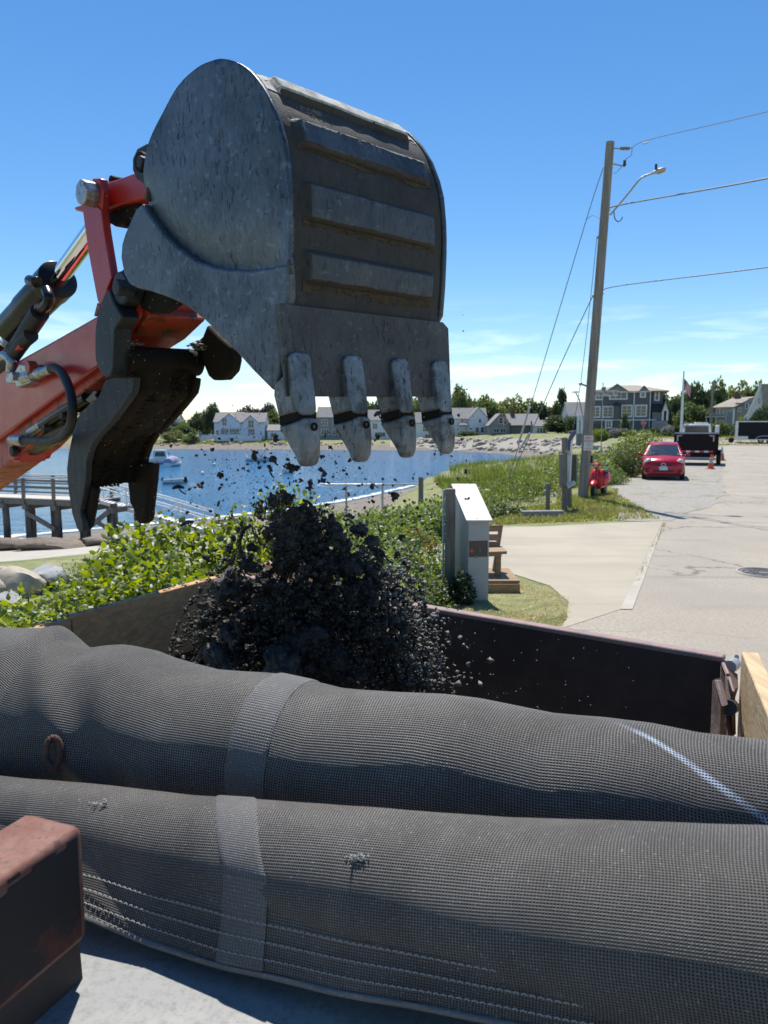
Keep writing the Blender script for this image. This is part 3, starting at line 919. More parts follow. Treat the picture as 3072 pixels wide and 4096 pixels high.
def hedge(x0, x1, top, Y, label, bot=None, depth=1.6, mat='leaf_dark'):
    a, b = P(x0, 1715, Y), P(x1, 1715, Y)
    zt = P((x0 + x1) / 2, top, Y).z
    z0 = min(hz(a.x, Y), hz(b.x, Y)) - 0.1
    n = max(3, int((b.x - a.x) / 0.7))
    bl = []
    for i in range(n):
        x = a.x + (b.x - a.x) * (i + 0.5) / n
        for zz in (0.3, 0.75):
            bl.append((x - a.x, random.uniform(-0.2, 0.2), (zt - z0) * zz, 0.75, depth * 0.5, (zt - z0) * 0.27))
    t = thing('hedge', label, 'hedge', (a.x, Y, z0), 0, 'clipped hedges')
    V, Fc = mound_leaves(bl, int(500 * (b.x - a.x) / 3 + 600), 0.30, 0.9, 0.3, rng, 0.6)
    tag(np_mesh('foliage', V, Fc, M[mat], t), kind='stuff')
    mb = MB()
    for i in range(n):
        mb.tube([(a.x + (b.x - a.x) * (i + 0.5) / n, Y, z0 - 0.1), (a.x + (b.x - a.x) * (i + 0.5) / n, Y, zt - 0.3)], 0.05, 5)
    tag(mb.build('stem', M['bark'], t), kind='stuff')
hedge(1838, 1912, 1728, 231, 'dark clipped hedge below the white house with a porch')
hedge(1972, 2062, 1738, 219, 'dark clipped hedge below the grey cottage')
hedge(2062, 2188, 1738, 217, 'dark clipped hedge below the white garden house')
hedge(2845, 2925, 1697, 118, 'tall clipped hedge left of the black enclosed trailer', mat='leaf_mid')
hedge(2625, 2700, 1733, 120, 'low clipped hedge along the corner lawn')

# ================================================================== HOUSES
M['clapwhite'] = mk('white_clapboard', (0.70, 0.71, 0.72), 0.6)
M['shingle_grey'] = mk('grey_cedar_shingle', (0.155, 0.15, 0.155), 0.85, 0, (0.10, 0.10, 0.105), ns=3, bump=0.3, bs=12, stretch=(1, 1, 3))
M['shingle_light'] = mk('silver_shingle', (0.30, 0.30, 0.30), 0.85, 0, (0.22, 0.22, 0.225), ns=3, bump=0.3, bs=12, stretch=(1, 1, 3))
M['roof_tan'] = mk('tan_asphalt_roof', (0.34, 0.30, 0.25), 0.9, 0, (0.26, 0.23, 0.20), ns=2)
M['roof_grey'] = mk('grey_asphalt_roof', (0.25, 0.245, 0.24), 0.9, 0, (0.19, 0.185, 0.18), ns=2)
M['roof_dark'] = mk('dark_slate_roof', (0.045, 0.045, 0.055), 0.8)
M['roof_brown'] = mk('brown_asphalt_roof', (0.36, 0.25, 0.17), 0.9, 0, (0.27, 0.19, 0.13), ns=2)
M['bluewall'] = mk('blue_grey_clapboard', (0.24, 0.29, 0.37), 0.7)
M['brickred'] = mk('chimney_brick', (0.16, 0.08, 0.06), 0.9)

class House:
    """local frame: x to the right as seen, y away, z up; origin at the front left foot"""
    def __init__(s, label, px, Y, base=None, rz=0.0, name='house', group='houses round the bay'):
        p = P(px, 1715, Y)
        z = hz(p.x, Y) if base is None else base
        s.t = thing(name, label, 'house', (p.x, Y, z), rz, group)
        s.S = Y / F * math.cos(rz)           # metres per photograph pixel at this distance
    def part(s, name, mat, mb, parent=None, **k):
        o = mb.build(name, M[mat] if isinstance(mat, str) else mat, parent or s.t, local=True, **k)
        return o
    def wall(s, x0, x1, y0, y1, z0, z1, mat, name='wall'):
        return s.part(name, mat, MB().box(((x0 + x1) / 2, (y0 + y1) / 2, (z0 + z1) / 2), (x1 - x0, y1 - y0, z1 - z0)))
    def gable(s, x0, x1, y0, y1, z, h, mat, axis='x', ov=0.35, wallmat=None, roofth=0.18):
        """gable roof; ridge along axis"""
        if axis == 'x':
            ym = (y0 + y1) / 2
            tri = [(x0, y0, z), (x0, y1, z), (x0, ym, z + h)]
            if wallmat: s.part('gable_wall', wallmat, MB().prism(tri, (x1 - x0, 0, 0)))
            mb = MB()
            e = ov * h / (ym - y0)
            for sg, ya in ((1, y0 - ov), (-1, y1 + ov)):
                mb.prism([(x0 - ov, ya, z - e), (x0 - ov, ym, z + h), (x0 - ov, ym, z + h + roofth), (x0 - ov, ya, z - e + roofth)], (x1 - x0 + 2 * ov, 0, 0))
        else:
            xm = (x0 + x1) / 2
            tri = [(x0, y0, z), (x1, y0, z), (xm, y0, z + h)]
            if wallmat: s.part('gable_wall', wallmat, MB().prism(tri, (0, y1 - y0, 0)))
            mb = MB()
            e = ov * h / (xm - x0)
            for xa in (x0 - ov, x1 + ov):
                mb.prism([(xa, y0 - ov, z - e), (xm, y0 - ov, z + h), (xm, y0 - ov, z + h + roofth), (xa, y0 - ov, z - e + roofth)], (0, y1 - y0 + 2 * ov, 0))
        return s.part('roof', mat, mb)
    def hip(s, x0, x1, y0, y1, z, h, mat, ov=0.5, ridge=None):
        X0, X1, Y0, Y1 = x0 - ov, x1 + ov, y0 - ov, y1 + ov
        ym = (Y0 + Y1) / 2; d = ridge if ridge is not None else (Y1 - Y0) / 2
        vs = [(X0, Y0, z), (X1, Y0, z), (X1, Y1, z), (X0, Y1, z), (X0 + d, ym, z + h), (X1 - d, ym, z + h),
              (X0, Y0, z - 0.2), (X1, Y0, z - 0.2), (X1, Y1, z - 0.2), (X0, Y1, z - 0.2)]
        fs = [(0, 1, 5, 4), (1, 2, 5), (2, 3, 4, 5), (3, 0, 4), (9, 8, 7, 6), (0, 6, 7, 1), (1, 7, 8, 2), (2, 8, 9, 3), (3, 9, 6, 0)]
        return s.part('roof', mat, MB().add(vs, fs))
    def window(s, xc, zc, w, h, y=0.0, cols=2, rows=1, trim=0.16, mat='trim', name='window', arch=False):
        f = MB()
        yo = y - 0.07
        for dx in (-1, 1): f.box((xc + dx * (w / 2 + trim / 2), yo, zc), (trim, 0.14, h + 2 * trim))
        for dz in (-1, 1): f.box((xc, yo, zc + dz * (h / 2 + trim / 2)), (w, 0.14, trim))
        for i in range(1, cols): f.box((xc - w / 2 + w * i / cols, yo, zc), (0.09, 0.12, h))
        for i in range(1, rows): f.box((xc, yo, zc - h / 2 + h * i / rows), (w, 0.11, 0.07))
        o = s.part(name, mat, f)
        s.part('pane', 'glass', MB().box((xc, y - 0.02, zc), (w, 0.04, h)), parent=o)
        return o

# --- big white house on the opposite shore (left)
h = House('big white two storey house with dormers on the opposite shore, left of the bucket teeth', 857, 236)
S = h.S; W_ = 200 * S
def zz(py, Y, base): return P(1536, py, Y).z - base
b0 = h.t.location.z
zf = lambda py: zz(py, 236, b0)
h.wall(0, W_, 0, 9, 0, zf(1688), 'clapwhite')
h.gable(0, W_, 0, 9, zf(1688), zf(1652) - zf(1688), 'roof_grey', 'x', wallmat='clapwhite')
h.gable(1.6, 8.4, -0.6, 5, zf(1690), zf(1656) - zf(1690), 'roof_grey', 'y', wallmat='clapwhite')
h.wall(1.6, 8.4, -0.6, 0, zf(1712), zf(1690), 'clapwhite')
h.gable(9.3, 14.2, -0.6, 5, zf(1690), zf(1662) - zf(1690), 'roof_grey', 'y', wallmat='clapwhite')
h.wall(9.3, 14.2, -0.6, 0, zf(1712), zf(1690), 'clapwhite')
h.gable(0.3, 8.0, 5.5, 11, zf(1668), zf(1648) - zf(1668), 'roof_brown', 'x', wallmat='clapwhite')
h.wall(0.3, 8.0, 5.5, 11, 0, zf(1668), 'clapwhite')
h.window(3.4, zf(1688), 1.3, 2.2, -0.6, 2, 2); h.window(11.8, zf(1696), 1.7, 2.2, -0.6, 2, 2)
for xc, w, c in ((3.2, 2.2, 4), (6.4, 3.0, 5), (11.8, 1.9, 3)): h.window(xc, zf(1726), w, 1.5, 0, c, 1)
h.window(1.0, zf(1730), 0.9, 1.3, 0, 1, 1)
h.wall(1.2, 15.4, -3.0, 0, 0, zf(1742), 'clapwhite', 'deck')
mb = MB()
for i in range(22): mb.box((1.3 + i * 0.665, -2.95, zf(1742) + 0.5), (0.08, 0.08, 1.0))
mb.box((8.3, -2.95, zf(1742) + 1.05), (14.2, 0.12, 0.1))
h.part('deck_railing', 'trim', mb)
for i in range(6): h.part('deck_post', 'trim', MB().box((1.5 + i * 2.7, -3.08, zf(1742) / 2), (0.25, 0.1, zf(1742))))
h2 = thing('fence', 'long white fence running left from the big white house', 'fence', (P(775, 1715, 235).x, 235, hz(P(775, 1715, 235).x, 235)))
mb = MB(); 
L_ = 84 * S
for i in range(28): MB().box((i * L_ / 28 + L_ / 56, 0.4 * 0, 0.95 + 0.9 * i / 28), (L_ / 28 - 0.04, 0.08, 1.5)).build('fence_board', M['clapwhite'], h2, local=True)
for i in range(5): MB().box((i * L_ / 4, 0.1, 1.1), (0.18, 0.12, 2.4)).build('post', M['trim'], h2, local=True)

def simple_house(label, x0, x1, ridge, eave, Y, wall, roof, axis='x', depth=8, wins=(), base=None, chimney=None, rz=0.0, group='houses round the bay'):
    h = House(label, x0, Y, base, rz, group=group)
    b = h.t.location.z
    w = (x1 - x0) * h.S
    ze, zr = zz(eave, Y, b), zz(ridge, Y, b)
    h.wall(0, w, 0, depth, -0.6, ze, wall)
    h.gable(0, w, 0, depth, ze, zr - ze, roof, axis, wallmat=wall)
    for (px, py, wp, hp, c, r_) in wins:
        h.window((px - x0) * h.S, zz(py, Y, b), wp * h.S, hp * h.S, 0, c, r_, trim=0.14)
    if chimney:
        px, top = chimney
        h.part('chimney', 'brickred', MB().box(((px - x0) * h.S, depth * 0.5, (zz(top, Y, b) + ze) / 2), (0.9, 0.8, zz(top, Y, b) - ze)))
    return h, b, w, ze, zr
simple_house('brown roofed far house among trees left of the white house', 672, 712, 1656, 1676, 300, 'clapwhite', 'roof_brown', wins=((690, 1688, 8, 10, 1, 1),))
simple_house('grey roofed far house half hidden by dark trees', 792, 828, 1650, 1668, 300, 'clapwhite', 'roof_grey', wins=((810, 1680, 8, 10, 1, 1),))
simple_house('pale grey house between the first and second bucket teeth', 1272, 1392, 1628, 1668, 238, 'shingle_light', 'roof_grey', wins=((1298, 1690, 22, 22, 2, 2), (1340, 1690, 16, 22, 2, 2), (1370, 1690, 14, 20, 2, 1), (1300, 1728, 30, 20, 3, 1), (1345, 1728, 30, 20, 3, 1)))
simple_house('low white house right of the first bucket tooth', 1070, 1200, 1700, 1722, 236, 'clapwhite', 'roof_grey', wins=((1095, 1740, 22, 14, 2, 1), (1150, 1740, 22, 14, 2, 1)))
simple_house('white house with grey roof between the second and third teeth', 1475, 1575, 1640, 1680, 238, 'clapwhite', 'roof_grey', wins=((1500, 1705, 16, 20, 2, 2), (1540, 1705, 16, 20, 2, 2), (1520, 1738, 40, 16, 4, 1)))
simple_house('white house between the third and fourth bucket teeth', 1665, 1780, 1650, 1690, 240, 'clapwhite', 'roof_grey', wins=((1700, 1715, 16, 20, 2, 2), (1735, 1715, 16, 20, 2, 2), (1716, 1745, 30, 14, 3, 1)))
# white house with porch, gable end to the right
h, b, w, ze, zr = simple_house('white gabled house with a small porch right of the fourth tooth', 1790, 1944, 1632, 1674, 238, 'clapwhite', 'roof_grey', 'x', 9, wins=((1848, 1684, 8, 14, 1, 2), (1905, 1715, 12, 18, 2, 2)))
h.gable(6.6, w + 0.2, -2.0, 6, ze, zr - ze + 0.1, 'roof_grey', 'y', wallmat='clapwhite')
h.wall(6.6, w + 0.2, -2.0, 0, -0.6, ze, 'clapwhite')
h.window((1915 - 1790) * h.S, zz(1684, 238, b), 0.7, 1.1, -2.0, 1, 2); h.window((1905 - 1790) * h.S, zz(1720, 238, b), 0.9, 1.5, -2.0, 1, 2); h.window((1925 - 1790) * h.S, zz(1720, 238, b), 0.9, 1.5, -2.0, 1, 2)
h.hip(3.4, 6.4, -1.8, 0, zz(1700, 238, b), 0.7, 'roof_grey', 0.2)
for xx in (3.6, 4.6, 5.4, 6.2): h.part('porch_post', 'trim', MB().box((xx, -1.7, zz(1718, 238, b)), (0.18, 0.18, zz(1702, 238, b) - zz(1734, 238, b))))
# grey cottage: glazed gable to the left, long roof with chimney
h = House('grey shingled cottage with a big glazed gable and a chimney', 1957, 226)
b = h.t.location.z; S = h.S; zf = lambda py: zz(py, 226, b)
h.wall(0, 80 * S, 0, 9, -0.5, zf(1698), 'shingle_light')
h.wall(80 * S, 186 * S, 1.5, 9, -0.5, zf(1700), 'shingle_light')
h.gable(78 * S, 200 * S, -0.6, 10, zf(1700), zf(1656) - zf(1700), 'roof_grey', 'x', wallmat='shingle_light')
h.gable(0, 86 * S, -0.3, 9, zf(1700), zf(1655) - zf(1700), 'roof_grey', 'y', wallmat='shingle_light')
for px, py, wp, hp, c, r_ in ((2002, 1683, 14, 22, 1, 2), (2018, 1683, 12, 24, 1, 2), (1985, 1722, 20, 14, 2, 1), (2012, 1722, 18, 14, 2, 1)):
    h.window((px - 1957) * S, zf(py), wp * S, hp * S, -0.3 if py < 1700 else 0, c, r_, 0.12)
h.part('chimney', 'brickred', MB().box((100 * S, 4, zf(1662)), (1.3, 1.1, 3.0)))
# small flag on the cottage
t = thing('small_flag', 'small red and white flag hung at the glazed gable of the cottage', 'flag', (P(2014, 1670, 224).x, 223.0, P(2014, 1690, 224).z))
MB().tube([(0, 0, -1.4), (0, -0.3, 1.4)], 0.04, 6).build('pole', M['white'], t, local=True)
mb = MB()
mb.loft([[(0 + i * 0.4, -0.3 + 0.1 * math.sin(i * 1.3), 1.3 - 0.12 * i), (0 + i * 0.4, -0.3 + 0.1 * math.sin(i * 1.3), 0.5 - 0.16 * i)] for i in range(4)], caps=False, closed=False)
mb.build('cloth', mk('faded_flag_cloth', (0.55, 0.20, 0.20), 0.8), t, local=True)
simple_house('small white garden house right of the grey cottage', 2137, 2190, 1682, 1704, 222, 'clapwhite', 'roof_grey', 'x', 6, wins=((2152, 1722, 7, 16, 1, 2), (2164, 1722, 7, 16, 1, 2), (2176, 1722, 7, 16, 1, 2)))
simple_house('pale roofed house peeping out left of the utility pole', 2275, 2360, 1608, 1665, 226, 'clapwhite', 'roof_grey', 'x', 10, wins=((2300, 1690, 14, 18, 2, 1),))

# --- large dark shingled house
Y0 = 148
h = House('large dark shingled three storey house with white window trim', 2372, Y0, rz=-R(17))
b = h.t.location.z; S = h.S; zf = lambda py: zz(py, Y0, b); X = lambda px: (px - 2372) * S
ze = zf(1566)
h.wall(X(2372), X(2594), 0, 11, -0.8, ze, 'shingle_grey')
h.wall(X(2594), X(2640), 0.9, 10, -0.8, ze, 'shingle_grey')
h.hip(X(2360), X(2650), 0.3, 10.5, ze, zf(1537) - ze, 'roof_tan', 0.6)
h.gable(X(2424), X(2500), -0.5, 5, ze, zf(1540) - ze, 'roof_tan', 'y', wallmat='shingle_light', ov=0.5)
h.gable(X(2550), X(2582), -0.4, 5, ze, zf(1548) - ze, 'roof_tan', 'y', wallmat='shingle_light', ov=0.4)
h.hip(X(2452), X(2476), -1.2, 0, zf(1620), 0.5, 'roof_dark', 0.2)
h.wall(X(2453), X(2475), -1.1, 0, zf(1678), zf(1622), 'shingle_grey', 'bay')
# white trim boards
for px, wp in ((2406, 6), (2530, 8), (2592, 7)):
    h.part('corner_board', 'trim', MB().box((X(px), -0.06, zf(1650)), (wp * S * 0.5, 0.12, zf(1568) - zf(1735))))
h.part('belt_board', 'trim', MB().box((X(2492), -0.09, zf(1680)), (X(2620) - X(2368), 0.16, 0.22)))
h.part('eave_board', 'trim', MB().box((X(2484), -0.35, ze - 0.18), (X(2594) - X(2372), 0.1, 0.3)))
for px, py, wp, hp, c, r_ in ((2468, 1582, 62, 26, 3, 1), (2563, 1578, 13, 20, 1, 3), (2429, 1648, 34, 38, 2, 3), (2503, 1645, 34, 40, 2, 3), (2558, 1645, 36, 40, 2, 3), (2380, 1648, 30, 38, 2, 3), (2392, 1590, 22, 12, 2, 1), (2434, 1697, 18, 24, 2, 2), (2498, 1697, 26, 24, 2, 2)):
    h.window(X(px), zf(py), wp * S, hp * S, 0, c, r_, trim=0.26)
h.window(X(2618), zf(1583), 10 * S, 36 * S, 0.9, 1, 2, trim=0.26)
h.part('garage_door', mk('dark_brown_door', (0.10, 0.085, 0.07), 0.8), MB().box((X(2388), -0.03, zf(1716)), (26 * S, 0.1, 40 * S)))  # one even dark brown over the whole door
# entrance porch with pointed gable
h.gable(X(2638), X(2660), -1.5, 1.5, zf(1646), zf(1613) - zf(1646), 'roof_tan', 'y', wallmat='trim', ov=0.2)
h.part('porch_roof', 'roof_dark', MB().prism([(X(2598), -0.8, zf(1644)), (X(2650), -0.8, zf(1644)), (X(2650), 1.5, zf(1612)), (X(2604), 1.5, zf(1612))], (0, 0, 0.15)))
for px in (2640, 2657): h.part('porch_post', 'trim', MB().box((X(px), -1.4, zf(1664)), (0.36, 0.3, zf(1646) - zf(1684))))
h.wall(X(2600), X(2660), -1.6, 0.5, -0.8, zf(1684), 'shingle_light', 'porch_base')
h.part('door', mk('green_door', (0.03, 0.05, 0.04), 0.5), MB().box((X(2648), 0.85, zf(1664)), (0.9, 0.1, 2.0)))
h.wall(X(2602), X(2636), 0.2, 1.0, zf(1684), zf(1650), 'shingle_light', 'entry_wall')
# left wing with white columns
h.wall(X(2304), X(2372), 1.0, 9, -0.8, zf(1690), 'shingle_light', 'side_wing')
h.part('side_roof', 'trim', MB().box((X(2325), 1.0, zf(1660)), (4.2, 3.0, 0.4)))
for px in (2312, 2327): h.part('column', 'trim', MB().box((X(px), -0.6, zf(1698)), (0.5, 0.5, zf(1662) - zf(1735))))

# --- blue grey house on the right
h = House('blue grey two storey house with a balcony at the right', 2848, 158, rz=-R(24))
b = h.t.location.z; S = h.S; zf = lambda py: zz(py, 158, b); X = lambda px: (px - 2848) * S
h.wall(X(2856), X(2935), 0, 10, -0.8, zf(1632), 'bluewall')
h.wall(X(2935), X(3012), 0.6, 10, -0.8, zf(1612), 'shingle_light')
rf = MB()
rf.prism([(X(2840), -0.8, zf(1634)), (X(2930), -0.8, zf(1632)), (X(3012), 5, zf(1588)), (X(2922), 5, zf(1594))], (0, 0, 0.2))
rf.prism([(X(2922), 5, zf(1594)), (X(3012), 5, zf(1588)), (X(3016), 10, zf(1612)), (X(2930), 10, zf(1618))], (0, 0, 0.2))
h.part('roof', 'roof_tan', rf)
h.part('gable_wall', 'shingle_light', MB().prism([(X(2935), 0.6, zf(1632)), (X(3010), 0.6, zf(1612)), (X(3008), 0.6, zf(1592)), (X(2990), 0.6, zf(1594))], (0, 4.5, 0)))
h.part('chimney', 'brickred', MB().box((X(2942), 5, zf(1585)), (1.1, 1, 1.6)))
for px, py, wp, hp, c in ((2868, 1645, 10, 22, 1), (2882, 1645, 10, 22, 1), (2898, 1648, 10, 24, 1), (2916, 1638, 9, 14, 1), (2878, 1690, 24, 20, 2)):
    h.window(X(px), zf(py), wp * S, hp * S, 0, c, 1, 0.1)
for px, py, wp, hp, c in ((2952, 1640, 8, 14, 1), (2980, 1625, 10, 22, 1), (2994, 1630, 9, 16, 1)):
    h.window(X(px), zf(py), wp * S, hp * S, 0.6, c, 1, 0.1)
h.part('corner_board', 'trim', MB().box((X(2930), -0.1, zf(1665)), (0.4, 0.2, zf(1634) - zf(1695))))
h.part('balcony', 'galv', MB().box((X(2860), -1.2, zf(1668)), (X(2905) - X(2820), 2.4, 0.25)))
mb = MB()
for i in range(12): mb.box((X(2822) + i * (X(2902) - X(2822)) / 11, -2.3, zf(1660)), (0.08, 0.08, 0.9))
mb.box((X(2862), -2.3, zf(1652)), (X(2904) - X(2820), 0.1, 0.1))
h.part('balcony_railing', 'galv', mb)
for px in (2824, 2862, 2900): h.part('balcony_post', 'galv', MB().box((X(px), -2.2, zf(1684)), (0.2, 0.2, zf(1670) - zf(1705))))

# --- white gable house at the right edge, steep roof, clapboards built as courses
h = House('white clapboard house with a steep gable at the right edge', 2975, 126, rz=-R(26.5))
b = h.t.location.z; S = h.S; zf = lambda py: zz(py, 126, b); X = lambda px: (px - 2975) * S
apex = (X(3034), zf(1538)); lft = (X(2985), zf(1655)); rgt = (X(3100), zf(1655))
mb = MB()
nb = 26
for i in range(nb):
    z0 = zf(1690) + (apex[1] - 0.15 - zf(1690)) * i / nb; z1 = zf(1690) + (apex[1] - 0.15 - zf(1690)) * (i + 1) / nb
    if z0 < lft[1]: xa, xb = X(2985), X(3062)
    else:
        k = (z0 - lft[1]) / (apex[1] - lft[1]); xa = lft[0] + (apex[0] - lft[0]) * k; xb = min(X(3062), apex[0] + (X(3062) - apex[0]) * (1 - k) * 1.0 + 0)
        xb = apex[0] + (X(3062) - apex[0]) * (1 - k)
    if xb - xa < 0.1: continue
    MB().prism([(xa, 0, z0), (xa, -0.07, z0), (xa, -0.01, z1)], (xb - xa, 0, 0)).build('clapboard', M['clapwhite'], h.t, local=True)
h.part('wall', 'clapwhite', MB().prism([(X(2985), 0.02, -0.8), (X(3062), 0.02, -0.8), (X(3062), 0.02, lft[1]), (apex[0], 0.02, apex[1]), (lft[0], 0.02, lft[1])], (0, 8, 0)))
h.part('roof', 'roof_tan', MB().prism([(apex[0], -0.4, apex[1]), (X(3056), -0.4, zf(1662)), (X(3130), -0.4, zf(1662)), (X(3130), -0.4, apex[1])], (0, 8.5, 0)))
mb = MB()
mb.bar((X(2974), -0.3, zf(1672)), (X(2990), -0.3, zf(1652)), 0.3, 0.3); mb.bar((X(2990), -0.3, zf(1652)), (apex[0], -0.3, apex[1] + 0.1), 0.3, 0.3)
h.part('rake_board', 'trim', mb)
h.window(X(3030), zf(1604), 10 * S, 26 * S, -0.05, 2, 1, 0.2)

# --- boulders of the sea wall
M['rock'] = mk('granite_boulder', (0.40, 0.36, 0.31), 0.9, 0, (0.20, 0.18, 0.155), ns=1.6, bump=0.4, bs=12, bd=0.03)
M['rock_grey'] = mk('grey_boulder', (0.33, 0.335, 0.335), 0.9, 0, (0.26, 0.26, 0.26), ns=3, bump=0.3, bs=14, bd=0.02)
M['rock_brown'] = mk('brown_boulder', (0.21, 0.165, 0.125), 0.9, 0, (0.12, 0.10, 0.08), ns=2, bump=0.5, bs=10, bd=0.03)
M['rock_tan'] = mk('tan_boulder', (0.45, 0.40, 0.32), 0.9, 0, (0.34, 0.29, 0.23), ns=3, bump=0.4, bs=14, bd=0.02)
def rock_mesh(name, seed, sub=2, amp=0.55):
    bm = bmesh.new()
    bmesh.ops.create_icosphere(bm, subdivisions=sub, radius=1)
    off = Vector((seed * 3.1, seed * 1.7, seed))
    for v_ in bm.verts:
        n1 = mnoise.noise(v_.co * 0.9 + off); n2 = mnoise.noise(v_.co * 2.2 + off)
        c = v_.co.copy()
        # chop to facets
        for k in range(5):
            d = Vector((math.sin(seed * 7 + k * 2.4), math.cos(seed * 5 + k * 1.9), math.sin(k * 1.3 + seed))).normalized()
            q = c.dot(d)
            if q > 0.72: c -= d * (q - 0.72)
        v_.co = c * (1 + amp * 0.5 * n1 + amp * 0.22 * n2)
    me = bpy.data.meshes.new(name); bm.to_mesh(me); bm.free()
    me.polygons.foreach_set('use_smooth', [True] * len(me.polygons))
    me.set_sharp_from_angle(angle=R(32))
    return me
def rock(me, mat, loc, sc_, label, group, rot=None, name='boulder'):
    o = bpy.data.objects.new(name, me); COL.objects.link(o)
    if not me.materials: me.materials.append(mat)
    o.location = loc; o.scale = sc_
    o.rotation_euler = rot or (random.uniform(-0.3, 0.3), random.uniform(-0.3, 0.3), random.uniform(0, 6.28))
    return tag(o, label, 'boulder', group)
RM = [rock_mesh('boulder', i + 1, 2) for i in range(8)]
rr = random.Random(5)
rub = [(lambda q: (q.x, q.y))(T(px, py)) for px, py in ((1560, 1765), (1700, 1759), (1850, 1758), (2000, 1757), (2150, 1757), (2330, 1757), (2240, 1800), (2050, 1801), (1900, 1794), (1700, 1793), (1560, 1791))]
drape('rubble_bank', rub, M['gravel'], 0.06, 4.0, 'grey rubble bank of the far sea wall')
cnt = tries_ = 0
lowx, lowy = [600, 1640, 1800, 1900, 2050, 2150, 2250, 2420, 2500], [1786, 1797, 1794, 1798, 1806, 1818, 1826, 1836, 1846]
while cnt < 265:
    px = rr.uniform(1600, 2480) if cnt < 225 else rr.uniform(600, 1640)
    lim = float(np.interp(px, lowx, lowy))
    py = rr.uniform(1757 if px < 2330 else 1778, lim)
    if px < 1640: py = rr.uniform(1772, 1784)
    p = T(px, py)
    tries_ += 1
    if tries_ > 6000: break
    if p.y < 48 or p.z < WATER_Z + 0.1: continue
    s_ = rr.uniform(7, 15) / F * p.y * (0.7 if px < 1640 else 1.0)
    rock(RM[cnt % 8], M['rock'], (p.x, p.y, p.z + s_ * rr.uniform(0.0, 0.35)), (s_ * rr.uniform(0.9, 1.6), s_ * rr.uniform(0.8, 1.2), s_ * rr.uniform(0.65, 1.05)),
         'pale granite boulder heaped in the sea wall on the far shore', 'sea wall boulders')
    cnt += 1
# boulders near the boat ramp
NB = [(68, 2345, 16.5, (0.62, 0.5, 0.48), 'rock_tan', 'tan angular boulder at the left edge below the boat ramp', 3),
      (188, 2312, 17.2, (0.62, 0.45, 0.30), 'rock_grey', 'smooth grey rounded boulder below the boat ramp', 4),
      (10, 2330, 18.0, (0.5, 0.4, 0.34), 'rock_tan', 'tan boulder cut by the left edge, behind the angular one', 5),
      (30, 2412, 13.5, (0.42, 0.36, 0.26), 'rock_grey', 'pale grey rock half under the vine leaves at the left edge', 6),
      (40, 2181, 37.0, (1.1, 0.8, 0.36), 'rock_brown', 'brown flat boulder by the water at the left edge', 2),
      (205, 2180, 36.0, (1.6, 0.8, 0.34), 'rock_brown', 'long brown boulder by the water under the pier', 1),
      (385, 2168, 39.0, (0.7, 0.5, 0.25), 'rock_brown', 'small dark rock at the waterline beneath the pier brace', 7),
      (-90, 2350, 16.0, (0.8, 0.6, 0.5), 'rock_tan', 'tan boulder just beyond the left edge', 0)]
for px, py, Y, s_, mt, lab, sd in NB:
    p = T(px, py + 25); Y = p.y; p = P(px, py, Y - 0.2)
    q_ = p.y / 17.0 if Y < 20 else 1.0
    rock(rock_mesh('boulder', sd + 20, 3, 0.5), M[mt], p, tuple(c * q_ for c in s_), lab, 'boulders beside the boat ramp', rot=(0.1, 0.05, sd * 1.3 if sd != 1 else 0.1))

# ================================================================== PIER AND GANGWAY
pz = -1.35
A_ = G(-140, 1984, pz); B_ = G(372, 2004, pz)               # near edge of the deck
pd = (B_ - A_).normalized(); pn = Vector((-pd.y, pd.x, 0))
PW = 2.0
Lp = (B_ - A_).length
pier = thing('wooden_pier', 'weathered wooden pier on piles with double railings at the left', 'pier', (A_.x, A_.y, WATER_Z))
nb = int(Lp / 0.155)
for i in range(nb):
    c = A_ + pd * ((i + 0.5) * Lp / nb) + pn * PW / 2
    MB().bar(c - pn * (PW / 2 + 0.05), c + pn * (PW / 2 + 0.05), Lp / nb - 0.008, 0.045).build('deck_board', M['deckwood'], pier)
for k, off in enumerate((0.05, PW - 0.05)):
    MB().bar(A_ + pn * off - Vector((0, 0, 0.17)), B_ + pn * off - Vector((0, 0, 0.17)), 0.08, 0.27).build('fascia_beam', M['greywood'], pier)
def along(px):                                              # distance along the near edge at a picture column
    r = ray(px, 2000)
    k = r.x / r.y
    return (k * A_.y - A_.x) / (pd.x - k * pd.y)
for px in (-60, 95, 215, 335):
    t_ = along(px)
    for off in (0.0, PW):
        b = A_ + pd * t_ + pn * off
        MB().bar(b + Vector((0, 0, -0.35)), b + Vector((0, 0, 1.02)), 0.13, 0.13, up=pn).build('rail_post', M['greywood'], pier)
for off in (0.0, PW):
    s_ = Vector((0, 0, 0))
    MB().bar(A_ + pn * off + Vector((0, 0, 1.04)), B_ + pn * off + Vector((0, 0, 1.04)), 0.16, 0.05).build('rail_cap', M['deckwood'], pier)
    for zz_ in (0.90, 0.60, 0.34):
        MB().bar(A_ + pn * off + Vector((0, 0, zz_)), B_ + pn * off + Vector((0, 0, zz_)), 0.05, 0.10 if zz_ > 0.8 else 0.07).build('rail', M['greywood'], pier)
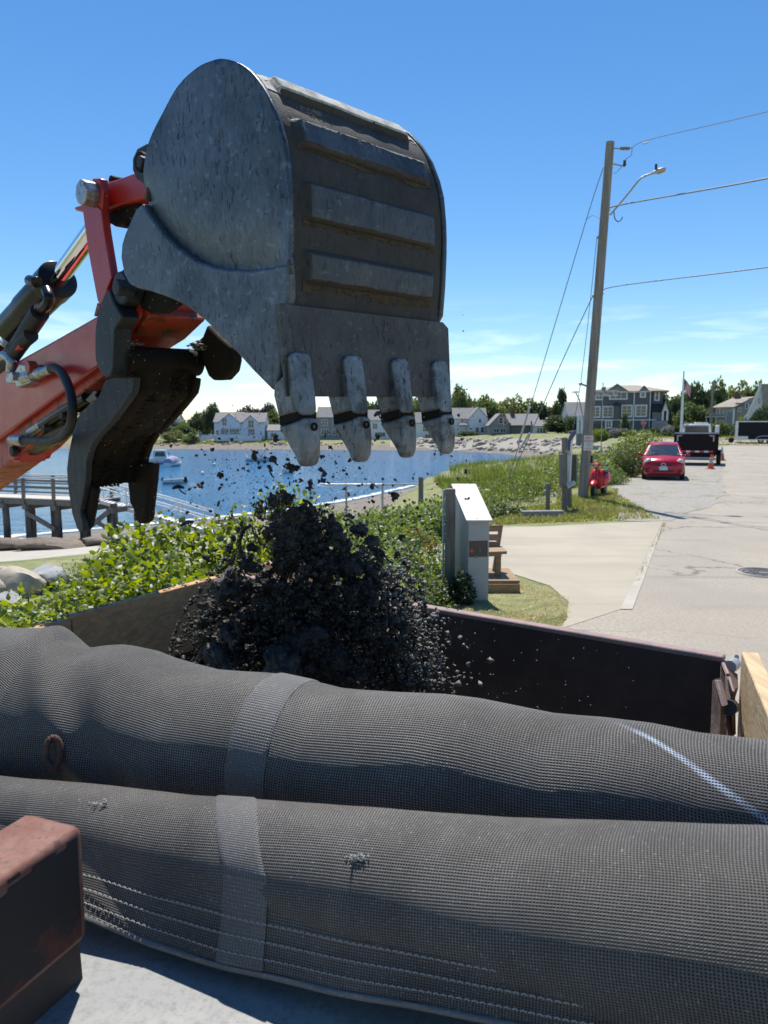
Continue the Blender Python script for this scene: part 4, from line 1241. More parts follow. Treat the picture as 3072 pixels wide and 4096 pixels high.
for i, px in enumerate((10, 100, 218, 332, 445)):
    t_ = min(along(px), Lp + 1.2)
    for off in (0.15, PW - 0.15):
        b = A_ + pd * t_ + pn * off
        zb = min(hz(b.x, b.y), WATER_Z) - 0.6
        MB().tube([(b.x, b.y, zb), (b.x + 0.03, b.y, (zb + pz) / 2), (b.x, b.y, pz - 0.1)], [0.19, 0.17, 0.16], 10).build('pile', M['pilewood'], pier, smooth=60)
    b0_, b1_ = A_ + pd * t_ + pn * -0.1, A_ + pd * t_ + pn * (PW + 0.1)
    MB().bar(b0_ - Vector((0, 0, 0.42)), b1_ - Vector((0, 0, 0.42)), 0.25, 0.25).build('cross_beam', M['greywood'], pier)
for (pa, ya, pb, yb) in ((105, 2050, 222, 2118), (345, 2118, 440, 2042), (345, 2062, 452, 2125)):
    MB().bar(P(pa, ya, A_.y - 2.6 * 0 + (pd.y * along(pa)) - 0.1), P(pb, yb, A_.y + pd.y * min(along(pb), Lp + 1) - 0.1), 0.09, 0.22).build('brace', M['greywood'], pier)

# sloping aluminium gangway from the pier head down to the beach
ga = B_ + pn * 0.35 + pd * 0.1
gend = T(850, 2132)
gd_ = (gend - ga); gl = gd_.length; gdn = gd_.normalized()
gs = Vector((-gdn.y, gdn.x, 0)).normalized()
GWd = 1.25
gw = thing('gangway', 'white aluminium gangway with handrails sloping from the pier to the beach', 'gangway', (ga.x, ga.y, ga.z))
nt = int(gl / 0.16)
for i in range(nt):
    c = ga + gd_ * ((i + 0.5) / nt)
    MB().bar(c - gs * 0.02, c + gs * GWd, gl / nt - 0.012, 0.03, up=(0, 0, 1)).build('tread', M['white'], gw)
for off in (0.0, GWd):
    MB().bar(ga + gs * off - Vector((0, 0, 0.08)), gend + gs * off - Vector((0, 0, 0.08)), 0.06, 0.15).build('side_beam', M['alu'], gw)
    top, midr = [], []
    for k in range(2):
        hh = (1.02, 0.62)[k]
        e = gend + gs * off + Vector((0, 0, hh))
        pts = [ga + gs * off + Vector((0, 0, hh)), ga.lerp(gend, 0.5) + gs * off + Vector((0, 0, hh)), e]
        if k == 0: pts += [e + gdn * 0.12 - Vector((0, 0, 0.10)), gend + gs * off + gdn * 0.15 + Vector((0, 0, 0.5)), gend + gs * off + gdn * 0.05]
        MB().tube(pts, 0.035, 8).build('handrail', M['white'], gw, smooth=50)
    for i in range(5):
        b = ga.lerp(gend, i / 4.3) + gs * off
        MB().bar(b, b + Vector((0, 0, 1.02)), 0.05, 0.05, up=gdn).build('rail_post', M['alu'], gw)
        if i < 4:
            b2 = ga.lerp(gend, (i + 1) / 4.3) + gs * off
            MB().bar(b + Vector((0, 0, 0.95)) if i % 2 else b, b2 if i % 2 else b2 + Vector((0, 0, 0.95)), 0.03, 0.03).build('brace', M['alu'], gw)
# low concrete wall by the foot of the gangway
wa_ = T(845, 2108); wb_ = T(985, 2100)
t = thing('low_wall', 'low tan concrete wall behind the vines near the gangway foot', 'wall', tuple(wa_))
MB().bar(wa_ + Vector((0, 0, 0.15)), wb_ + Vector((0, 0, 0.2)), 0.35, 0.55).build('wall', M['rock_tan'], t, bevel=0.04)

# ================================================================== BOATS
def hull(L, B, H, mat_out, mat_in, t, sheer=0.25, inside=True):
    """open hull, bow towards +x"""
    st = []
    for i in range(9):
        u = i / 8
        w = B / 2 * (1 - max(0, (u - 0.45) / 0.55) ** 2.2) * (0.86 + 0.14 * min(1, u * 3))
        zt = H * (0.78 + sheer * u ** 1.6)
        x = -L / 2 + L * u
        st.append([(x, -w, zt), (x, -w * 0.92, H * 0.35), (x * 0.985, -w * 0.55, 0.02), (x * 0.97, 0, -0.04 + 0.12 * max(0, u - 0.7)), (x * 0.985, w * 0.55, 0.02), (x, w * 0.92, H * 0.35), (x, w, zt)])
    mb = MB(); mb.loft(st, closed=False)
    mb.f = [f for f in mb.f if len(f) == 4]
    n = 7
    mb.f.append(tuple(range(n)))
    o = mb.build('hull', mat_out, t, local=True, smooth=50, solid=0.05)
    g1 = MB(); g1.tube([Vector(s[0]) for s in st] + [Vector(s[6]) for s in st[::-1]], 0.045, 6)
    g1.build('gunwale', mat_in, t, local=True)
    return st
M['boatwhite'] = mk('white_gelcoat', (0.72, 0.73, 0.72), 0.3)
M['boatcream'] = mk('cream_hull', (0.62, 0.62, 0.55), 0.35)
M['canvas'] = mk('lilac_grey_boat_canvas', (0.30, 0.30, 0.42), 0.85)
def boat(label, px, py, rz, fn, cat='boat'):
    p = G(px, py, WATER_Z)
    t = thing('boat', label, cat, (p.x, p.y, WATER_Z - 0.05), rz, 'boats moored in the bay')
    fn(t)
    return t
def dinghy(t):
    hull(2.7, 1.3, 0.62, M['boatcream'], M['boatwhite'], t)
    for x in (-0.6, 0.3): MB().box((x, 0, 0.38), (0.28, 1.1, 0.05)).build('thwart', M['boatwhite'], t, local=True)
    MB().box((-1.35, 0, 0.55), (0.22, 0.28, 0.5)).build('outboard_motor', M['darkmetal'], t, local=True, bevel=0.04)
def cabin(t):
    hull(6.2, 2.2, 1.15, M['boatwhite'], M['boatwhite'], t)
    MB().box((0.3, 0, 0.85), (5.0, 1.7, 0.1)).build('deck', M['boatwhite'], t, local=True)
    MB().prism([(-0.9, -0.8, 0.9), (1.5, -0.8, 0.9), (1.0, -0.8, 2.35), (-0.7, -0.8, 2.35)], (0, 1.6, 0)).build('cabin', M['boatwhite'], t, local=True)
    for y in (-0.83, 0.80): MB().prism([(-0.7, y, 1.35), (1.15, y, 1.35), (0.9, y, 2.15), (-0.55, y, 2.15)], (0, 0.03, 0)).build('window', M['glass'], t, local=True)
    MB().prism([(-0.95, -0.6, 1.25), (-0.93, -0.6, 2.2), (-0.93, 0.6, 2.2), (-0.95, 0.6, 1.25)], (0.03, 0, 0)).build('windscreen', M['glass'], t, local=True)
    MB().box((0.1, 0, 2.42), (2.3, 1.9, 0.12)).build('cabin_roof', M['boatwhite'], t, local=True, bevel=0.04)
    MB().box((-3.0, 0, 0.9), (0.4, 0.45, 0.9)).build('outboard_motor', M['darkmetal'], t, local=True, bevel=0.06)
def covered(t):
    hull(3.9, 1.8, 0.8, M['boatwhite'], M['boatwhite'], t)
    r = []
    for i in range(7):
        u = i / 6; x = -1.9 + 3.7 * u; w = 0.92 * (1 - max(0, (u - 0.45) / 0.55) ** 2.2); hh = 0.7 + 0.85 * math.sin(math.pi * min(1, u * 1.05 + 0.12)) * 0.8
        r.append([(x, w * math.cos(a), 0.6 + (hh - 0.2) * math.sin(a)) for a in np.linspace(0, math.pi, 9)])
    MB().loft(r, closed=False).build('canvas_cover', M['canvas'], t, local=True, smooth=50)
def runabout(t):
    hull(5.2, 2.0, 0.95, M['boatwhite'], M['boatwhite'], t)
    MB().box((0.2, 0, 0.95), (0.9, 0.8, 0.8)).build('console', M['boatwhite'], t, local=True, bevel=0.06)
    for x, y in ((-0.4, -0.7), (-0.4, 0.7), (0.9, -0.7), (0.9, 0.7)): MB().tube([(x, y, 0.8), (x, y * 0.9, 2.2)], 0.03, 6).build('canopy_pole', M['alu'], t, local=True)
    MB().box((0.25, 0, 2.22), (1.8, 1.7, 0.08)).build('canopy', M['canvas'], t, local=True)
    MB().box((-2.5, 0, 0.9), (0.4, 0.45, 0.9)).build('outboard_motor', M['boatwhite'], t, local=True, bevel=0.06)
    MB().box((-1.3, 0, 0.85), (0.5, 1.4, 0.4)).build('seat', M['boatwhite'], t, local=True, bevel=0.05)
boat('small cream rowing dinghy on the water right of the thumb', 700, 1934, R(20), dinghy)
boat('white cabin boat just right of the thumb claw', 638, 1855, R(12), cabin)
boat('boat under a lilac grey canvas cover', 697, 1864, R(75), covered)
boat('white open boat with a canopy far out between thumb and bucket', 1040, 1844, R(5), runabout)
boat('white boat at the left edge under the red arm', 40, 1862, R(170), dinghy).scale = (2.0, 2.0, 2.0)
def buoy(px, py, r, mat, label):
    p = G(px, py, WATER_Z)
    t = thing('mooring_buoy', label, 'buoy', (p.x, p.y, WATER_Z), 0, 'mooring buoys')
    mb = MB()
    rings = []
    for i in range(9):
        a = -math.pi / 2 + math.pi * i / 8
        rings.append([(r * math.cos(a) * math.cos(b), r * math.cos(a) * math.sin(b), r * 0.55 + r * math.sin(a)) for b in np.linspace(0, 2 * math.pi, 13)[:-1]])
    mb.loft(rings)
    mb.build('float', mat, t, local=True, smooth=60)
    MB().tube([(0, 0, r * 1.4), (0, 0, r * 1.75)], r * 0.14, 6).build('eye', M['galv'], t, local=True)
buoy(810, 1897, 0.26, M['boatwhite'], 'small round white buoy above and right of the dinghy')
buoy(857, 1862, 0.30, M['boatwhite'], 'white buoy left of the canopy boat')
buoy(1152, 1893, 0.85, M['boatwhite'], 'large white buoy below the first bucket tooth')

# ================================================================== UTILITY POLE, WIRES, SIGNS
pb = T(2330, 1992); PY = pb.y
ptop = P(2441, 568, PY - 0.35)
pole = thing('utility_pole', 'tall leaning wooden utility pole with a street light beside the road', 'utility pole', tuple(pb))
pts = [pb + Vector((0, 0, -0.4))] + [pb.lerp(ptop, k) for k in (0.05, 0.3, 0.6, 0.85, 1.0)]
MB().tube(pts, [0.155, 0.152, 0.145, 0.135, 0.125, 0.118], 16).build('pole_shaft', M['polewood'], pole, smooth=50)
def onpole(py):
    k = (1992 - py) / (1992 - 568.0)
    return pb.lerp(ptop, k)
rt = Vector((1, 0, 0))
MB().bar(onpole(1810) + Vector((0.17, 0.0, 0.0)), onpole(1845) + Vector((0.17, 0.0, 0)), 0.06, 0.10).build('dark_bracket', M['darkmetal'], pole)
# dead-end insulator and pin insulator
a = onpole(592) + rt * 0.12
MB().tube([a, a + rt * 0.18], 0.02, 8).build('eye_bolt', M['galv'], pole)
mb = MB()
ins = [a + rt * (0.18 + 0.035 * i) for i in range(9)]
mb.tube(ins, [0.03, 0.06, 0.032, 0.062, 0.032, 0.062, 0.032, 0.058, 0.025], 10)
mb.build('insulator', mk('brown_grey_porcelain', (0.22, 0.20, 0.19), 0.3), pole, smooth=40)
wire0 = a + rt * 0.52 + Vector((0, 0, 0.02))
MB().tube([ins[-1], wire0], 0.018, 6).build('clamp', M['galv'], pole)
a2 = onpole(650) + rt * 0.12
e2 = a2 + rt * 0.34 + Vector((0, 0, -0.07))
MB().tube([a2, e2], 0.02, 6).build('pin_bracket', M['galv'], pole)
MB().tube([e2 + Vector((0, 0, 0.0)), e2 + Vector((0, 0, 0.05)), e2 + Vector((0, 0, 0.10)), e2 + Vector((0, 0, 0.16))], [0.03, 0.05, 0.035, 0.045], 10).build('pin_insulator', M['darkmetal'], pole, smooth=40)
MB().tube(crom([wire0, wire0 + Vector((-0.02, 0, -0.2)), e2 + Vector((0.03, 0, 0.2)), e2 + Vector((0, 0, 0.1)), e2 + Vector((-0.2, 0, -0.14)), a2 + Vector((0.02, 0, -0.27))], 5), 0.008, 5).build('jumper_wire', M['darkmetal'], pole)
# cobra head street light
la = onpole(868) + rt * 0.13
arm = [P(2440, 860, PY), P(2470, 825, PY - 0.05), P(2520, 765, PY - 0.1), P(2560, 716, PY - 0.15), P(2590, 700, PY - 0.18), P(2615, 692, PY - 0.2)]
lam = MB(); lam.tube(crom(arm, 6), 0.030, 8)
lo_ = lam.build('lamp_arm', M['galv'], pole, smooth=60)
h0, h1 = P(2608, 693, PY - 0.2), P(2664, 674, PY - 0.25)
hd = (h1 - h0).normalized(); hu = Vector((0, 0, 1)); hs = hd.cross(hu).normalized(); hu = hs.cross(hd)
rings = []
for u, w, t1, t0 in ((0, 0.04, 0.03, 0.03), (0.15, 0.06, 0.05, 0.04), (0.4, 0.105, 0.07, 0.06), (0.75, 0.12, 0.065, 0.065), (0.95, 0.08, 0.035, 0.05), (1.0, 0.03, 0.01, 0.03)):
    c = h0.lerp(h1, u)
    rings.append([c + hs * w * math.cos(q) + hu * ((t1 if math.sin(q) > 0 else t0) * math.sin(q)) for q in np.linspace(0, 2 * math.pi, 13)[:-1]])
lh = MB().loft(rings).build('lamp_head', mk('lamp_housing', (0.42, 0.40, 0.37), 0.5, 0.2), pole, smooth=50)
c = h0.lerp(h1, 0.62) - hu * 0.05
MB().loft([[c + hd * 0.13 * math.cos(q) + hs * 0.085 * math.sin(q) for q in np.linspace(0, 2 * math.pi, 13)[:-1]], [c - hu * 0.03 + hd * 0.10 * math.cos(q) + hs * 0.06 * math.sin(q) for q in np.linspace(0, 2 * math.pi, 13)[:-1]]]).build('lens', mk('lamp_lens', (0.35, 0.26, 0.20), 0.3), lh, smooth=50)
c = h0.lerp(h1, 0.32) + hu * 0.06
MB().tube([c, c + Vector((0, 0, 0.15))], 0.035, 10).build('photocell', M['darkmetal'], lh, smooth=50)
# loose cable loop and steps
MB().tube(crom([P(2456, 840, PY), P(2458, 870, PY), P(2470, 886, PY), P(2484, 880, PY), P(2490, 868, PY)], 5), 0.014, 6).build('cable_loop', M['rubber'], pole)
for py in (930, 1160): MB().disc(onpole(py) - rt * 0.15, (1, 0, 0), 0.04, 0.05, 8).build('clamp', M['galv'], pole)
sta = P(2368, 1552, PY - 0.1); stb = P(2322, 1535, PY - 0.1)
MB().tube([sta, stb], 0.028, 8).build('guy_strut', M['galv'], pole)
MB().disc(stb, (1, 0, 0.3), 0.05, 0.08, 8).build('strut_end', M['galv'], pole)

M['wire'] = mk('wire', (0.16, 0.17, 0.18), 0.6, 0.2)
def wire(name, label, pts, r, cat='wire', group='wires on the utility pole'):
    pts = [Vector(p) for p in pts]
    t = MB().tube(crom(pts, 6), r, 6).build(name, M['wire'], None)
    return tag(t, label, cat, group)
# three spans leave to the right, past the camera
wire('power_line', 'topmost wire running right from the insulator on the utility pole', [wire0, P(2600, 558, PY - 1.5), P(3072, 446, PY - 6), P(3600, 300, PY - 9.5)], 0.009)
MB().tube([P(2575, 574, PY - 1.2), P(2592, 570, PY - 1.4)], 0.028, 8).build('splice', M['alu'], bpy.data.objects['power_line'])
wire('power_cable', 'thick middle cable running right from under the street light arm', [onpole(826) + rt * 0.14, P(2480, 820, PY - 0.6), P(3072, 713, PY - 6), P(3600, 590, PY - 9.5)], 0.019)
wire('phone_cable', 'lowest cable running right from halfway up the utility pole', [onpole(1152) + rt * 0.15, P(2460, 1146, PY - 0.6), P(3072, 1069, PY - 6), P(3600, 990, PY - 9.5)], 0.013)
# guys to the left
g1 = T(2036, 1868)
wire('guy_wire', 'long guy wire from near the top of the utility pole to the left', [onpole(664) - rt * 0.14, P(2345, 880, PY + 0.3), P(2120, 1632, PY + 1.2), T(2032, 1925)], 0.013)
wire('guy_wire', 'lower guy wire from the middle of the utility pole to the left', [onpole(1160) - rt * 0.16, P(2260, 1420, PY + 0.4), P(2122, 1735, PY + 1.0), T(2036, 1928)], 0.013)
wire('guy_wire', 'steep thin wire close to the left side of the utility pole', [onpole(930) - rt * 0.17, stb, T(2238, 1990)], 0.009)
wire('bond_wire', 'short slack wire between the long guy and the pole', [P(2345, 880, PY + 0.3), P(2370, 862, PY + 0.2), onpole(858) - rt * 0.14], 0.008)
def guard(px0, py0, px1, py1, Y0, Y1, label):
    t = thing('guy_guard', label, 'guy guard', tuple(P(px1, py1, Y1)), 0, 'plastic guy wire guards')
    a_, b_ = P(px0, py0, Y0), P(px1, py1, Y1)
    MB().tube([a_, b_], 0.032, 10).build('sleeve', mk('pale_grey_plastic', (0.50, 0.48, 0.46), 0.6), t, smooth=60)
    MB().disc(a_, b_ - a_, 0.042, 0.06, 10).build('cap', M['trim'], t)
ga_ = T(2032, 1925)
guard(2119, 1628, 2072, 1780, PY + 1.2, PY + 1.25, 'long pale plastic sleeve on the upper guy wire')
guard(2117, 1735, 2078, 1800, PY + 1.0, PY + 1.1, 'short pale plastic sleeve on the lower guy wire')
guard(2046, 1870, 2032, 1925, PY + 1.3, ga_.y, 'pale plastic sleeve at the foot of the guy wires in the grass')

# NO PARKING sign fixed to the pole
nc = P(2354, 1772, PY - 0.27)
t = thing('no_parking_sign', 'white metal sign with red NO PARKING lettering on the utility pole', 'sign', tuple(nc), R(4))
M['signwhite'] = mk('sign_white', (0.62, 0.58, 0.58), 0.45)
M['signred'] = mk('sign_red', (0.55, 0.05, 0.05), 0.5)
MB().box((0, 0, 0), (0.295, 0.006, 0.455)).build('plate', M['signwhite'], t, local=True, bevel=0.012)
for k, (s_, sz, z_) in enumerate((('NO', 0.115, 0.150), ('PARKING', 0.066, 0.055), ('ANY', 0.045, -0.03), ('TIME', 0.045, -0.085))):
    text_obj('lettering', s_, sz, M['signred'], t, (0, -0.005, z_), (math.pi / 2, 0, 0))
MB().box((0, -0.004, -0.165), (0.2, 0.004, 0.014)).build('printed_arrow', M['signred'], t, local=True)

# street name sign with stop sign further down the road
sp = P(2407, 1700, 58); zg = hz(sp.x, sp.y)
t = thing('street_name_sign', 'white street name sign reading King Philip Rd on a thin post', 'sign', (sp.x, sp.y, zg))
zt = P(2407, 1535, 58).z
MB().tube([(0, 0, 0), (0, 0, zt - zg)], 0.035, 8).build('post', M['galv'], t, local=True)
zb = P(2407, 1573, 58).z - zg
k_ = 58 / F
M['signblack'] = mk('sign_black', (0.05, 0.05, 0.06), 0.5)
MB().box((16 * k_, -0.05, zb), (88 * k_, 0.012, 24 * k_)).build('name_blade', mk('sign_pale', (0.50, 0.49, 0.47), 0.5), t, local=True, bevel=0.01)
text_obj('lettering', 'King Philip Rd', 17.5 * k_, M['signblack'], t, (16 * k_, -0.062, zb), (math.pi / 2, 0, 0), depth=0.006)
zb2 = P(2407, 1557, 58).z - zg
MB().box((0.06, 0.05, zb2 + 0.02), (0.012, 1.15, 16 * k_)).build('name_blade', mk('sign_dark_edge', (0.12, 0.12, 0.12), 0.5), t, local=True, bevel=0.01)
MB().tube([(0, 0, zt - zg), (0, 0, zt - zg + 0.12)], [0.045, 0.01], 8).build('finial', M['galv'], t, local=True)
sp = P(2575, 1692, 76); zg = hz(sp.x, sp.y)
t = thing('stop_sign', 'red octagonal STOP sign in front of the shingled house', 'stop sign', (sp.x, sp.y, zg))
zc = sp.z - zg; r_ = 10.5 * 76 / F
MB().bar((0, 0.05, 0), (0, 0.05, zc + r_), 0.06, 0.06).build('post', M['galv'], t, local=True)
oc = [(r_ * 1.08 * math.cos(R(22.5 + 45 * i)), -0.01, zc + r_ * 1.08 * math.sin(R(22.5 + 45 * i))) for i in range(8)]
MB().prism(oc, (0, 0.012, 0)).build('border', M['trim'], t, local=True)
oc = [(r_ * math.cos(R(22.5 + 45 * i)), -0.022, zc + r_ * math.sin(R(22.5 + 45 * i))) for i in range(8)]
MB().prism(oc, (0, 0.01, 0)).build('face', mk('stop_red', (0.45, 0.03, 0.04), 0.5), t, local=True)
text_obj('lettering', 'STOP', r_ * 0.72, M['trim'], t, (0, -0.028, zc), (math.pi / 2, 0, 0), depth=0.004)

# flagpole with flag
fp = P(2724, 1745, 112); zg = hz(fp.x, fp.y)
t = thing('flagpole', 'white flagpole flying the American flag in light wind', 'flagpole', (fp.x, fp.y, zg))
ft = P(2727, 1486, 112).z - zg
MB().tube([(0, 0, 0), (0, 0, ft * 0.5), (0, 0, ft)], [0.22, 0.19, 0.10], 12).build('pole', M['alu'], t, local=True, smooth=60)
MB().tube([(0, 0, ft), (0, 0, ft + 0.12), (0, 0, ft + 0.2)], [0.05, 0.12, 0.03], 10).build('ball', M['alu'], t, local=True)
M['flagred'] = mk('flag_red', (0.50, 0.03, 0.05), 0.8); M['flagwhite'] = mk('flag_white', (0.70, 0.68, 0.68), 0.8); M['flagblue'] = mk('flag_blue', (0.03, 0.05, 0.13), 0.8)
kz = 112 / F
def flagpt(u, v):                     # u along the fly, v down the hoist; drooping in folds
    fold = math.sin(u * 9 + v * 1.5) * 0.20
    x = 0.05 + u * 30 * kz + fold * 0.4 - 0.10 * v
    z = ft - 1.0 - v * 40 * kz - u * 38 * kz * (0.55 + 0.45 * u)
    return Vector((x, fold, z))
NU = 14
for i in range(13):
    mb = MB()
    v0, v1 = i / 13, (i + 1) / 13
    u0 = 0.4 if i < 7 else 0.0
    rows = [[flagpt(u0 + (1 - u0) * j / NU, v0), flagpt(u0 + (1 - u0) * j / NU, v1)] for j in range(NU + 1)]
    mb.loft(rows, caps=False, closed=False)
    mb.build('stripe', M['flagred'] if i % 2 == 0 else M['flagwhite'], t, local=True, smooth=60)
mb = MB(); rows = [[flagpt(0.4 * j / 6, 0), flagpt(0.4 * j / 6, 7 / 13)] for j in range(7)]
mb.loft(rows, caps=False, closed=False)
cant = mb.build('canton', M['flagblue'], t, local=True, smooth=60)
mb = MB()
for r_i in range(9):
    for c_i in range(6 if r_i % 2 == 0 else 5):
        q = flagpt(0.4 * ((c_i + (0.5 if r_i % 2 == 0 else 1.0)) / 6), (r_i + 0.6) / 9.2 * 7 / 13) + Vector((0, -0.02, 0))
        pts = []
        for s5 in range(10):
            rr_ = 0.05 if s5 % 2 == 0 else 0.02
            pts.append(q + Vector((rr_ * math.sin(s5 * math.pi / 5), 0, rr_ * math.cos(s5 * math.pi / 5))))
        mb.add(pts, [tuple(range(10))])
tag(mb.build('stars', M['flagwhite'], cant, local=True), kind='stuff')

# far utility pole
fp = P(2843, 1715, 122); zg = hz(fp.x, fp.y); fz = P(2848, 1526, 122).z - zg
t = thing('far_utility_pole', 'far grey utility pole with a crossarm behind the black trailers', 'utility pole', (fp.x, fp.y, zg))
MB().tube([(0, 0, 0), (0, 0, fz)], [0.24, 0.16], 10).build('pole_shaft', M['polewood'], t, local=True, smooth=60)
MB().box((0, 0, fz - 0.25), (1.3, 0.15, 0.15)).build('crossarm', M['polewood'], t, local=True)
for x in (-0.55, 0, 0.55): MB().tube([(x, 0, fz - 0.2), (x, 0, fz + 0.1)], 0.06, 8).build('insulator', M['darkmetal'], t, local=True)
# slim lamp on a leaning arm left of the pole
a_ = P(2345, 1718, 62); zg = hz(a_.x, a_.y)
a_.z = zg
t = thing('slim_street_lamp', 'slim street lamp with a white shade left of the utility pole', 'street lamp', (a_.x, a_.y, zg))
q0, q1, q2 = P(2336, 1690, 62), P(2318, 1600, 62), P(2302, 1568, 62)
MB().tube([a_, q0, q1, q2], 0.05, 8).build('pole', M['galv'], t, smooth=60)
MB().tube([q2 + Vector((0, 0, -0.05)), q2 + Vector((0, 0, 0.05)), q2 + Vector((0, 0, 0.16))], [0.28, 0.26, 0.05], 14).build('lamp_shade', M['white'], t, smooth=40)
# white pillar on the lawn
fp = P(2869, 1715, 104); zg = hz(fp.x, fp.y)
t = thing('white_pillar', 'white round pillar standing on the lawn behind the dump trailer', 'pillar', (fp.x, fp.y, zg))
MB().tube([(0, 0, 0), (0, 0, 1.9)], 0.27, 16).build('shaft', M['white'], t, local=True, smooth=60)
MB().tube([(0, 0, 1.9), (0, 0, 1.98), (0, 0, 2.02)], [0.29, 0.29, 0.2], 16).build('cap', M['trim'], t, local=True)

# ------------------------------------------------ notice board seen almost edge on
kb = T(2268, 2048); KY = kb.y
t = thing('notice_board', 'weathered wooden notice board seen edge on beside the utility pole', 'notice board', tuple(kb))
def kbar(p0, p1, w, h, name, mat, Y0=0.0, Y1=0.0):
    return MB().bar(P(p0[0], p0[1], KY + Y0), P(p1[0], p1[1], KY + Y1), w, h, up=(0, 1, 0)).build(name, M[mat], t, bevel=0.006)
kbar((2258, 2060), (2258, 1750), 0.12, 0.12, 'post', 'greywood', 0, 0)
kbar((2276, 2050), (2276, 1755), 0.12, 0.12, 'post', 'greywood', 1.0, 1.0)
kbar((2250, 1816), (2250, 1946), 0.14, 0.16, 'board_edge', 'greywood', -0.12, -0.12)
M['bluesign'] = mk('pale_blue_panel', (0.36, 0.46, 0.56), 0.5); M['navysign'] = mk('dull_navy_panel', (0.085, 0.085, 0.19), 0.6)
MB().prism([P(2264, 1815, KY - 0.05), P(2282, 1818, KY + 0.9), P(2280, 1928, KY + 0.9), P(2263, 1932, KY - 0.05)], (0.02, 0, 0)).build('panel', M['bluesign'], t)
for x0, x1 in ((2287, 2294), (2295, 2302), (2303, 2310)):
    MB().prism([P(x0, 1818, KY + 1.0), P(x1, 1818, KY + 1.05), P(x1, 1928, KY + 1.05), P(x0, 1928, KY + 1.0)], (0, 0.03, 0)).build('back_plank', M['greywood'], t)
kbar((2278, 1926), (2288, 1752), 0.045, 0.045, 'diagonal_pole', 'alu', 0.3, 0.3)
MB().prism([P(2262, 1932, KY - 0.1), P(2272, 1946, KY - 0.35), P(2304, 1930, KY + 0.9), P(2296, 1922, KY + 1.0)], (0, 0, -0.05)).build('shelf', M['deckwood'], t)
MB().prism([P(2272, 1796, KY), P(2272, 1765, KY), P(2279, 1742, KY), P(2290, 1726, KY), P(2306, 1720, KY), P(2303, 1738, KY), P(2294, 1750, KY), P(2284, 1765, KY), P(2280, 1796, KY)], (0.0, 0.05, 0)).build('curved_sign', M['navysign'], t)
MB().bar(P(2262, 1804, KY - 0.1), P(2280, 1815, KY + 0.3), 0.05, 0.06).build('cap_rail', M['rock_tan'], t)
# small timber post with a fitting
kb2 = T(2190, 2046)
t = thing('short_post', 'short grey timber post with a metal fitting left of the notice board', 'post', tuple(kb2))
s_ = kb2.y / F
MB().box((0, 0, 55 * s_), (16 * s_, 16 * s_, 118 * s_)).build('post', M['greywood'], t, local=True, bevel=0.015)
MB().tube([(-8 * s_, 0, 82 * s_), (-14 * s_, -0.02, 84 * s_), (-16 * s_, -0.02, 74 * s_)], 0.035, 8).build('tap', M['galv'], t, local=True, smooth=50)
c0, c1 = T(2088, 2068), T(2252, 2066)
t = thing('timber_kerb', 'long pale timber lying on the grass edge of the driveway', 'timber', tuple(c0))
MB().bar(c0 + Vector((0, 0, 0.07)), c1 + Vector((0, 0, 0.07)), 0.16, 0.16).build('timber', M['rock_grey'], t, bevel=0.02)

# chain link style pipe fence down by the beach
fz_ = []
for px, top, bot in ((1385, 1945, 2012), (1530, 1944, 2000), (1684, 1908, 2092)):
    fz_.append((px, top, bot))
t0_ = T(1684, 2092)
FY = 15.5
t = thing('pipe_fence', 'grey metal pipe fence in the bushes above the beach', 'fence', tuple(P(1684, 2092, FY)))
for px, top, bot in ((1385, 1940, 2060), (1530, 1938, 2070)):
    a_ = P(px, top, FY + 1.5); MB().tube([Vector((a_.x, a_.y, hz(a_.x, a_.y) - 0.1)), a_], 0.025, 8).build('post', M['galv'], t, smooth=60)
a_ = P(1684, 1908, FY); MB().tube([Vector((a_.x, a_.y, hz(a_.x, a_.y) - 0.1)), a_], 0.055, 10).build('post', M['greywood'], t, smooth=60)
MB().tube([P(1290, 1938, FY + 1.6), P(1530, 1938, FY + 1.5), P(1684, 1936, FY)], 0.02, 8).build('top_rail', M['galv'], t)

# ------------------------------------------------ white box on a post, bench on its platform
bf = G(1914, 2402, 0.0); BY = bf.y
zt0 = P(1914, 2078, BY).z
k = BY / F
xl, xr = P(1873, 2240, BY).x, P(1955, 2240, BY).x
BYb = BY + 0.62
ztb = P(1865, 1948, BYb).z
t = thing('white_box', 'tall white box with a sloping lid and a dark sticker beside the bench', 'box', (bf.x, BY, 0))
zb0 = 0.0
xlb, xrb = xl - 0.125, xr - 0.125
side = lambda x, xb: [(x, BY, zb0), (xb, BYb, zb0 + 0.05), (xb, BYb, ztb - 0.02), (x, BY, zt0 - 0.01)]
wb = M['whiteboard']
MB().prism([(xl, BY, zb0), (xr, BY, zb0), (xr, BY, zt0 - 0.01), (xl, BY, zt0 - 0.01)], (0, 0.018, 0)).build('front_panel', wb, t)
MB().prism([(p[0], p[1] + 0.0185 if i in (0, 3) else p[1], p[2]) for i, p in enumerate(side(xl, xlb))], (0.018, 0, 0)).build('side_panel', wb, t)
MB().prism([(p[0], p[1] + 0.0185 if i in (0, 3) else p[1], p[2]) for i, p in enumerate(side(xr, xrb))], (-0.018, 0, 0)).build('side_panel', wb, t)
MB().prism([(xlb + .02, BYb - .02, zb0 + .05), (xrb - .02, BYb - .02, zb0 + .05), (xrb - .02, BYb - .02, ztb - .03), (xlb + .02, BYb - .02, ztb - .03)], (0, 0.018, 0)).build('back_panel', wb, t)
lid = [(xl - 0.035, BY - 0.05, zt0 + 0.0 - 0.03), (xr + 0.035, BY - 0.05, zt0 - 0.03), (xrb + 0.035, BYb + 0.02, ztb + 0.015), (xlb - 0.035, BYb + 0.02, ztb + 0.015)]
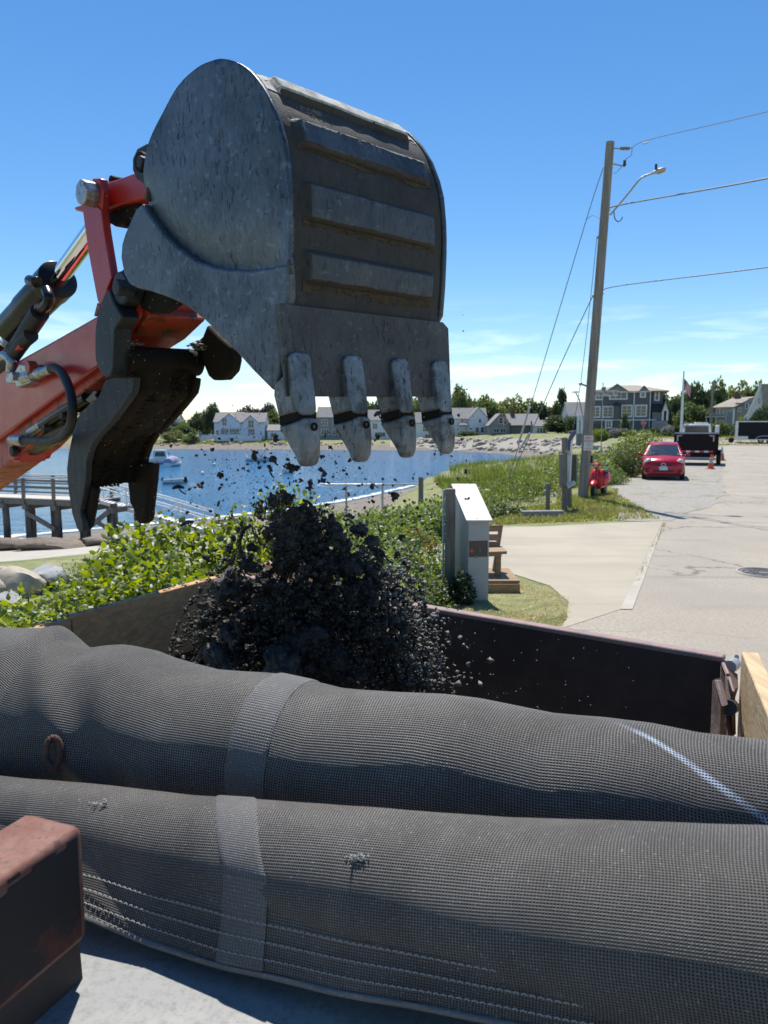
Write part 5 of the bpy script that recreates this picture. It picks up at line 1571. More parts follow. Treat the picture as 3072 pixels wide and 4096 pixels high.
MB().prism([(p[0], p[1], p[2] + 0.004) for p in lid], (0, 0, 0.022)).build('sloping_lid', wb, t, bevel=0.004)
# sticker
M['sticker'] = mk('dark_sticker', (0.075, 0.07, 0.068), 0.5); M['stkred'] = mk('sticker_red_print', (0.22, 0.07, 0.05), 0.5); M['stkorange'] = mk('sticker_orange_print', (0.50, 0.115, 0.03), 0.5)
M['stkgrey'] = mk('sticker_grey_print', (0.16, 0.155, 0.155), 0.5)
sx0, sx1 = P(1876, 2200, BY).x, P(1951, 2200, BY).x
sz0, sz1 = P(1914, 2228, BY).z, P(1914, 2163, BY).z
st = MB().prism([(sx0, BY - 0.002, sz0 - 0.004), (sx1, BY - 0.002, sz0 + 0.004), (sx1 - 0.002, BY - 0.002, sz1 + 0.004), (sx0, BY - 0.002, sz1 - 0.004)], (0, 0.0015, 0)).build('sticker', M['sticker'], t)
lc = Vector((bf.x, BY, 0))
sm = Vector(((sx0 + sx1) / 2, BY - 0.0035, (sz0 + sz1) / 2)) - lc
# two rows of red print (unreadable in the photograph), an orange roundel, a grey figure
mb = MB()
rr = random.Random(3)
for row, (zr, w0) in enumerate(((0.070, 0.095), (0.042, 0.075))):
    x = -w0
    while x < w0:
        w_ = rr.uniform(0.010, 0.016)
        mb.box((sm.x + x, sm.y, sm.z + zr), (w_, 0.001, 0.017)); x += w_ + 0.004
mb.build('red_print', M['stkred'], st, local=True)
MB().disc((sm.x - 0.082, sm.y, sm.z - 0.022), (0, 1, 0), 0.024, 0.001, 20).build('orange_roundel', M['stkorange'], st, local=True)
MB().prism([(sm.x + 0.012, sm.y, sm.z - 0.04), (sm.x + 0.030, sm.y, sm.z - 0.04), (sm.x + 0.023, sm.y, sm.z + 0.005), (sm.x + 0.036, sm.y, sm.z + 0.018), (sm.x + 0.006, sm.y, sm.z + 0.018), (sm.x + 0.019, sm.y, sm.z + 0.005)], (0, 0.001, 0)).build('grey_print', M['stkgrey'], st, local=True)
# the wooden post the box leans against
wp = P(1797, 2430, BY + 0.25)
t = thing('wooden_post', 'thick square grey wooden post directly left of the white box', 'post', (wp.x, wp.y, 0))
zt = P(1798, 1954, BY + 0.25).z
w_ = 40 * k
MB().box((0, 0, zt / 2 - 0.1), (w_, 0.13, zt + 0.2)).build('post', M['greywood'], t, local=True, bevel=0.012)
MB().box((-w_ * 0.62, 0.1, zt * 0.56), (0.018, 0.10, zt * 0.85)).build('blue_edge_board', M['bluesign'], t, local=True)
# bench
bp = G(2060, 2372, 0)
BB = bp.y
t = thing('wooden_bench', 'brown wooden bench behind the white box', 'bench', (P(2000, 2300, BB).x, BB + 0.5, 0.16))
def px2(px, py, Y): return P(px, py, Y)
bw = M['benchwood']
zpl = P(2000, 2310, BB + 0.15).z
sy = BB + 0.28
MB().bar(px2(1850, 2205, sy + 0.20), px2(2018, 2200, sy + 0.20), 0.42, 0.04).build('seat', bw, t, bevel=0.006)
zs = px2(1990, 2205, sy).z
pf = thing('bench_platform', 'low wooden platform under the bench', 'platform', (P(1980, 2370, BB).x, BB, 0))
xa, xb = P(1870, 2372, BB).x, P(2081, 2372, BB).x
zt_p = P(2000, 2324, BB).z
nbp = 6
for i in range(nbp):
    y_ = BB + 0.03 + (i + 0.5) * 0.9 / nbp
    MB().box(((xa + xb) / 2, y_, zt_p - 0.02), (xb - xa, 0.9 / nbp - 0.012, 0.038)).build('deck_board', bw, pf, bevel=0.004)
MB().box(((xa + xb) / 2, BB + 0.012, (zt_p - 0.042) / 2), (xb - xa - 0.01, 0.024, zt_p - 0.044)).build('front_board', bw, pf)
for xx in (xa + 0.02, xb - 0.02): MB().box((xx, BB + 0.47, (zt_p - 0.042) / 2), (0.03, 0.88, zt_p - 0.05)).build('side_board', bw, pf)
for px in (1868, 1992):
    a_ = px2(px, 2225, sy + 0.08)
    MB().bar(Vector((a_.x, a_.y, zt_p)), Vector((a_.x, a_.y, zs - 0.02)), 0.075, 0.075, up=(0, 1, 0)).build('leg', bw, t, bevel=0.006)
    MB().bar(Vector((a_.x, sy + 0.40, zt_p)), px2(px + 12, 2100, sy + 0.52), 0.05, 0.075, up=(0, 1, 0)).build('leg', bw, t, bevel=0.006)
MB().bar(px2(1868, 2216, sy + 0.0), px2(2006, 2216, sy + 0.0), 0.03, 0.06).build('apron_rail', bw, t)
for k_, (p0, p1) in enumerate((((1850, 2116), (2000, 2113)), ((1850, 2148), (1996, 2150)), ((1850, 2176), (1990, 2180)))):
    MB().bar(px2(*p0, sy + 0.46 - 0.03 * k_), px2(*p1, sy + 0.46 - 0.03 * k_), 0.025, 0.088).build('back_slat', bw, t, bevel=0.004)

# ================================================================== VEHICLES
M['carred'] = mk('car_red_paint', (0.38, 0.010, 0.030), 0.22, 0.1)
M['tyre'] = mk('tyre_rubber', (0.018, 0.018, 0.018), 0.85, bump=0.2, bs=80)
M['rim'] = mk('wheel_rim', (0.35, 0.35, 0.36), 0.35, 0.7)
M['headlamp'] = mk('headlamp_lens', (0.55, 0.52, 0.42), 0.15)
M['plastic'] = mk('black_plastic', (0.022, 0.022, 0.024), 0.5)
def wheel(t, x, y, r, w, name='wheel', rk=0.62):
    o = MB().tube([(x - w / 2, y, r), (x - w / 2 * 0.96, y, r), (x - w * 0.42, y, r), (x + w * 0.42, y, r), (x + w / 2 * 0.96, y, r), (x + w / 2, y, r)], [r * 0.62, r * 0.9, r, r, r * 0.9, r * 0.62], 24, True).build(name, M['tyre'], t, local=True, smooth=40)
    for s_ in (-1, 1):
        MB().disc((x + s_ * w * 0.47, y, r), (1, 0, 0), r * rk, w * 0.12, 20).build('rim', M['rim'] if rk > 0.6 else M['darkmetal'], o, local=True)
    return o
def car(t):
    # sections from nose (y=-1.85) to tail (+1.85): y, z_low, z_belt, half width, z_top, half width top
    st = [(-1.86, 0.30, 0.62, 0.56, 0.66, 0.50), (-1.80, 0.22, 0.70, 0.72, 0.76, 0.62), (-1.62, 0.20, 0.80, 0.81, 0.86, 0.68), (-1.25, 0.20, 0.86, 0.84, 0.94, 0.70),
          (-0.85, 0.20, 0.90, 0.845, 1.00, 0.72), (0.2, 0.20, 0.92, 0.848, 0.98, 0.74), (1.3, 0.22, 0.94, 0.84, 1.00, 0.74), (1.75, 0.28, 0.92, 0.80, 0.98, 0.70), (1.86, 0.36, 0.80, 0.72, 0.90, 0.62)]
    rg = []
    for y, z0, zb, w, zt, wt_ in st:
        rg.append([(-w * 0.86, y, z0), (-w * 0.97, y, z0 + 0.12), (-w, y, (z0 + zb) / 2), (-w * 0.985, y, zb), (-wt_, y, zt), (0, y, zt + 0.03), (wt_, y, zt), (w * 0.985, y, zb), (w, y, (z0 + zb) / 2), (w * 0.97, y, z0 + 0.12), (w * 0.86, y, z0), (0, y, z0 - 0.02)])
    MB().loft(rg).build('body', M['carred'], t, local=True, smooth=50)
    # roof shell
    rs = [(-0.28, 1.38, 0.56), (-0.10, 1.47, 0.575), (0.4, 1.52, 0.585), (1.1, 1.50, 0.575), (1.5, 1.42, 0.55)]
    rg = [[(-w, y, z - 0.06), (-w * 0.9, y, z - 0.01), (0, y, z + 0.01), (w * 0.9, y, z - 0.01), (w, y, z - 0.06), (0, y, z - 0.05)] for y, z, w in rs]
    MB().loft(rg).build('roof', M['carred'], t, local=True, smooth=50)
    for s_ in (-1, 1):
        MB().bar((s_ * 0.735, -0.98, 0.97), (s_ * 0.56, -0.25, 1.37), 0.07, 0.06).build('pillar', M['carred'], t, local=True)
        MB().bar((s_ * 0.74, 1.70, 0.95), (s_ * 0.55, 1.45, 1.40), 0.14, 0.08).build('pillar', M['carred'], t, local=True)
        MB().bar((s_ * 0.76, 0.35, 0.95), (s_ * 0.58, 0.35, 1.44), 0.10, 0.05).build('pillar', M['plastic'], t, local=True)
        MB().add([(s_ * 0.745, -0.90, 0.97), (s_ * 0.745, 1.65, 0.97), (s_ * 0.56, 1.42, 1.41), (s_ * 0.565, -0.25, 1.40)], [(0, 1, 2, 3)]).build('side_window', M['glass'], t, local=True)
        # mirrors
        mo = MB().loft([[(s_ * (0.88 + 0.02), -0.78 + 0.02 * k, 1.0 + 0.075 * math.sin(a)) if False else (s_ * (0.95 + 0.10 * math.cos(a)), -0.80 + 0.12 * k, 1.02 + 0.075 * math.sin(a)) for a in np.linspace(0, 2 * math.pi, 11)[:-1]] for k in range(2)])
        mo.bar((s_ * 0.76, -0.74, 0.96), (s_ * 0.90, -0.74, 1.0), 0.05, 0.05)
        mo.build('wing_mirror', M['carred'], t, local=True, bevel=0.02)
        # headlamps: tall almond
        c = Vector((s_ * 0.60, -1.775, 0.72))
        rgl = []
        for k, rad in enumerate((1.0, 0.9, 0.45)):
            rgl.append([c + Vector((0.17 * rad * math.cos(a) + s_ * 0.01, -0.05 * k + 0.06 + abs(0.17 * rad * math.cos(a)) * 0.15, 0.155 * rad * math.sin(a) + s_ * 0.08 * rad * math.cos(a) * s_ * 0.5)) for a in np.linspace(0, 2 * math.pi, 17)[:-1]])
        MB().loft(rgl).build('headlight', M['headlamp'], t, local=True, smooth=40)
        MB().disc((s_ * 0.62, -1.84, 0.38), (0, 1, 0), 0.07, 0.05, 14).build('fog_lamp_recess', M['plastic'], t, local=True)
        wheel(t, s_ * 0.74, -1.18, 0.295, 0.19); wheel(t, s_ * 0.74, 1.28, 0.295, 0.19)
    MB().add([(-0.735, -0.985, 0.965), (0.735, -0.985, 0.965), (0.555, -0.26, 1.395), (-0.555, -0.26, 1.395), (0, -1.06, 0.985), (0, -0.33, 1.43)], [(0, 4, 5, 3), (4, 1, 2, 5)]).build('windscreen', M['glass'], t, local=True, smooth=60)
    MB().bar((-0.66, -1.02, 0.985), (0.66, -1.02, 0.985), 0.08, 0.03).build('wiper_cowl', M['plastic'], t, local=True)
    MB().bar((-0.45, -1.02, 1.00), (0.05, -0.92, 1.04), 0.015, 0.02).build('wiper', M['plastic'], t, local=True)
    MB().box((0.60, -0.95, 1.04), (0.13, 0.02, 0.08)).build('screen_sticker', M['trim'], t, local=True)
    # upper grille with badge, lower intake
    MB().prism([(-0.40, -1.855, 0.66), (0.40, -1.855, 0.66), (0.30, -1.875, 0.60), (0, -1.885, 0.575), (-0.30, -1.875, 0.60)], (0, 0.08, 0)).build('grille', M['plastic'], t, local=True)
    MB().tube([(0.085 * math.cos(a), -1.89, 0.645 + 0.055 * math.sin(a)) for a in np.linspace(0, 2 * math.pi, 21)], 0.012, 6, False).build('badge', M['chrome'], t, local=True)
    MB().prism([(-0.42, -1.875, 0.33), (0.42, -1.875, 0.33), (0.36, -1.865, 0.42), (-0.36, -1.865, 0.42)], (0, 0.06, 0)).build('lower_intake', M['plastic'], t, local=True)
    MB().box((0, -1.885, 0.485), (0.32, 0.02, 0.16)).build('number_plate', mk('pale_number_plate', (0.50, 0.55, 0.60), 0.4), t, local=True, bevel=0.004)
    MB().box((0, -1.0, 0.17), (1.3, 1.5, 0.06)).build('undertray', M['plastic'], t, local=True)
    MB().box((0, 0.5, 1.10), (1.1, 1.2, 0.24)).build('seats', M['plastic'], t, local=True, bevel=0.06)
cp = G(2655, 1922, 0.0)
t = thing('red_car', 'small red hatchback parked facing the camera on the gravel', 'car', (cp.x + 0.6, cp.y + 1.75, 0.014), R(-20))
car(t)

# dump trailer behind the car
tp = G(2770, 1862, 0.0)
t = thing('dump_trailer', 'black dump trailer with red and white reflectors behind the red car', 'trailer', (tp.x + 0.1, tp.y, 0.004), R(-25))
M['trblack'] = mk('black_trailer_paint', (0.012, 0.008, 0.010), 0.65, spec=0.2)
kz = tp.y / F
Wt, Ht0, Ht1 = 2.15, 0.62, 1.80
MB().prism([(-Wt / 2, 0, Ht0), (Wt / 2, 0, Ht0), (Wt / 2, 0, Ht1), (-Wt / 2, 0, Ht1)], (0, 0.06, 0)).build('tailgate', M['trblack'], t, local=True)
for s_ in (-1, 1):
    MB().box((s_ * Wt / 2, 2.05, (Ht0 + Ht1) / 2), (0.07, 4.0, Ht1 - Ht0)).build('side_wall', M['trblack'], t, local=True)
    for k in range(5): MB().box((s_ * (Wt / 2 + 0.06), 0.35 + k * 0.85, (Ht0 + Ht1) / 2), (0.07, 0.09, Ht1 - Ht0 - 0.02)).build('side_stake', M['trblack'], t, local=True)
    MB().bar((s_ * (Wt / 2 + 0.02), 0.02, Ht1 + 0.03), (s_ * (Wt / 2 + 0.02), 4.0, Ht1 + 0.03), 0.12, 0.08).build('top_rail', M['darkmetal'], t, local=True)
    MB().bar((s_ * (Wt / 2 - 0.10), -0.02, Ht1 - 0.10), (s_ * (Wt / 2 - 0.35), -0.02, Ht1 - 0.10), 0.03, 0.07).build('corner_plate', M['galv'], t, local=True)
    MB().bar((s_ * (Wt / 2 - 0.12), -0.02, Ht1 - 0.07), (s_ * (Wt / 2 - 0.12), -0.02, Ht1 - 0.42), 0.08, 0.02, up=(0, 1, 0)).build('corner_plate', M['galv'], t, local=True)
    for y_ in (1.4, 2.25):
        wheel(t, s_ * (Wt / 2 + 0.16), y_, 0.38, 0.24)
    MB().box((s_ * (Wt / 2 + 0.16), 1.82, 0.82), (0.30, 1.8, 0.05)).build('fender', M['trblack'], t, local=True)
    MB().box((s_ * 0.92, -0.03, 0.58), (0.2, 0.06, 0.14)).build('tail_lamp', M['signred'], t, local=True)
MB().box((0, 2.05, Ht0 - 0.05), (Wt, 4.0, 0.1)).build('floor', M['trblack'], t, local=True)
MB().bar((-Wt / 2 - 0.05, -0.01, Ht1 + 0.05), (Wt / 2 + 0.05, -0.01, Ht1 + 0.05), 0.12, 0.09).build('top_rail', mk('silver_blue_tarp_roll', (0.30, 0.31, 0.38), 0.4), t, local=True)
for i in range(7):
    MB().box((-0.6 + i * 0.24, -0.012, 0.80), (0.225, 0.012, 0.10)).build('reflector_tape', M['signred'] if i % 2 == 0 else M['trim'], t, local=True)
MB().box((0, 0.1, 0.42), (Wt - 0.1, 0.12, 0.12)).build('bumper_bar', M['galv'], t, local=True)
MB().box((0, 0.12, 0.54), (1.9, 0.10, 0.14)).build('frame_beam', M['trblack'], t, local=True)
# truck cab in front of it
cp2 = P(2787, 1720, 52)
t = thing('pickup_truck', 'white pickup cab with a dark rear window seen over the dump trailer', 'truck', (cp2.x, 52, 0.004), R(-24))
mb = MB(); mb.loft([[(-0.98 + d, y, z) for (d, z) in ((0, 0.5), (0, 1.45), (0.10, 2.42), (1.86, 2.42), (1.96, 1.45), (1.96, 0.5))] for y in (0, 1.9)])
mb.build('cab', M['white'], t, local=True, bevel=0.05)
MB().prism([(-0.78, -0.05, 1.60), (0.78, -0.05, 1.60), (0.74, -0.05, 2.28), (-0.74, -0.05, 2.28)], (0, 0.03, 0)).build('rear_window', M['glass'], t, local=True)
MB().box((0.25, 0.6, 2.50), (0.9, 0.2, 0.12)).build('roof_light_bar', M['chrome'], t, local=True, bevel=0.03)
MB().box((-0.5, 0.6, 2.47), (0.5, 0.25, 0.08)).build('roof_rack', M['galv'], t, local=True)
MB().box((0, 3.0, 0.85), (1.9, 2.2, 0.7)).build('bonnet', M['white'], t, local=True, bevel=0.08)
for s_ in (-1, 1):
    wheel(t, s_ * 0.86, 3.0, 0.38, 0.26); wheel(t, s_ * 0.86, -0.9, 0.38, 0.26)
MB().box((0, -1.1, 0.85), (1.9, 2.1, 0.5)).build('load_bed', M['white'], t, local=True, bevel=0.05)
# two long tools leaning out of the trailer
t2 = thing('wooden_poles', 'bundle of thin wooden stakes sticking up at the left of the truck cab', 'stakes', tuple(P(2735, 1712, 46)))
for dx in (0, 14, 24):
    MB().tube([P(2730 + dx * 0.3, 1712, 46), P(2742 + dx * 0.6, 1688 + dx * 0.2, 46)], 0.03, 6).build('stake', M['deckwood'], t2)
# enclosed trailer
ep = P(2940, 1760, 96); zg = hz(ep.x + 3, 96)
t = thing('enclosed_trailer', 'black enclosed cargo trailer with silver corner trim on the lawn at the right edge', 'trailer', (ep.x, 96, zg), R(-25))
e = 96 / F
L_, H0, H1 = 7.0, 0.45, 2.75
MB().box((L_ / 2, 1.1, (H0 + H1) / 2), (L_, 2.2, H1 - H0)).build('body', mk('black_trailer_skin', (0.010, 0.012, 0.018), 0.6, spec=0.2), t, local=True, bevel=0.06)
MB().bar((-0.02, -0.02, H1 + 0.02), (L_, -0.02, H1 + 0.02), 0.10, 0.14).build('roof_trim', M['alu'], t, local=True)
MB().box((L_ / 2, 1.1, H1 + 0.05), (L_, 2.2, 0.05)).build('roof', M['white'], t, local=True)
MB().box((0.14, -0.03, (H0 + H1) / 2), (0.34, 0.06, H1 - H0)).build('corner_trim', M['alu'], t, local=True)
MB().box((0.75, -0.03, H0 + 0.22), (1.5, 0.07, 0.45)).build('stone_guard', M['alu'], t, local=True)
MB().box((L_ / 2, -0.03, H0 + 0.02), (L_, 0.06, 0.09)).build('bottom_trim', M['alu'], t, local=True)
for x in (3.0, 3.95):
    o = MB().tube([(x, -0.02, 0.36), (x, 0.24, 0.36)], 0.36, 20).build('wheel', M['tyre'], t, local=True)
    MB().disc((x, -0.04, 0.36), (0, 1, 0), 0.20, 0.03, 16).build('rim', M['rim'], o, local=True)
MB().tube([(2.4, -0.06, 0.5)] + [(3.45 + 1.0 * math.cos(a), -0.06, 0.62 + 0.32 * math.sin(a)) for a in np.linspace(math.pi, 0, 9)], 0.05, 6).build('fender', M['alu'], t, local=True)
MB().bar((-1.2, 1.1, 0.5), (0, 1.1, 0.5), 0.12, 0.12).build('drawbar', M['darkmetal'], t, local=True)
MB().disc((-0.45, 0.7, 0.36), (0, 1, 0), 0.34, 0.2, 18).build('spare_wheel', M['tyre'], t, local=True)

# cones
M['cone'] = mk('cone_orange', (0.62, 0.12, 0.035), 0.55); M['conewhite'] = mk('cone_collar', (0.55, 0.52, 0.50), 0.4)
def cone(px, py, H, label, collars):
    p = G(px, py, 0.0)
    t = thing('traffic_cone', label, 'traffic cone', (p.x, p.y, 0.004), 0.3, 'traffic cones by the trailer')
    MB().box((0, 0, 0.02), (H * 0.5, H * 0.5, 0.04)).build('base', M['cone'] if collars == 2 else M['darkmetal'], t, local=True, bevel=0.01)
    r = lambda z: H * 0.19 * (1 - z / H) + H * 0.035
    MB().tube([(0, 0, 0.04), (0, 0, H)], [r(0.04), r(H)], 20).build('cone_body', M['cone'], t, local=True, smooth=60)
    for a_, b_ in ((0.42, 0.60), (0.68, 0.80)) if collars == 2 else ((0.50, 1.0),):
        MB().tube([(0, 0, H * a_), (0, 0, H * b_)], [r(H * a_) + 0.004, r(H * b_) + 0.004], 20, caps=(b_ == 1.0)).build('collar', M['conewhite'], t, local=True, smooth=60)
cone(2843, 1877, 0.76, 'orange traffic cone with pale collars nearest the dump trailer', 2)
cone(2886, 1842, 0.90, 'orange traffic cone with a grey upper half on the road behind', 1)

# scooter
spv = T(2395, 1984)
t = thing('red_scooter', 'red motor scooter parked in the grass right of the utility pole', 'scooter', tuple(spv), R(-30))
sr = mk('scooter_red', (0.55, 0.012, 0.015), 0.3)
def ring(c, rx, rz_, n=14): return [Vector(c) + Vector((rx * math.cos(a), 0, rz_ * math.sin(a))) for a in np.linspace(0, 2 * math.pi, n + 1)[:-1]]
# front faces the camera (-y)
wheel(t, 0, -0.62, 0.235, 0.11, 'front_wheel', 0.5); wheel(t, 0, 0.62, 0.235, 0.12, 'rear_wheel', 0.5)
MB().loft([ring((0, -0.93, 0.36), 0.03, 0.02), ring((0, -0.86, 0.41), 0.085, 0.05), ring((0, -0.66, 0.48), 0.10, 0.07), ring((0, -0.50, 0.46), 0.085, 0.08)]).build('front_mudguard', sr, t, local=True, smooth=60)
sh = MB(); sh.loft([[(x * w, y + abs(x) * 0.10, z) for x in (-1, -0.6, 0, 0.6, 1)] for (w, y, z) in ((0.10, -0.42, 0.26), (0.20, -0.46, 0.36), (0.23, -0.46, 0.55), (0.20, -0.43, 0.72), (0.11, -0.38, 0.86))], caps=False, closed=False)
sh.build('leg_shield', sr, t, local=True, smooth=60, solid=0.03)
MB().tube([(0, -0.45, 0.45), (0, -0.38, 0.85), (0, -0.36, 0.96)], [0.06, 0.055, 0.05], 10).build('steering_column', sr, t, local=True, smooth=60)
MB().loft([ring((0, -0.46, 0.98), 0.07, 0.05), ring((0, -0.38, 1.0), 0.13, 0.07), ring((0, -0.30, 1.0), 0.11, 0.05)]).build('handlebar_cowl', sr, t, local=True, smooth=60)
MB().tube([(-0.33, -0.30, 0.99), (0, -0.36, 1.0), (0.33, -0.30, 0.99)], 0.022, 8).build('handlebar', M['plastic'], t, local=True)
MB().disc((-0.16, -0.44, 0.90), (0, 1, 0), 0.05, 0.04, 14).build('indicator', M['headlamp'], t, local=True)
MB().disc((0, -0.475, 0.985), (0, 1, 0), 0.055, 0.03, 16).build('headlight', M['headlamp'], t, local=True)
for s_ in (-1, 1):
    MB().tube([(s_ * 0.25, -0.30, 1.0), (s_ * 0.30, -0.28, 1.10)], 0.010, 6).build('mirror_stem', M['chrome'], t, local=True)
    MB().disc((s_ * 0.31, -0.28, 1.13), (0, 1, 0), 0.055, 0.02, 14).build('mirror', M['chrome'], t, local=True)
MB().box((0, -0.05, 0.30), (0.32, 0.75, 0.06)).build('floorboard', sr, t, local=True, bevel=0.02)
rg = []
for y, w, z0, z1 in ((0.12, 0.14, 0.30, 0.62), (0.30, 0.22, 0.28, 0.70), (0.60, 0.23, 0.34, 0.74), (0.85, 0.15, 0.48, 0.74), (0.98, 0.06, 0.58, 0.68)):
    rg.append([(w * math.cos(a), y, (z0 + z1) / 2 + (z1 - z0) / 2 * math.sin(a)) for a in np.linspace(0, 2 * math.pi, 13)[:-1]])
MB().loft(rg).build('rear_body', sr, t, local=True, smooth=60)
MB().box((0, 0.45, 0.77), (0.26, 0.72, 0.09)).build('seat', M['plastic'], t, local=True, bevel=0.035)
MB().tube([(-0.16, 0.1, 0.20), (-0.18, 0.75, 0.24)], 0.045, 8).build('exhaust', M['galv'], t, local=True)

# ================================================================== NEAR VEGETATION
def bush(name, label, spots, n, L, mat, group='bushes along the bank', asp=0.75, stems=8, cat='bush', flowers=None, seed=1):
    """spots: (px, py of the top, distance, radius across, radius up)"""
    r = np.random.default_rng(seed)
    bl = []
    for px, py, Y, rx, rz_ in spots:
        c = P(px, py, Y)
        z0 = hz(c.x, Y)
        top = c.z
        zc = top - rz_ * 0.92
        bl.append((c.x, Y, zc, rx, rx * 0.8, rz_))
        while zc - rz_ * 0.6 > z0 + 0.1:
            zc -= rz_ * 0.9
            bl.append((c.x + r.uniform(-.1, .1), Y - 0.1, zc, rx * 1.1, rx * 0.9, rz_))
    b0 = bl[0]
    t = thing(name, label, cat, (b0[0], b0[1], hz(b0[0], b0[1])), 0, group)
    V, Fc = mound_leaves(bl, int(n * 1.35), L * 0.80, asp, 0.75, r, 0.48, oval=asp > 0.6)
    o = np_mesh('foliage', V - np.array(t.location), Fc, M[mat], t)
    tag(o, kind='stuff')
    for k in range(stems):
        q = bl[int(r.integers(len(bl)))]
        a = Vector((q[0] + r.uniform(-.3, .3) * q[3], q[1] + r.uniform(-.3, .3) * q[4], hz(q[0], q[1]) - 0.05))
        e = Vector((q[0] + r.uniform(-.6, .6) * q[3], q[1], q[2] + q[5] * r.uniform(0.2, 0.9)))
        MB().tube([a, a.lerp(e, 0.5) + Vector((r.uniform(-.06, .06), 0, 0.05)), e], [0.014, 0.011, 0.006], 5).build('stem', M['bark'], t)
    if flowers:
        fm = MB()
        for (px, py, Y, rad, mt) in flowers: pass
        for mt in sorted({f[4] for f in flowers}):
            fm = MB()
            for (px, py, Y, rad, m2) in flowers:
                if m2 != mt: continue
                c = P(px, py, Y)
                for k in range(6):
                    a = k * math.pi / 3
                    fm.add([c, c + Vector((rad * math.cos(a), -0.02, rad * math.sin(a))), c + Vector((rad * math.cos(a + .9), -0.02, rad * math.sin(a + .9)))], [(0, 1, 2)])
            tag(fm.build('blossom', M[mt], t), kind='stuff')
    return t
M['fl_red'] = leafmat('coral_blossom', (0.50, 0.07, 0.05), (0.60, 0.14, 0.08), 0.3)
M['fl_yel'] = leafmat('yellow_leaf', (0.50, 0.33, 0.05), (0.55, 0.25, 0.06), 0.4)
bush('vine_bush', 'bright green vine leaves spreading over the bank at the left edge', [(-120, 2430, 4.6, 0.6, 0.35), (30, 2400, 4.7, 0.55, 0.32), (150, 2370, 5.0, 0.5, 0.32), (90, 2470, 4.3, 0.5, 0.3), (250, 2335, 5.4, 0.45, 0.30), (330, 2380, 4.9, 0.55, 0.35), (210, 2450, 4.5, 0.5, 0.3)], 9000, 0.062, 'leaf_bright', seed=1)
bush('vine_bush', 'bright green vine mound with larger leaves left of the falling soil', [(530, 2170, 6.4, 0.45, 0.42), (610, 2075, 6.8, 0.55, 0.5), (450, 2285, 5.8, 0.45, 0.35), (560, 2210, 5.9, 0.6, 0.45), (700, 2110, 6.6, 0.5, 0.45), (480, 2330, 5.2, 0.5, 0.35), (650, 2290, 5.4, 0.55, 0.4)], 11000, 0.085, 'leaf_bright', seed=2)
bush('low_shrub', 'pale feathery low shrub between the grey boulder and the vines', [(340, 2240, 8.0, 0.35, 0.28), (410, 2225, 7.8, 0.33, 0.28), (460, 2240, 7.4, 0.33, 0.28)], 5000, 0.05, 'leaf_rose', asp=0.4, seed=3)
bush('vine_bush', 'tall vine shoots rising behind the falling soil', [(850, 2080, 6.9, 0.45, 0.45), (960, 2040, 7.0, 0.40, 0.5), (1080, 1985, 7.1, 0.30, 0.55), (1150, 1955, 7.1, 0.22, 0.45), (1040, 2120, 6.8, 0.5, 0.5), (1230, 1985, 7.2, 0.28, 0.5), (1180, 2120, 6.7, 0.5, 0.5), (1130, 1905, 7.15, 0.10, 0.25)], 9000, 0.075, 'leaf_bright', seed=4, stems=14)
bush('vine_bush', 'green vine mass behind the soil, right of the tall shoots', [(1330, 2040, 8.6, 0.5, 0.5), (1420, 2060, 8.4, 0.5, 0.5), (1500, 2090, 8.0, 0.5, 0.5), (1400, 2180, 7.0, 0.6, 0.5), (1300, 2150, 7.2, 0.6, 0.5)], 8000, 0.075, 'leaf_rose', seed=5)
bush('rose_bush', 'leafy rose bush with coral blossoms left of the white box', [(1560, 2170, 9.2, 0.5, 0.45), (1650, 2110, 10.2, 0.5, 0.45), (1690, 2230, 9.6, 0.5, 0.5), (1600, 2270, 8.6, 0.55, 0.5), (1700, 2330, 8.9, 0.5, 0.45), (1540, 2330, 7.8, 0.5, 0.4), (1760, 2390, 8.6, 0.35, 0.3)], 11000, 0.058, 'leaf_rose', seed=6,
     flowers=[(random.uniform(1620, 1740), random.uniform(2110, 2210), 8.9, random.uniform(0.010, 0.022), random.choice(['fl_red', 'fl_yel'])) for _ in range(26)] + [(random.uniform(1540, 1780), random.uniform(2200, 2330), 8.1, 0.012, 'fl_red') for _ in range(8)])
bush('rose_bush', 'dark leaved rose spray hanging over the foot of the white box', [(1800, 2320, 8.85, 0.18, 0.22), (1850, 2295, 8.82, 0.12, 0.13), (1790, 2400, 8.8, 0.2, 0.25)], 1900, 0.055, 'leaf_dark', seed=7)
bush('bank_shrub', 'leafy green bank plants around the pipe fence', [(1740, 2010, 15.0, 0.8, 0.7), (1680, 2030, 14.0, 0.7, 0.6), (1610, 2060, 13.5, 0.7, 0.5), (1560, 2030, 14.5, 0.8, 0.5), (1770, 2060, 14, 0.7, 0.6), (1800, 1990, 16, 0.8, 0.7)], 8000, 0.10, 'leaf_rose', seed=8)
bush('bank_shrub', 'dark rounded shrub on the verge right behind the white box', [(2000, 2010, 18.0, 0.55, 0.5), (2050, 2020, 18.2, 0.5, 0.5), (1965, 2030, 17.7, 0.5, 0.45)], 3800, 0.085, 'leaf_mid', seed=9)
bush('bank_shrub', 'bright green tall plants on the bank above the beach', [(1960, 1935, 22, 1.0, 0.8), (2040, 1915, 23, 1.0, 0.9), (2120, 1900, 24, 1.0, 0.9), (1910, 1960, 20.5, 0.8, 0.6), (2190, 1905, 25, 0.9, 0.9), (2090, 1960, 21, 0.9, 0.6)], 9000, 0.14, 'leaf_reed', asp=0.28, seed=10)
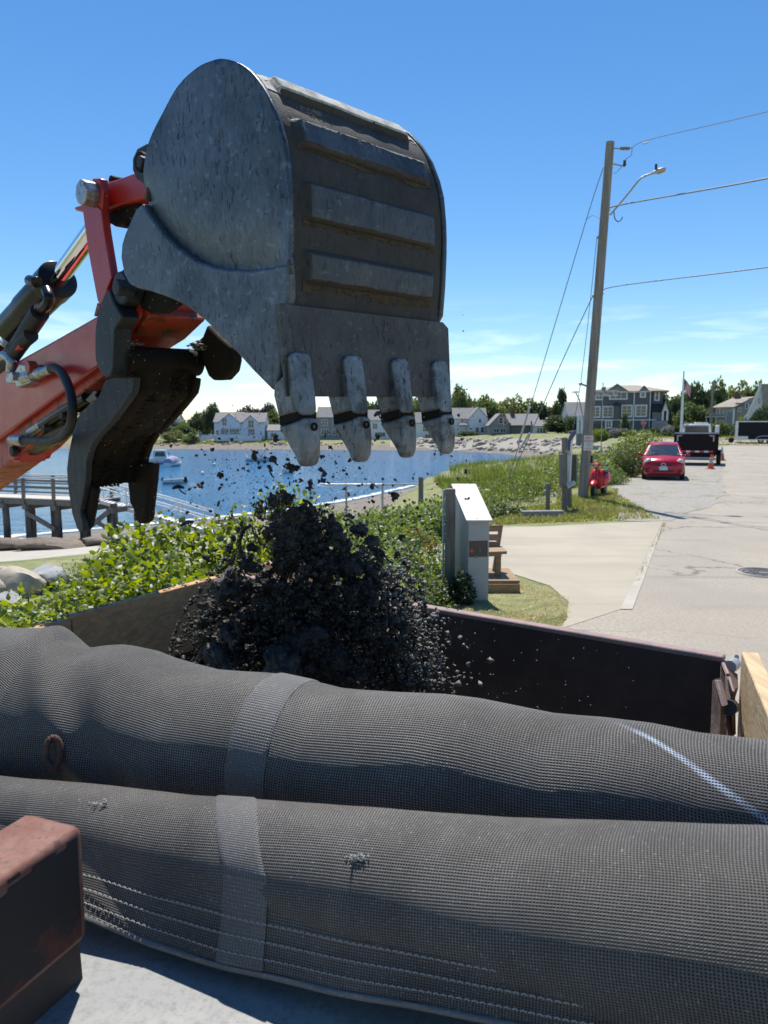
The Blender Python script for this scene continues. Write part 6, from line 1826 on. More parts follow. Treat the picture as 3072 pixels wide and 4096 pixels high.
bush('bank_shrub', 'scattered dark green shrubs in the tall grass of the bank', [(1900, 2010, 20, 0.6, 0.4), (2080, 1985, 21.5, 0.6, 0.45), (2150, 1960, 23, 0.7, 0.5), (1990, 1950, 26, 0.8, 0.5), (2120, 1920, 29, 0.9, 0.6), (1850, 1960, 24, 0.8, 0.5), (2200, 1930, 27, 0.8, 0.6)], 9000, 0.11, 'leaf_mid', asp=0.55, seed=18)
bush('bank_shrub', 'leafy mixed weeds covering the bank between the white box and the notice board', [(1890, 1975, 22, 0.7, 0.4), (1960, 1990, 21, 0.7, 0.4), (2040, 1960, 23, 0.8, 0.45), (2110, 1940, 25, 0.8, 0.45), (2180, 1960, 23.5, 0.7, 0.4), (2220, 1920, 27, 0.8, 0.5), (1930, 1930, 26, 0.9, 0.5), (2060, 1910, 28, 0.9, 0.5), (2150, 1895, 32, 1.0, 0.5), (1990, 1905, 31, 1.0, 0.5)], 15000, 0.11, 'leaf_rose', asp=0.5, seed=22)
bush('bank_shrub', 'ragged line of tall weeds along the crest of the bank above the beach', [(1860, 1905, 34, 1.2, 0.8), (1930, 1890, 36, 1.3, 0.9), (2010, 1882, 38, 1.4, 0.9), (2090, 1872, 40, 1.4, 0.9), (2170, 1862, 42, 1.4, 1.0), (2230, 1850, 42, 1.3, 1.0), (1800, 1930, 31, 1.0, 0.7)], 9500, 0.17, 'leaf_reed', asp=0.4, seed=16)
bush('roadside_bush', 'large bright green bush directly left of the red car', [(2560, 1724, 37, 1.1, 0.8), (2590, 1735, 36, 1.0, 0.9), (2530, 1750, 36.5, 1.0, 0.8), (2500, 1780, 35.5, 1.0, 0.8), (2600, 1775, 35, 0.9, 0.9), (2470, 1800, 35, 0.7, 0.7)], 9000, 0.17, 'leaf_reed', asp=0.5, seed=12)
bush('roadside_bush', 'dark green upright bush between scooter and red car', [(2500, 1772, 32.5, 0.45, 0.9), (2535, 1790, 32.2, 0.4, 0.8), (2475, 1805, 32.6, 0.35, 0.7)], 4000, 0.11, 'leaf_mid', asp=0.4, seed=13)
bush('roadside_bush', 'low weeds behind the red scooter', [(2420, 1855, 28, 0.7, 0.5), (2380, 1840, 29, 0.8, 0.6), (2450, 1880, 28, 0.6, 0.4), (2350, 1870, 27, 0.5, 0.4), (2470, 1905, 29, 0.6, 0.35)], 4500, 0.11, 'leaf_rose', asp=0.4, seed=14)

# grass: blades on the verges, one object each
def blades(name, label, polys, n, hmin, hmax, mat, seed=1, w=0.012, lean=0.35):
    r = np.random.default_rng(seed)
    pts = []
    for (x0, y0), (x1, y1), (x2, y2), (x3, y3) in polys:
        k = n // len(polys)
        u, v_ = r.random(k), r.random(k)
        X = (x0 * (1 - u) + x1 * u) * (1 - v_) + (x3 * (1 - u) + x2 * u) * v_
        Y = (y0 * (1 - u) + y1 * u) * (1 - v_) + (y3 * (1 - u) + y2 * u) * v_
        pts.append(np.stack([X, Y], 1))
    p = np.concatenate(pts)
    # clumping
    keep = np.array([mnoise.noise(Vector((a * 1.1, b * 1.1, seed))) + 0.35 * mnoise.noise(Vector((a * 5, b * 5, seed))) for a, b in p]) > r.uniform(-0.55, 0.35, len(p))
    p = p[keep]
    k = len(p)
    z = height(p[:, 0], p[:, 1])
    b = np.stack([p[:, 0], p[:, 1], z - 0.01], 1)
    h = r.uniform(hmin, hmax, k)
    a = r.uniform(0, 2 * np.pi, k)
    d = np.stack([np.cos(a), np.sin(a), np.zeros(k)], 1)
    ln = np.stack([r.normal(0, lean, k), r.normal(0, lean, k), np.ones(k)], 1)
    ww = (w * r.uniform(0.6, 1.5, k))[:, None]
    V = np.stack([b - d * ww, b + d * ww, b + ln * h[:, None]], 1).reshape(-1, 3)
    Fc = np.arange(3 * k).reshape(-1, 3)
    return tag(np_mesh(name, V, Fc, M[mat]), label, 'grass', kind='stuff')
M['grass_dry'] = leafmat('dry_lawn_grass', (0.42, 0.38, 0.16), (0.55, 0.46, 0.28), 0.5, (0.22, 0.26, 0.07), ns=1.6)
M['grass_green'] = leafmat('green_lawn_grass', (0.18, 0.23, 0.045), (0.28, 0.30, 0.08), 0.5, (0.26, 0.22, 0.10), ns=1.0)
isl = [g2(1840, 2440), g2(2270, 2480), g2(2285, 2400), g2(2060, 2310)]
isl2 = [g2(1840, 2560), g2(2240, 2520), g2(2270, 2470), g2(1840, 2430)]
blades('lawn_grass', 'patchy dry mown grass between the white box and the driveway', [isl, isl2, isl2], 15000, 0.012, 0.040, 'grass_dry', 3, 0.006, 1.0)
blades('verge_grass', 'mixed green and dry grass on the verge round the utility pole', [[g2(1950, 2100), g2(2640, 2078), g2(2480, 1985), g2(2040, 2040)], [g2(2230, 2080), g2(2470, 2075), g2(2470, 1960), g2(2230, 1990)]], 30000, 0.03, 0.12, 'grass_green', 4, 0.016, 0.5)
blades('beach_grass', 'tall beach grass on the bank above the shore', [[(3.5, 24), (7.0, 26), (9.5, 34), (4, 36)], [(2.0, 19.5), (5.4, 23.5), (7.0, 30), (2.0, 30)], [(3.0, 33), (10.5, 34), (17, 60), (5, 58)]], 26000, 0.12, 0.45, 'leaf_reed', 5, 0.017, 0.4)
blades('roadside_grass', 'tall weeds along the gravel beside the scooter and the car', [[(6.8, 23.4), (7.6, 25.5), (8.8, 29.0), (7.3, 30)], [(8.8, 29.4), (13.0, 38.8), (12.0, 40), (7.6, 30)]], 9000, 0.12, 0.5, 'leaf_reed', 6, 0.018, 0.3)
bush('roadside_bush', 'tangle of green weeds on the slope between the utility pole and the bright bush', [(2440, 1800, 34, 1.2, 0.6), (2380, 1815, 33, 1.2, 0.6), (2300, 1850, 31, 1.1, 0.6), (2250, 1870, 29, 1.0, 0.6), (2330, 1880, 28, 0.9, 0.5)], 6500, 0.14, 'leaf_reed', asp=0.45, seed=15)
for k_, (px, py, s_, lab) in enumerate(((2462, 1812, 0.5, 'pale broken stone slab right of the NO PARKING sign'), (2420, 1838, 0.45, 'white stone in the weeds above the scooter'), (2490, 1790, 0.55, 'pale boulder left of the bright roadside bush'), (2435, 1858, 0.35, 'small white stone just above the scooter mirror'), (2215, 1985, 0.4, 'pale flat rock in the grass left of the notice board'))):
    p = T(px, py)
    rock(RM[k_], M['rock'], p, (s_ * 0.55, s_ * 0.4, s_ * 0.28), lab, 'loose stones by the road', name='stone')
blades('crack_grass', 'weeds growing in the joint between driveway and road', [[g2(2655, 2092), g2(2662, 2094), g2(2553, 2330), g2(2538, 2330)]], 1500, 0.01, 0.05, 'grass_green', 7, 0.007, 0.8)
blades('far_lawn_grass', 'green lawn before the enclosed trailer', [[(38.5, 91.5), (80, 88.5), (80, 120), (42, 118)]], 16000, 0.08, 0.22, 'grass_green', 8, 0.06, 0.5)
blades('far_lawn_grass', 'lawn in front of the white house on the opposite shore', [[(-85, 233), (-30, 229), (-30, 236), (-85, 240)]], 9000, 0.2, 0.45, 'grass_green', 9, 0.12, 0.5)
blades('far_lawn_grass', 'lawn strip above the boulder slope', [[(44, 118), (60, 114), (60, 140), (44, 142)]], 9000, 0.15, 0.4, 'grass_green', 10, 0.10, 0.5)

# ================================================================== DUMP TRUCK BODY AND ROLLED TARP
TA = R(21.5)
ta = Vector((math.sin(TA), math.cos(TA), 0)); tc = Vector((math.cos(TA), -math.sin(TA), 0)); UP = Vector((0, 0, 1))
ZT = 1.40
m = NT('sawn_plank')
v = m.coord('Object')
rot = m.n('ShaderNodeMapping'); rot.inputs['Rotation'].default_value = (0, 0, TA - math.pi / 2 * 0); rot.inputs['Scale'].default_value = (10, 0.9, 12)
m.l(v, rot.inputs[0])
gr = m.n('ShaderNodeTexNoise'); gr.inputs['Scale'].default_value = 3.2; gr.inputs['Detail'].default_value = 8; gr.inputs['Distortion'].default_value = 1.2
m.l(rot.outputs[0], gr.inputs['Vector'])
col = m.mix(m.rng(gr.outputs[0], 0.35, 0.65), (0.60, 0.335, 0.155), (0.42, 0.225, 0.105))
col = m.mix(m.rng(m.noise(v, 5, 6, 0.7), 0.60, 0.75, 0, 0.6), col, (0.12, 0.08, 0.055))
m.base(col); m.rough(0.8); m.bump(gr.outputs[0], 0.35, 0.006)
M['plank'] = m.m
m = NT('fresh_plank')
v = m.coord('Object')
rot = m.n('ShaderNodeMapping'); rot.inputs['Rotation'].default_value = (0, 0, TA); rot.inputs['Scale'].default_value = (12, 0.8, 14)
m.l(v, rot.inputs[0])
gr = m.n('ShaderNodeTexNoise'); gr.inputs['Scale'].default_value = 3.0; gr.inputs['Detail'].default_value = 8; gr.inputs['Distortion'].default_value = 1.4
m.l(rot.outputs[0], gr.inputs['Vector'])
m.base(m.mix(m.rng(gr.outputs[0], 0.36, 0.64), (0.58, 0.43, 0.25), (0.42, 0.30, 0.17))); m.rough(0.75); m.bump(gr.outputs[0], 0.3, 0.006)
M['plank_fresh'] = m.m
M['primer'] = mk('worn_primer_rail', (0.30, 0.20, 0.185), 0.75, 0.0, (0.17, 0.155, 0.15), ns=12, lo=0.45, hi=0.65, bump=0.4, bs=80)
M['bedsteel'] = mk('dark_bed_steel', (0.040, 0.028, 0.025), 0.65, 0.0, (0.075, 0.048, 0.040), ns=6, lo=0.45, hi=0.7, bump=0.2, bs=60)
M['brownsteel'] = mk('brown_flaking_steel', (0.16, 0.115, 0.10), 0.8, 0.1, (0.085, 0.062, 0.055), ns=18, bump=0.5, bs=80)
m = NT('faded_red_beam')
v = m.coord('Object')
n1 = m.noise(v, 26, 8, 0.65); n2 = m.noise(v, 160, 5, 0.7)
col = m.mix(m.rng(n1, 0.42, 0.62), (0.16, 0.058, 0.038), (0.215, 0.105, 0.078))
col = m.mix(m.rng(n2, 0.54, 0.66, 0, 0.75), col, (0.06, 0.038, 0.032))
m.base(col); m.rough(0.62); m.bump(m.math('ADD', n2, n1), 0.4, 0.0012)
M['beam'] = m.m
m = NT('grey_plate')
v = m.coord('Object')
n1 = m.noise(v, 9, 8, 0.6); n2 = m.noise(v, 140, 6, 0.7)
col = m.mix(m.rng(n1, 0.38, 0.65), (0.23, 0.235, 0.235), (0.33, 0.32, 0.295))
col = m.mix(m.rng(n2, 0.48, 0.66, 0, 0.6), col, (0.13, 0.135, 0.14))
m.base(col); m.rough(0.6); m.metal(0.1); m.bump(n2, 0.5, 0.0012)
M['plate'] = m.m

bl0, bl1 = G(-60, 2562, ZT), G(1060, 2262, ZT)          # inner line of the left board tops
tg0, tg1 = G(930, 2298, ZT), G(2892, 2628, ZT)          # tailgate top
rb0, rb1 = G(2966, 2604, ZT + 0.03), G(3072, 2862, ZT + 0.03)
truck = thing('dump_truck', 'open dump truck body with wooden side boards and a dark tailgate', 'dump truck', (0.4, 1.9, 0))
bd = (bl1 - bl0).normalized(); bn = Vector((-bd.y, bd.x, 0))
bl0 = bl0 - bd * 0.25
# left: two butted planks over a steel side
jt = G(402, 2488, ZT); tj = (jt - bl0).dot(bd)
bl1 = bl0 + bd * ((bl1 - bl0).dot(bd) + 0.45)
TL = (bl1 - bl0).length
th = 0.042
def plank(a, b, z0, z1, name, mat, nrm, th):
    a, b = Vector(a), Vector(b)
    return MB().prism([Vector((a.x, a.y, z0)), Vector((b.x, b.y, z0)), Vector((b.x, b.y, z1)), Vector((a.x, a.y, z1))], nrm * th).build(name, M[mat], truck, bevel=0.005)
plank(bl0, bl0 + bd * (tj - 0.004), ZT - 0.30, ZT - 0.008, 'side_board', 'plank', bn, th)
plank(bl0 + bd * (tj + 0.004), bl1, ZT - 0.30, ZT + 0.004, 'side_board', 'plank', bn, th)
plank(bl0 - bn * -0.01, bl1 - bn * -0.01, 0.55, ZT - 0.302, 'side_wall', 'bedsteel', bn, 0.05)
for k in (0.25, 0.6, 0.95):
    c = bl0 + bd * TL * k + bn * (th + 0.04)
    MB().box((c.x, c.y, (0.6 + ZT - 0.1) / 2), (0.07, 0.07, ZT - 0.1 - 0.6)).build('stake_post', M['bedsteel'], truck)
# scattered dry spoil on the board top
mb = MB()
rr = random.Random(9)
for i in range(130):
    c = bl0 + bd * rr.uniform(TL * 0.2, TL * 0.95) + bn * rr.uniform(0.004, th - 0.004)
    s_ = rr.uniform(0.002, 0.007)
    mb.box((c.x, c.y, ZT + s_ * 0.4 + 0.002), (s_ * rr.uniform(1, 2.2), s_ * 1.5, s_), Matrix.Rotation(rr.uniform(0, 3), 3, 'Z'))
tag(mb.build('spilled_soil', M['dust'], truck), kind='stuff')
# tailgate: plate with a rounded top rail
gd = (tg1 - tg0).normalized(); gn = Vector((-gd.y, gd.x, 0))
if gn.y < 0: gn = -gn
MB().prism([tg0 + UP * -0.018, tg1 + UP * -0.018, Vector((tg1.x, tg1.y, 0.55)), Vector((tg0.x, tg0.y, 0.55))], gn * 0.03).build('tailgate', M['bedsteel'], truck)
MB().prism([tg0, tg0 + gn * 0.045, tg0 + gn * 0.045 - UP * 0.020, tg0 - UP * 0.020], tg1 - tg0).build('tailgate_rail', M['primer'], truck, bevel=0.006, bseg=2)
# right end: edge flange, pivot lugs, latch
def pv(pts, dvec, name, mat, bev=0.004):
    return MB().prism(pts, dvec).build(name, M[mat], truck, bevel=bev)
e = tg1 + gd * 0.012
pv([P(2882, 2640, 2.22), P(2905, 2650, 2.25), P(2930, 2700, 2.22), P(2920, 2975, 2.05), P(2868, 2975, 2.03)], gn * 0.02, 'end_flange', 'brownsteel')
pv([P(2850, 2722, 2.05), P(2872, 2722, 2.07), P(2902, 2820, 2.0), P(2884, 2830, 1.98), P(2878, 2990, 1.94), P(2838, 2990, 1.92)], Vector((0.02, 0.02, 0)), 'pivot_plate', 'brownsteel')
pv([P(2856, 2720, 2.04), P(2872, 2720, 2.06), P(2900, 2818, 1.99), P(2884, 2826, 1.97)], Vector((0.004, -0.012, 0.004)), 'pivot_edge', 'primer', 0.002)
pv([P(2900, 2680, 2.18), P(2938, 2705, 2.18), P(2940, 2760, 2.12), P(2928, 2800, 2.1), P(2930, 2950, 2.05), P(2905, 2960, 2.03)], Vector((0.02, 0.02, 0)), 'hinge_bracket', 'brownsteel')
pv([P(2932, 2634, 2.3), P(2950, 2640, 2.3), P(2946, 2690, 2.28), P(2926, 2676, 2.28)], Vector((0.03, 0.05, 0)), 'latch_bracket', 'darkmetal')
MB().tube([P(2918, 2668, 2.2), P(2938, 2655, 2.28)], 0.02, 10).build('latch_pin', M['galv'], truck, smooth=50)
MB().tube([P(2914, 2832, 1.99), P(2926, 2826, 2.10)], 0.022, 12).build('pivot_pin', M['darkmetal'], truck, smooth=50)
for (a, b) in (((2893, 2655), (2912, 2700)), ((2912, 2700), (2932, 2770)), ((2900, 2880), (2915, 2925))):
    MB().tube([P(a[0], a[1], 2.15), P(b[0], b[1], 2.08)], 0.006, 6).build('weld_bead', M['primer'], truck)
# right hand board, newer wood, set outside the tailgate corner
rd = (rb1 - rb0).normalized(); rn_ = Vector((rd.y, -rd.x, 0))
if rn_.x < 0: rn_ = -rn_
b_end = rb0 + rd * 1.9
MB().prism([Vector((rb0.x, rb0.y, ZT - 0.52)), Vector((b_end.x, b_end.y, ZT - 0.52)), Vector((b_end.x, b_end.y, ZT + 0.03)), Vector((rb0.x, rb0.y, ZT + 0.03))], rn_ * 0.048).build('side_board', M['plank_fresh'], truck, bevel=0.006)
MB().prism([Vector((rb0.x, rb0.y, 0.55)) + rd * 0.3, Vector((b_end.x, b_end.y, 0.55)), Vector((b_end.x, b_end.y, ZT - 0.525)), Vector((rb0.x, rb0.y, ZT - 0.525)) + rd * 0.3], rn_ * 0.04).build('side_wall', M['bedsteel'], truck)
# bed floor and front bulkhead
fl = [bl0 - ta * 0.3, bl1, tg1, b_end]
MB().prism([Vector((p.x, p.y, 0.56)) for p in fl], Vector((0, 0, 0.03))).build('bed_floor', M['bedsteel'], truck)
def hh(h, s, z): return ta * h + tc * s + UP * z
MB().prism([hh(0.93, -1.25, 0.55), hh(0.93, 1.15, 0.55), hh(0.93, 1.15, 1.57), hh(0.93, -1.25, 1.57)], ta * 0.03).build('front_bulkhead', M['bedsteel'], truck)
# cab guard plate and the red beam end
ZP = 1.606
ZQ = 1.596                                   # top of the plate under the tarp
MB().prism([hh(0.05, -1.15, ZQ), hh(0.68, -1.22, ZQ), hh(0.68, 1.12, ZQ), hh(0.05, 1.0, ZQ)], UP * -0.012).build('cab_guard_plate', M['plate'], truck)
# beam: rounded rectangular section along the truck
BE = P(328, 3300, 0.63)
zt_b = BE.z
wv_ = P(172, 3246, 0.665); 
bw_ = abs((Vector((wv_.x, wv_.y, 0)) - Vector((BE.x, BE.y, 0))).dot(tc)) + 0.005
c0 = Vector((BE.x, BE.y, 0)) - tc * bw_ / 2
sec = []
hb = zt_b - ZP - 0.028
rr_ = 0.007
for (sx, sz) in ((1, 1), (-1, 1), (-1, -1), (1, -1)):
    a0 = {(1, 1): 0, (-1, 1): 90, (-1, -1): 180, (1, -1): 270}[(sx, sz)]
    for k in range(5):
        a = R(a0 + k * 22.5)
        sec.append((sx * (bw_ / 2 - rr_) + rr_ * math.cos(a), sz * (hb / 2 - rr_) + rr_ * math.sin(a)))
zc_ = zt_b - hb / 2
ring_ = lambda q, inset=0.0: [Vector((q.x, q.y, zc_)) + tc * (x * (1 - inset)) + UP * (z * (1 - inset)) for x, z in sec]
MB().loft([ring_(c0 - ta * 0.75), ring_(c0 - ta * 0.006), ring_(c0 - ta * 0.001, 0.04), ring_(c0, 0.10)]).build('cab_guard_beam', M['beam'], truck, smooth=50)
# weld foot under the beam
MB().prism([Vector((c0.x, c0.y, ZQ)) + tc * (bw_ / 2 - 0.004) - ta * 0.75, Vector((c0.x, c0.y, ZQ)) + tc * (bw_ / 2 - 0.004) - ta * 0.004, Vector((c0.x, c0.y, ZP + 0.0285)) + tc * (bw_ / 2 - 0.006) - ta * 0.004, Vector((c0.x, c0.y, ZP + 0.0285)) + tc * (bw_ / 2 - 0.006) - ta * 0.75], tc * -(bw_ - 0.012)).build('beam_foot', M['bedsteel'], truck)

# dark skin on the side of the beam, turning rust red lower down
m = NT('dark_beam_side')
v = m.coord('Object')
sz_ = m.n('ShaderNodeSeparateXYZ'); m.l(v, sz_.inputs[0])
lowr = m.rng(sz_.outputs['Z'], ZQ + 0.085, ZQ + 0.03)
n1 = m.noise(v, 30, 8, 0.7)
col = m.mix(m.rng(m.math('ADD', m.math('MULTIPLY', lowr, 0.35), n1), 0.62, 0.80), (0.030, 0.025, 0.024), (0.105, 0.034, 0.024))
m.base(col); m.rough(0.65); m.b.inputs['Specular IOR Level'].default_value = 0.25; m.bump(m.noise(v, 120, 5, 0.7), 0.4, 0.001)
pv_, pf_ = [], []
nu, nv_ = 60, 26
for i in range(nu + 1):
    for j in range(nv_ + 1):
        l_ = -0.75 + 0.743 * i / nu
        z = zc_ - hb / 2 + 0.008 + (hb - 0.012) * j / nv_
        pv_.append(Vector((c0.x, c0.y, 0)) + ta * l_ + tc * (bw_ / 2 + 0.0009) + UP * z)
for i in range(nu):
    for j in range(nv_):
        if j > nv_ - 4 and mnoise.noise(Vector((i * 0.45, j * 0.5, 2))) + (nv_ - j) * 0.16 < 0.38: continue
        pf_.append((i * (nv_ + 1) + j, (i + 1) * (nv_ + 1) + j, (i + 1) * (nv_ + 1) + j + 1, i * (nv_ + 1) + j + 1))
ob_ = origin(truck)
np_mesh('beam_side_skin', [tuple(p - ob_) for p in pv_], pf_, m.m, truck)

# ---- mesh tarp
def fabric(name, base, hole, pitch, hole_amt, chalk=None, dusty=0.5):
    m = NT(name)
    tcn = m.n('ShaderNodeTexCoord'); s = m.n('ShaderNodeSeparateXYZ'); m.l(tcn.outputs['UV'], s.inputs[0])
    U, V_ = s.outputs['X'], s.outputs['Y']
    k = 2 * math.pi / pitch
    cu = m.math('COSINE', m.math('MULTIPLY', U, k)); cv = m.math('COSINE', m.math('MULTIPLY', V_, k * 1.12))
    # threads: high on thread centre lines, low in the holes
    hgt = m.math('MAXIMUM', m.math('MULTIPLY', cu, 0.8), cv)
    hole_f = m.rng(hgt, -0.16, 0.42, 1.0, 0.0)
    ob = m.coord('Object')
    d1 = m.rng(m.noise(ob, 7, 8, 0.7, 0.4), 0.40, 0.68, 0, dusty)
    col = m.mix(d1, base, tuple(min(1, c * 2.0 + 0.03) for c in base))
    fine = m.noise(ob, 420, 3, 0.6)
    col = m.mix(m.rng(fine, 0.60, 0.72, 0, 0.7), col, (0.42, 0.41, 0.38))
    col = m.mix(m.rng(m.noise(ob, 2.6, 4, 0.6), 0.45, 0.62, 0, 0.45), col, tuple(c * 0.7 for c in base))
    if chalk:
        u0, v0, u1, v1, w_ = chalk
        # distance to the chalk line in uv metres
        L2 = math.hypot(u1 - u0, v1 - v0); nx_, ny_ = -(v1 - v0) / L2, (u1 - u0) / L2
        dd = m.math('ABSOLUTE', m.math('ADD', m.math('MULTIPLY', m.math('SUBTRACT', U, u0), nx_), m.math('MULTIPLY', m.math('SUBTRACT', V_, v0), ny_)))
        aa = m.math('ADD', m.math('MULTIPLY', m.math('SUBTRACT', U, u0), (u1 - u0) / L2), m.math('MULTIPLY', m.math('SUBTRACT', V_, v0), (v1 - v0) / L2))
        ck = m.math('MULTIPLY', m.rng(dd, w_, w_ * 0.3), m.rng(aa, -0.01, 0.04))
        ck = m.math('MULTIPLY', ck, m.rng(m.noise(ob, 60, 4), 0.35, 0.5, 0.45, 0.95))
        col = m.mix(ck, col, (0.50, 0.58, 0.68))
    col = m.mix(m.math('MULTIPLY', hole_f, hole_amt), col, hole)
    m.base(col)
    m.rough(m.rng(fine, 0.3, 0.7, 0.42, 0.62))
    m.b.inputs['Specular IOR Level'].default_value = 0.22
    m.bump(m.math('ADD', hgt, m.math('MULTIPLY', fine, 0.3)), 0.75, pitch * 0.28)
    return m.m
M['webbing'] = fabric('grey_webbing_band', (0.14, 0.135, 0.13), (0.07, 0.07, 0.07), 0.0032, 0.45, None, 0.3)
M['thread'] = mk('pale_stitching', (0.36, 0.36, 0.33), 0.8)
tarp = thing('rolled_tarp', 'rolled dark mesh tarp lying across the front of the dump body', 'tarp', tuple(hh(0.75, 0, 1.62)))
S0, S1 = -1.30, 0.36
def interp(s, tab):
    xs_ = [q[0] for q in tab]
    return [float(np.interp(s, xs_, [q[i] for q in tab])) for i in range(1, len(tab[0]))]
CAMH = CAMZ
def roll_surface(fn, n_s, n_t, v_scale_r, th0, th1):
    V, UV = [], []
    for i in range(n_s + 1):
        s = S0 + (S1 - S0) * i / n_s
        h, z, r = fn(s)
        for j in range(n_t + 1):
            th = th0 + (th1 - th0) * j / n_t
            V.append((s, th, h, z, r)); UV.append((s, th * v_scale_r))
    return V, UV
def tarp_mesh(name, P3, UV, n_s, n_t, mat, parent, th=0.0):
    k = n_t + 1
    fc = [(i * k + j, (i + 1) * k + j, (i + 1) * k + j + 1, i * k + j + 1) for i in range(n_s) for j in range(n_t)]
    o0 = origin(parent)
    o = np_mesh(name, [tuple(p - o0) for p in P3], fc, mat, parent, True)
    ul = o.data.uv_layers.new(name='UVMap')
    li = np.array([l.vertex_index for l in o.data.loops])
    ul.data.foreach_set('uv', np.array(UV, np.float32)[li].ravel())
    return o
def spx(px, py, h):                          # place along the rolls of what is seen at a pixel, h metres ahead across them
    r = ray(px, py); k = r.x / r.y
    Y = h / (k * math.sin(TA) + math.cos(TA))
    return Y * (k * math.cos(TA) - math.sin(TA))
def el_px(px, py):                           # its angle below the horizontal, measured across the rolls
    p = P(px, py, 1.0)
    return math.degrees(math.atan2(CAMZ - p.z, p.dot(ta)))
R1T = []
for px, py in ((-500, 2470), (-200, 2500), (0, 2505), (100, 2503), (180, 2508), (215, 2530), (250, 2556), (330, 2574), (450, 2571), (560, 2592), (640, 2622), (830, 2672), (1000, 2685), (1080, 2690), (1200, 2715), (1330, 2745), (1540, 2760), (1740, 2770), (1900, 2790), (2200, 2850), (2400, 2865), (2600, 2890), (2800, 2930), (3072, 2960), (3500, 3040)):
    r_ = float(np.interp(px, [0, 230, 400, 900, 1536, 2200, 3072], [0.118, 0.112, 0.104, 0.096, 0.087, 0.079, 0.069]))
    R1T.append((spx(px, py, 0.79), el_px(px, py), r_, 0.88))
def roll1(s):
    el, r, d = interp(s, R1T)
    e = R(el) + math.asin(r / d)
    return d * math.cos(e), CAMH - d * math.sin(e), r
R2T = []
for px, py in ((-500, 3050), (0, 3090), (350, 3122), (700, 3160), (1080, 3190), (1500, 3225), (2000, 3260), (2500, 3283), (3072, 3305), (3500, 3330)):
    el = el_px(px, py)
    best = min((abs(math.degrees(math.atan2(CAMH - ZP - 0.008 - r_, 0.60) - math.asin(r_ / math.hypot(0.60, CAMH - ZP - 0.008 - r_))) - el), r_) for r_ in np.arange(0.03, 0.13, 0.0005))
    R2T.append((spx(px, py, 0.59), float(best[1])))
def roll2(s):
    r = interp(s, R2T)[0]
    return 0.60, ZP + 0.008 + r, r
def wob(s, th, k):
    q = Vector((s * 5.0, th * 0.9, k))
    a = mnoise.noise(q) * 0.5 + mnoise.noise(q * 2.3) * 0.28
    b = mnoise.noise(Vector((s * 22, th * 2.0 + s * 9, k + 5))) * 0.10
    return a + b
def roll_pt(fn, s, th, k, amp, off=0.0):
    """th measured from straight away over the top towards the viewer"""
    h, z, r = fn(s)
    rr_ = r * (1 + amp * wob(s, th, k)) + off
    return hh(h + rr_ * math.cos(th), s, z + rr_ * math.sin(th))
# diagonal fold in the left of the upper roll
SF = spx(215, 2560, 0.79)
def fold1(s, th):
    d = (s - SF) - (th - 1.5) * 0.075
    k = 1.0 if th > 1.2 else max(0.0, (th + 0.2) / 1.4)
    return k * (0.006 * math.exp(-(d / 0.022) ** 2) - 0.005 * math.exp(-((d - 0.05) / 0.03) ** 2))
def build_roll(fn, k, amp, mat, name, extra=None, th0=-0.6, th1=3.9, n_s=300, n_t=72):
    P3, UV = [], []
    for i in range(n_s + 1):
        s = S0 + (S1 - S0) * i / n_s
        rmean = 0.08
        for j in range(n_t + 1):
            th = th0 + (th1 - th0) * j / n_t
            P3.append(roll_pt(fn, s, th, k, amp, extra(s, th) if extra else 0.0)); UV.append((s + 0.012 * mnoise.noise(Vector((s * 5, th, 3))), (th - 1.6) * fn(s)[2] + 0.010 * mnoise.noise(Vector((s * 4, th * 0.7, 8)))))
    return tarp_mesh(name, P3, UV, n_s, n_t, mat, tarp)
M['mesh1'] = fabric('black_mesh_tarp_upper', (0.128, 0.118, 0.107), (0.003, 0.003, 0.004), 0.0031, 0.97, (spx(2485, 2870, 0.79), 0.02 * 0.075, spx(3072, 3240, 0.71), 1.12 * 0.07, 0.0048))
M['mesh2'] = fabric('black_mesh_tarp_lower', (0.116, 0.107, 0.097), (0.003, 0.003, 0.004), 0.0026, 0.97)
up_roll = build_roll(roll1, 1.0, 0.036, M['mesh1'], 'upper_roll', fold1)
lo_roll = build_roll(roll2, 7.0, 0.045, M['mesh2'], 'lower_roll')
def band(fn, k, amp, s0, s1, skew, name, extra, parent, th0=-0.3, th1=3.5):
    P3, UV = [], []
    n_s, n_t = 14, 80
    for i in range(n_s + 1):
        for j in range(n_t + 1):
            th = th0 + (th1 - th0) * j / n_t
            s = s0 + (s1 - s0) * i / n_s + skew(th)
            edge = 0.0016 if 0 < i < n_s else 0.0004
            P3.append(roll_pt(fn, s, th, k, amp, (extra(s, th) if extra else 0) + edge)); UV.append((s, th * 0.08))
    return tarp_mesh(name, P3, UV, n_s, n_t, M['webbing'], parent)
bt0, bt1, bb0, bb1 = spx(1080, 2700, 0.79), spx(1278, 2725, 0.79), spx(925, 3120, 0.70), spx(1128, 3140, 0.70)
band(roll1, 1.0, 0.036, bt0, bt0 + 0.0505, lambda th: (bb0 - bt0) * (th - 1.55) / 1.15, 'webbing_band', fold1, up_roll)
bt0, bb0 = spx(868, 3190, 0.60), spx(842, 3560, 0.535)
band(roll2, 7.0, 0.045, bt0, bt0 + 0.048, lambda th: (bb0 - bt0) * (th - 1.6) / 1.0, 'webbing_band', None, lo_roll, th1=2.80)
FB0 = bt0 + (bb0 - bt0) * 1.2
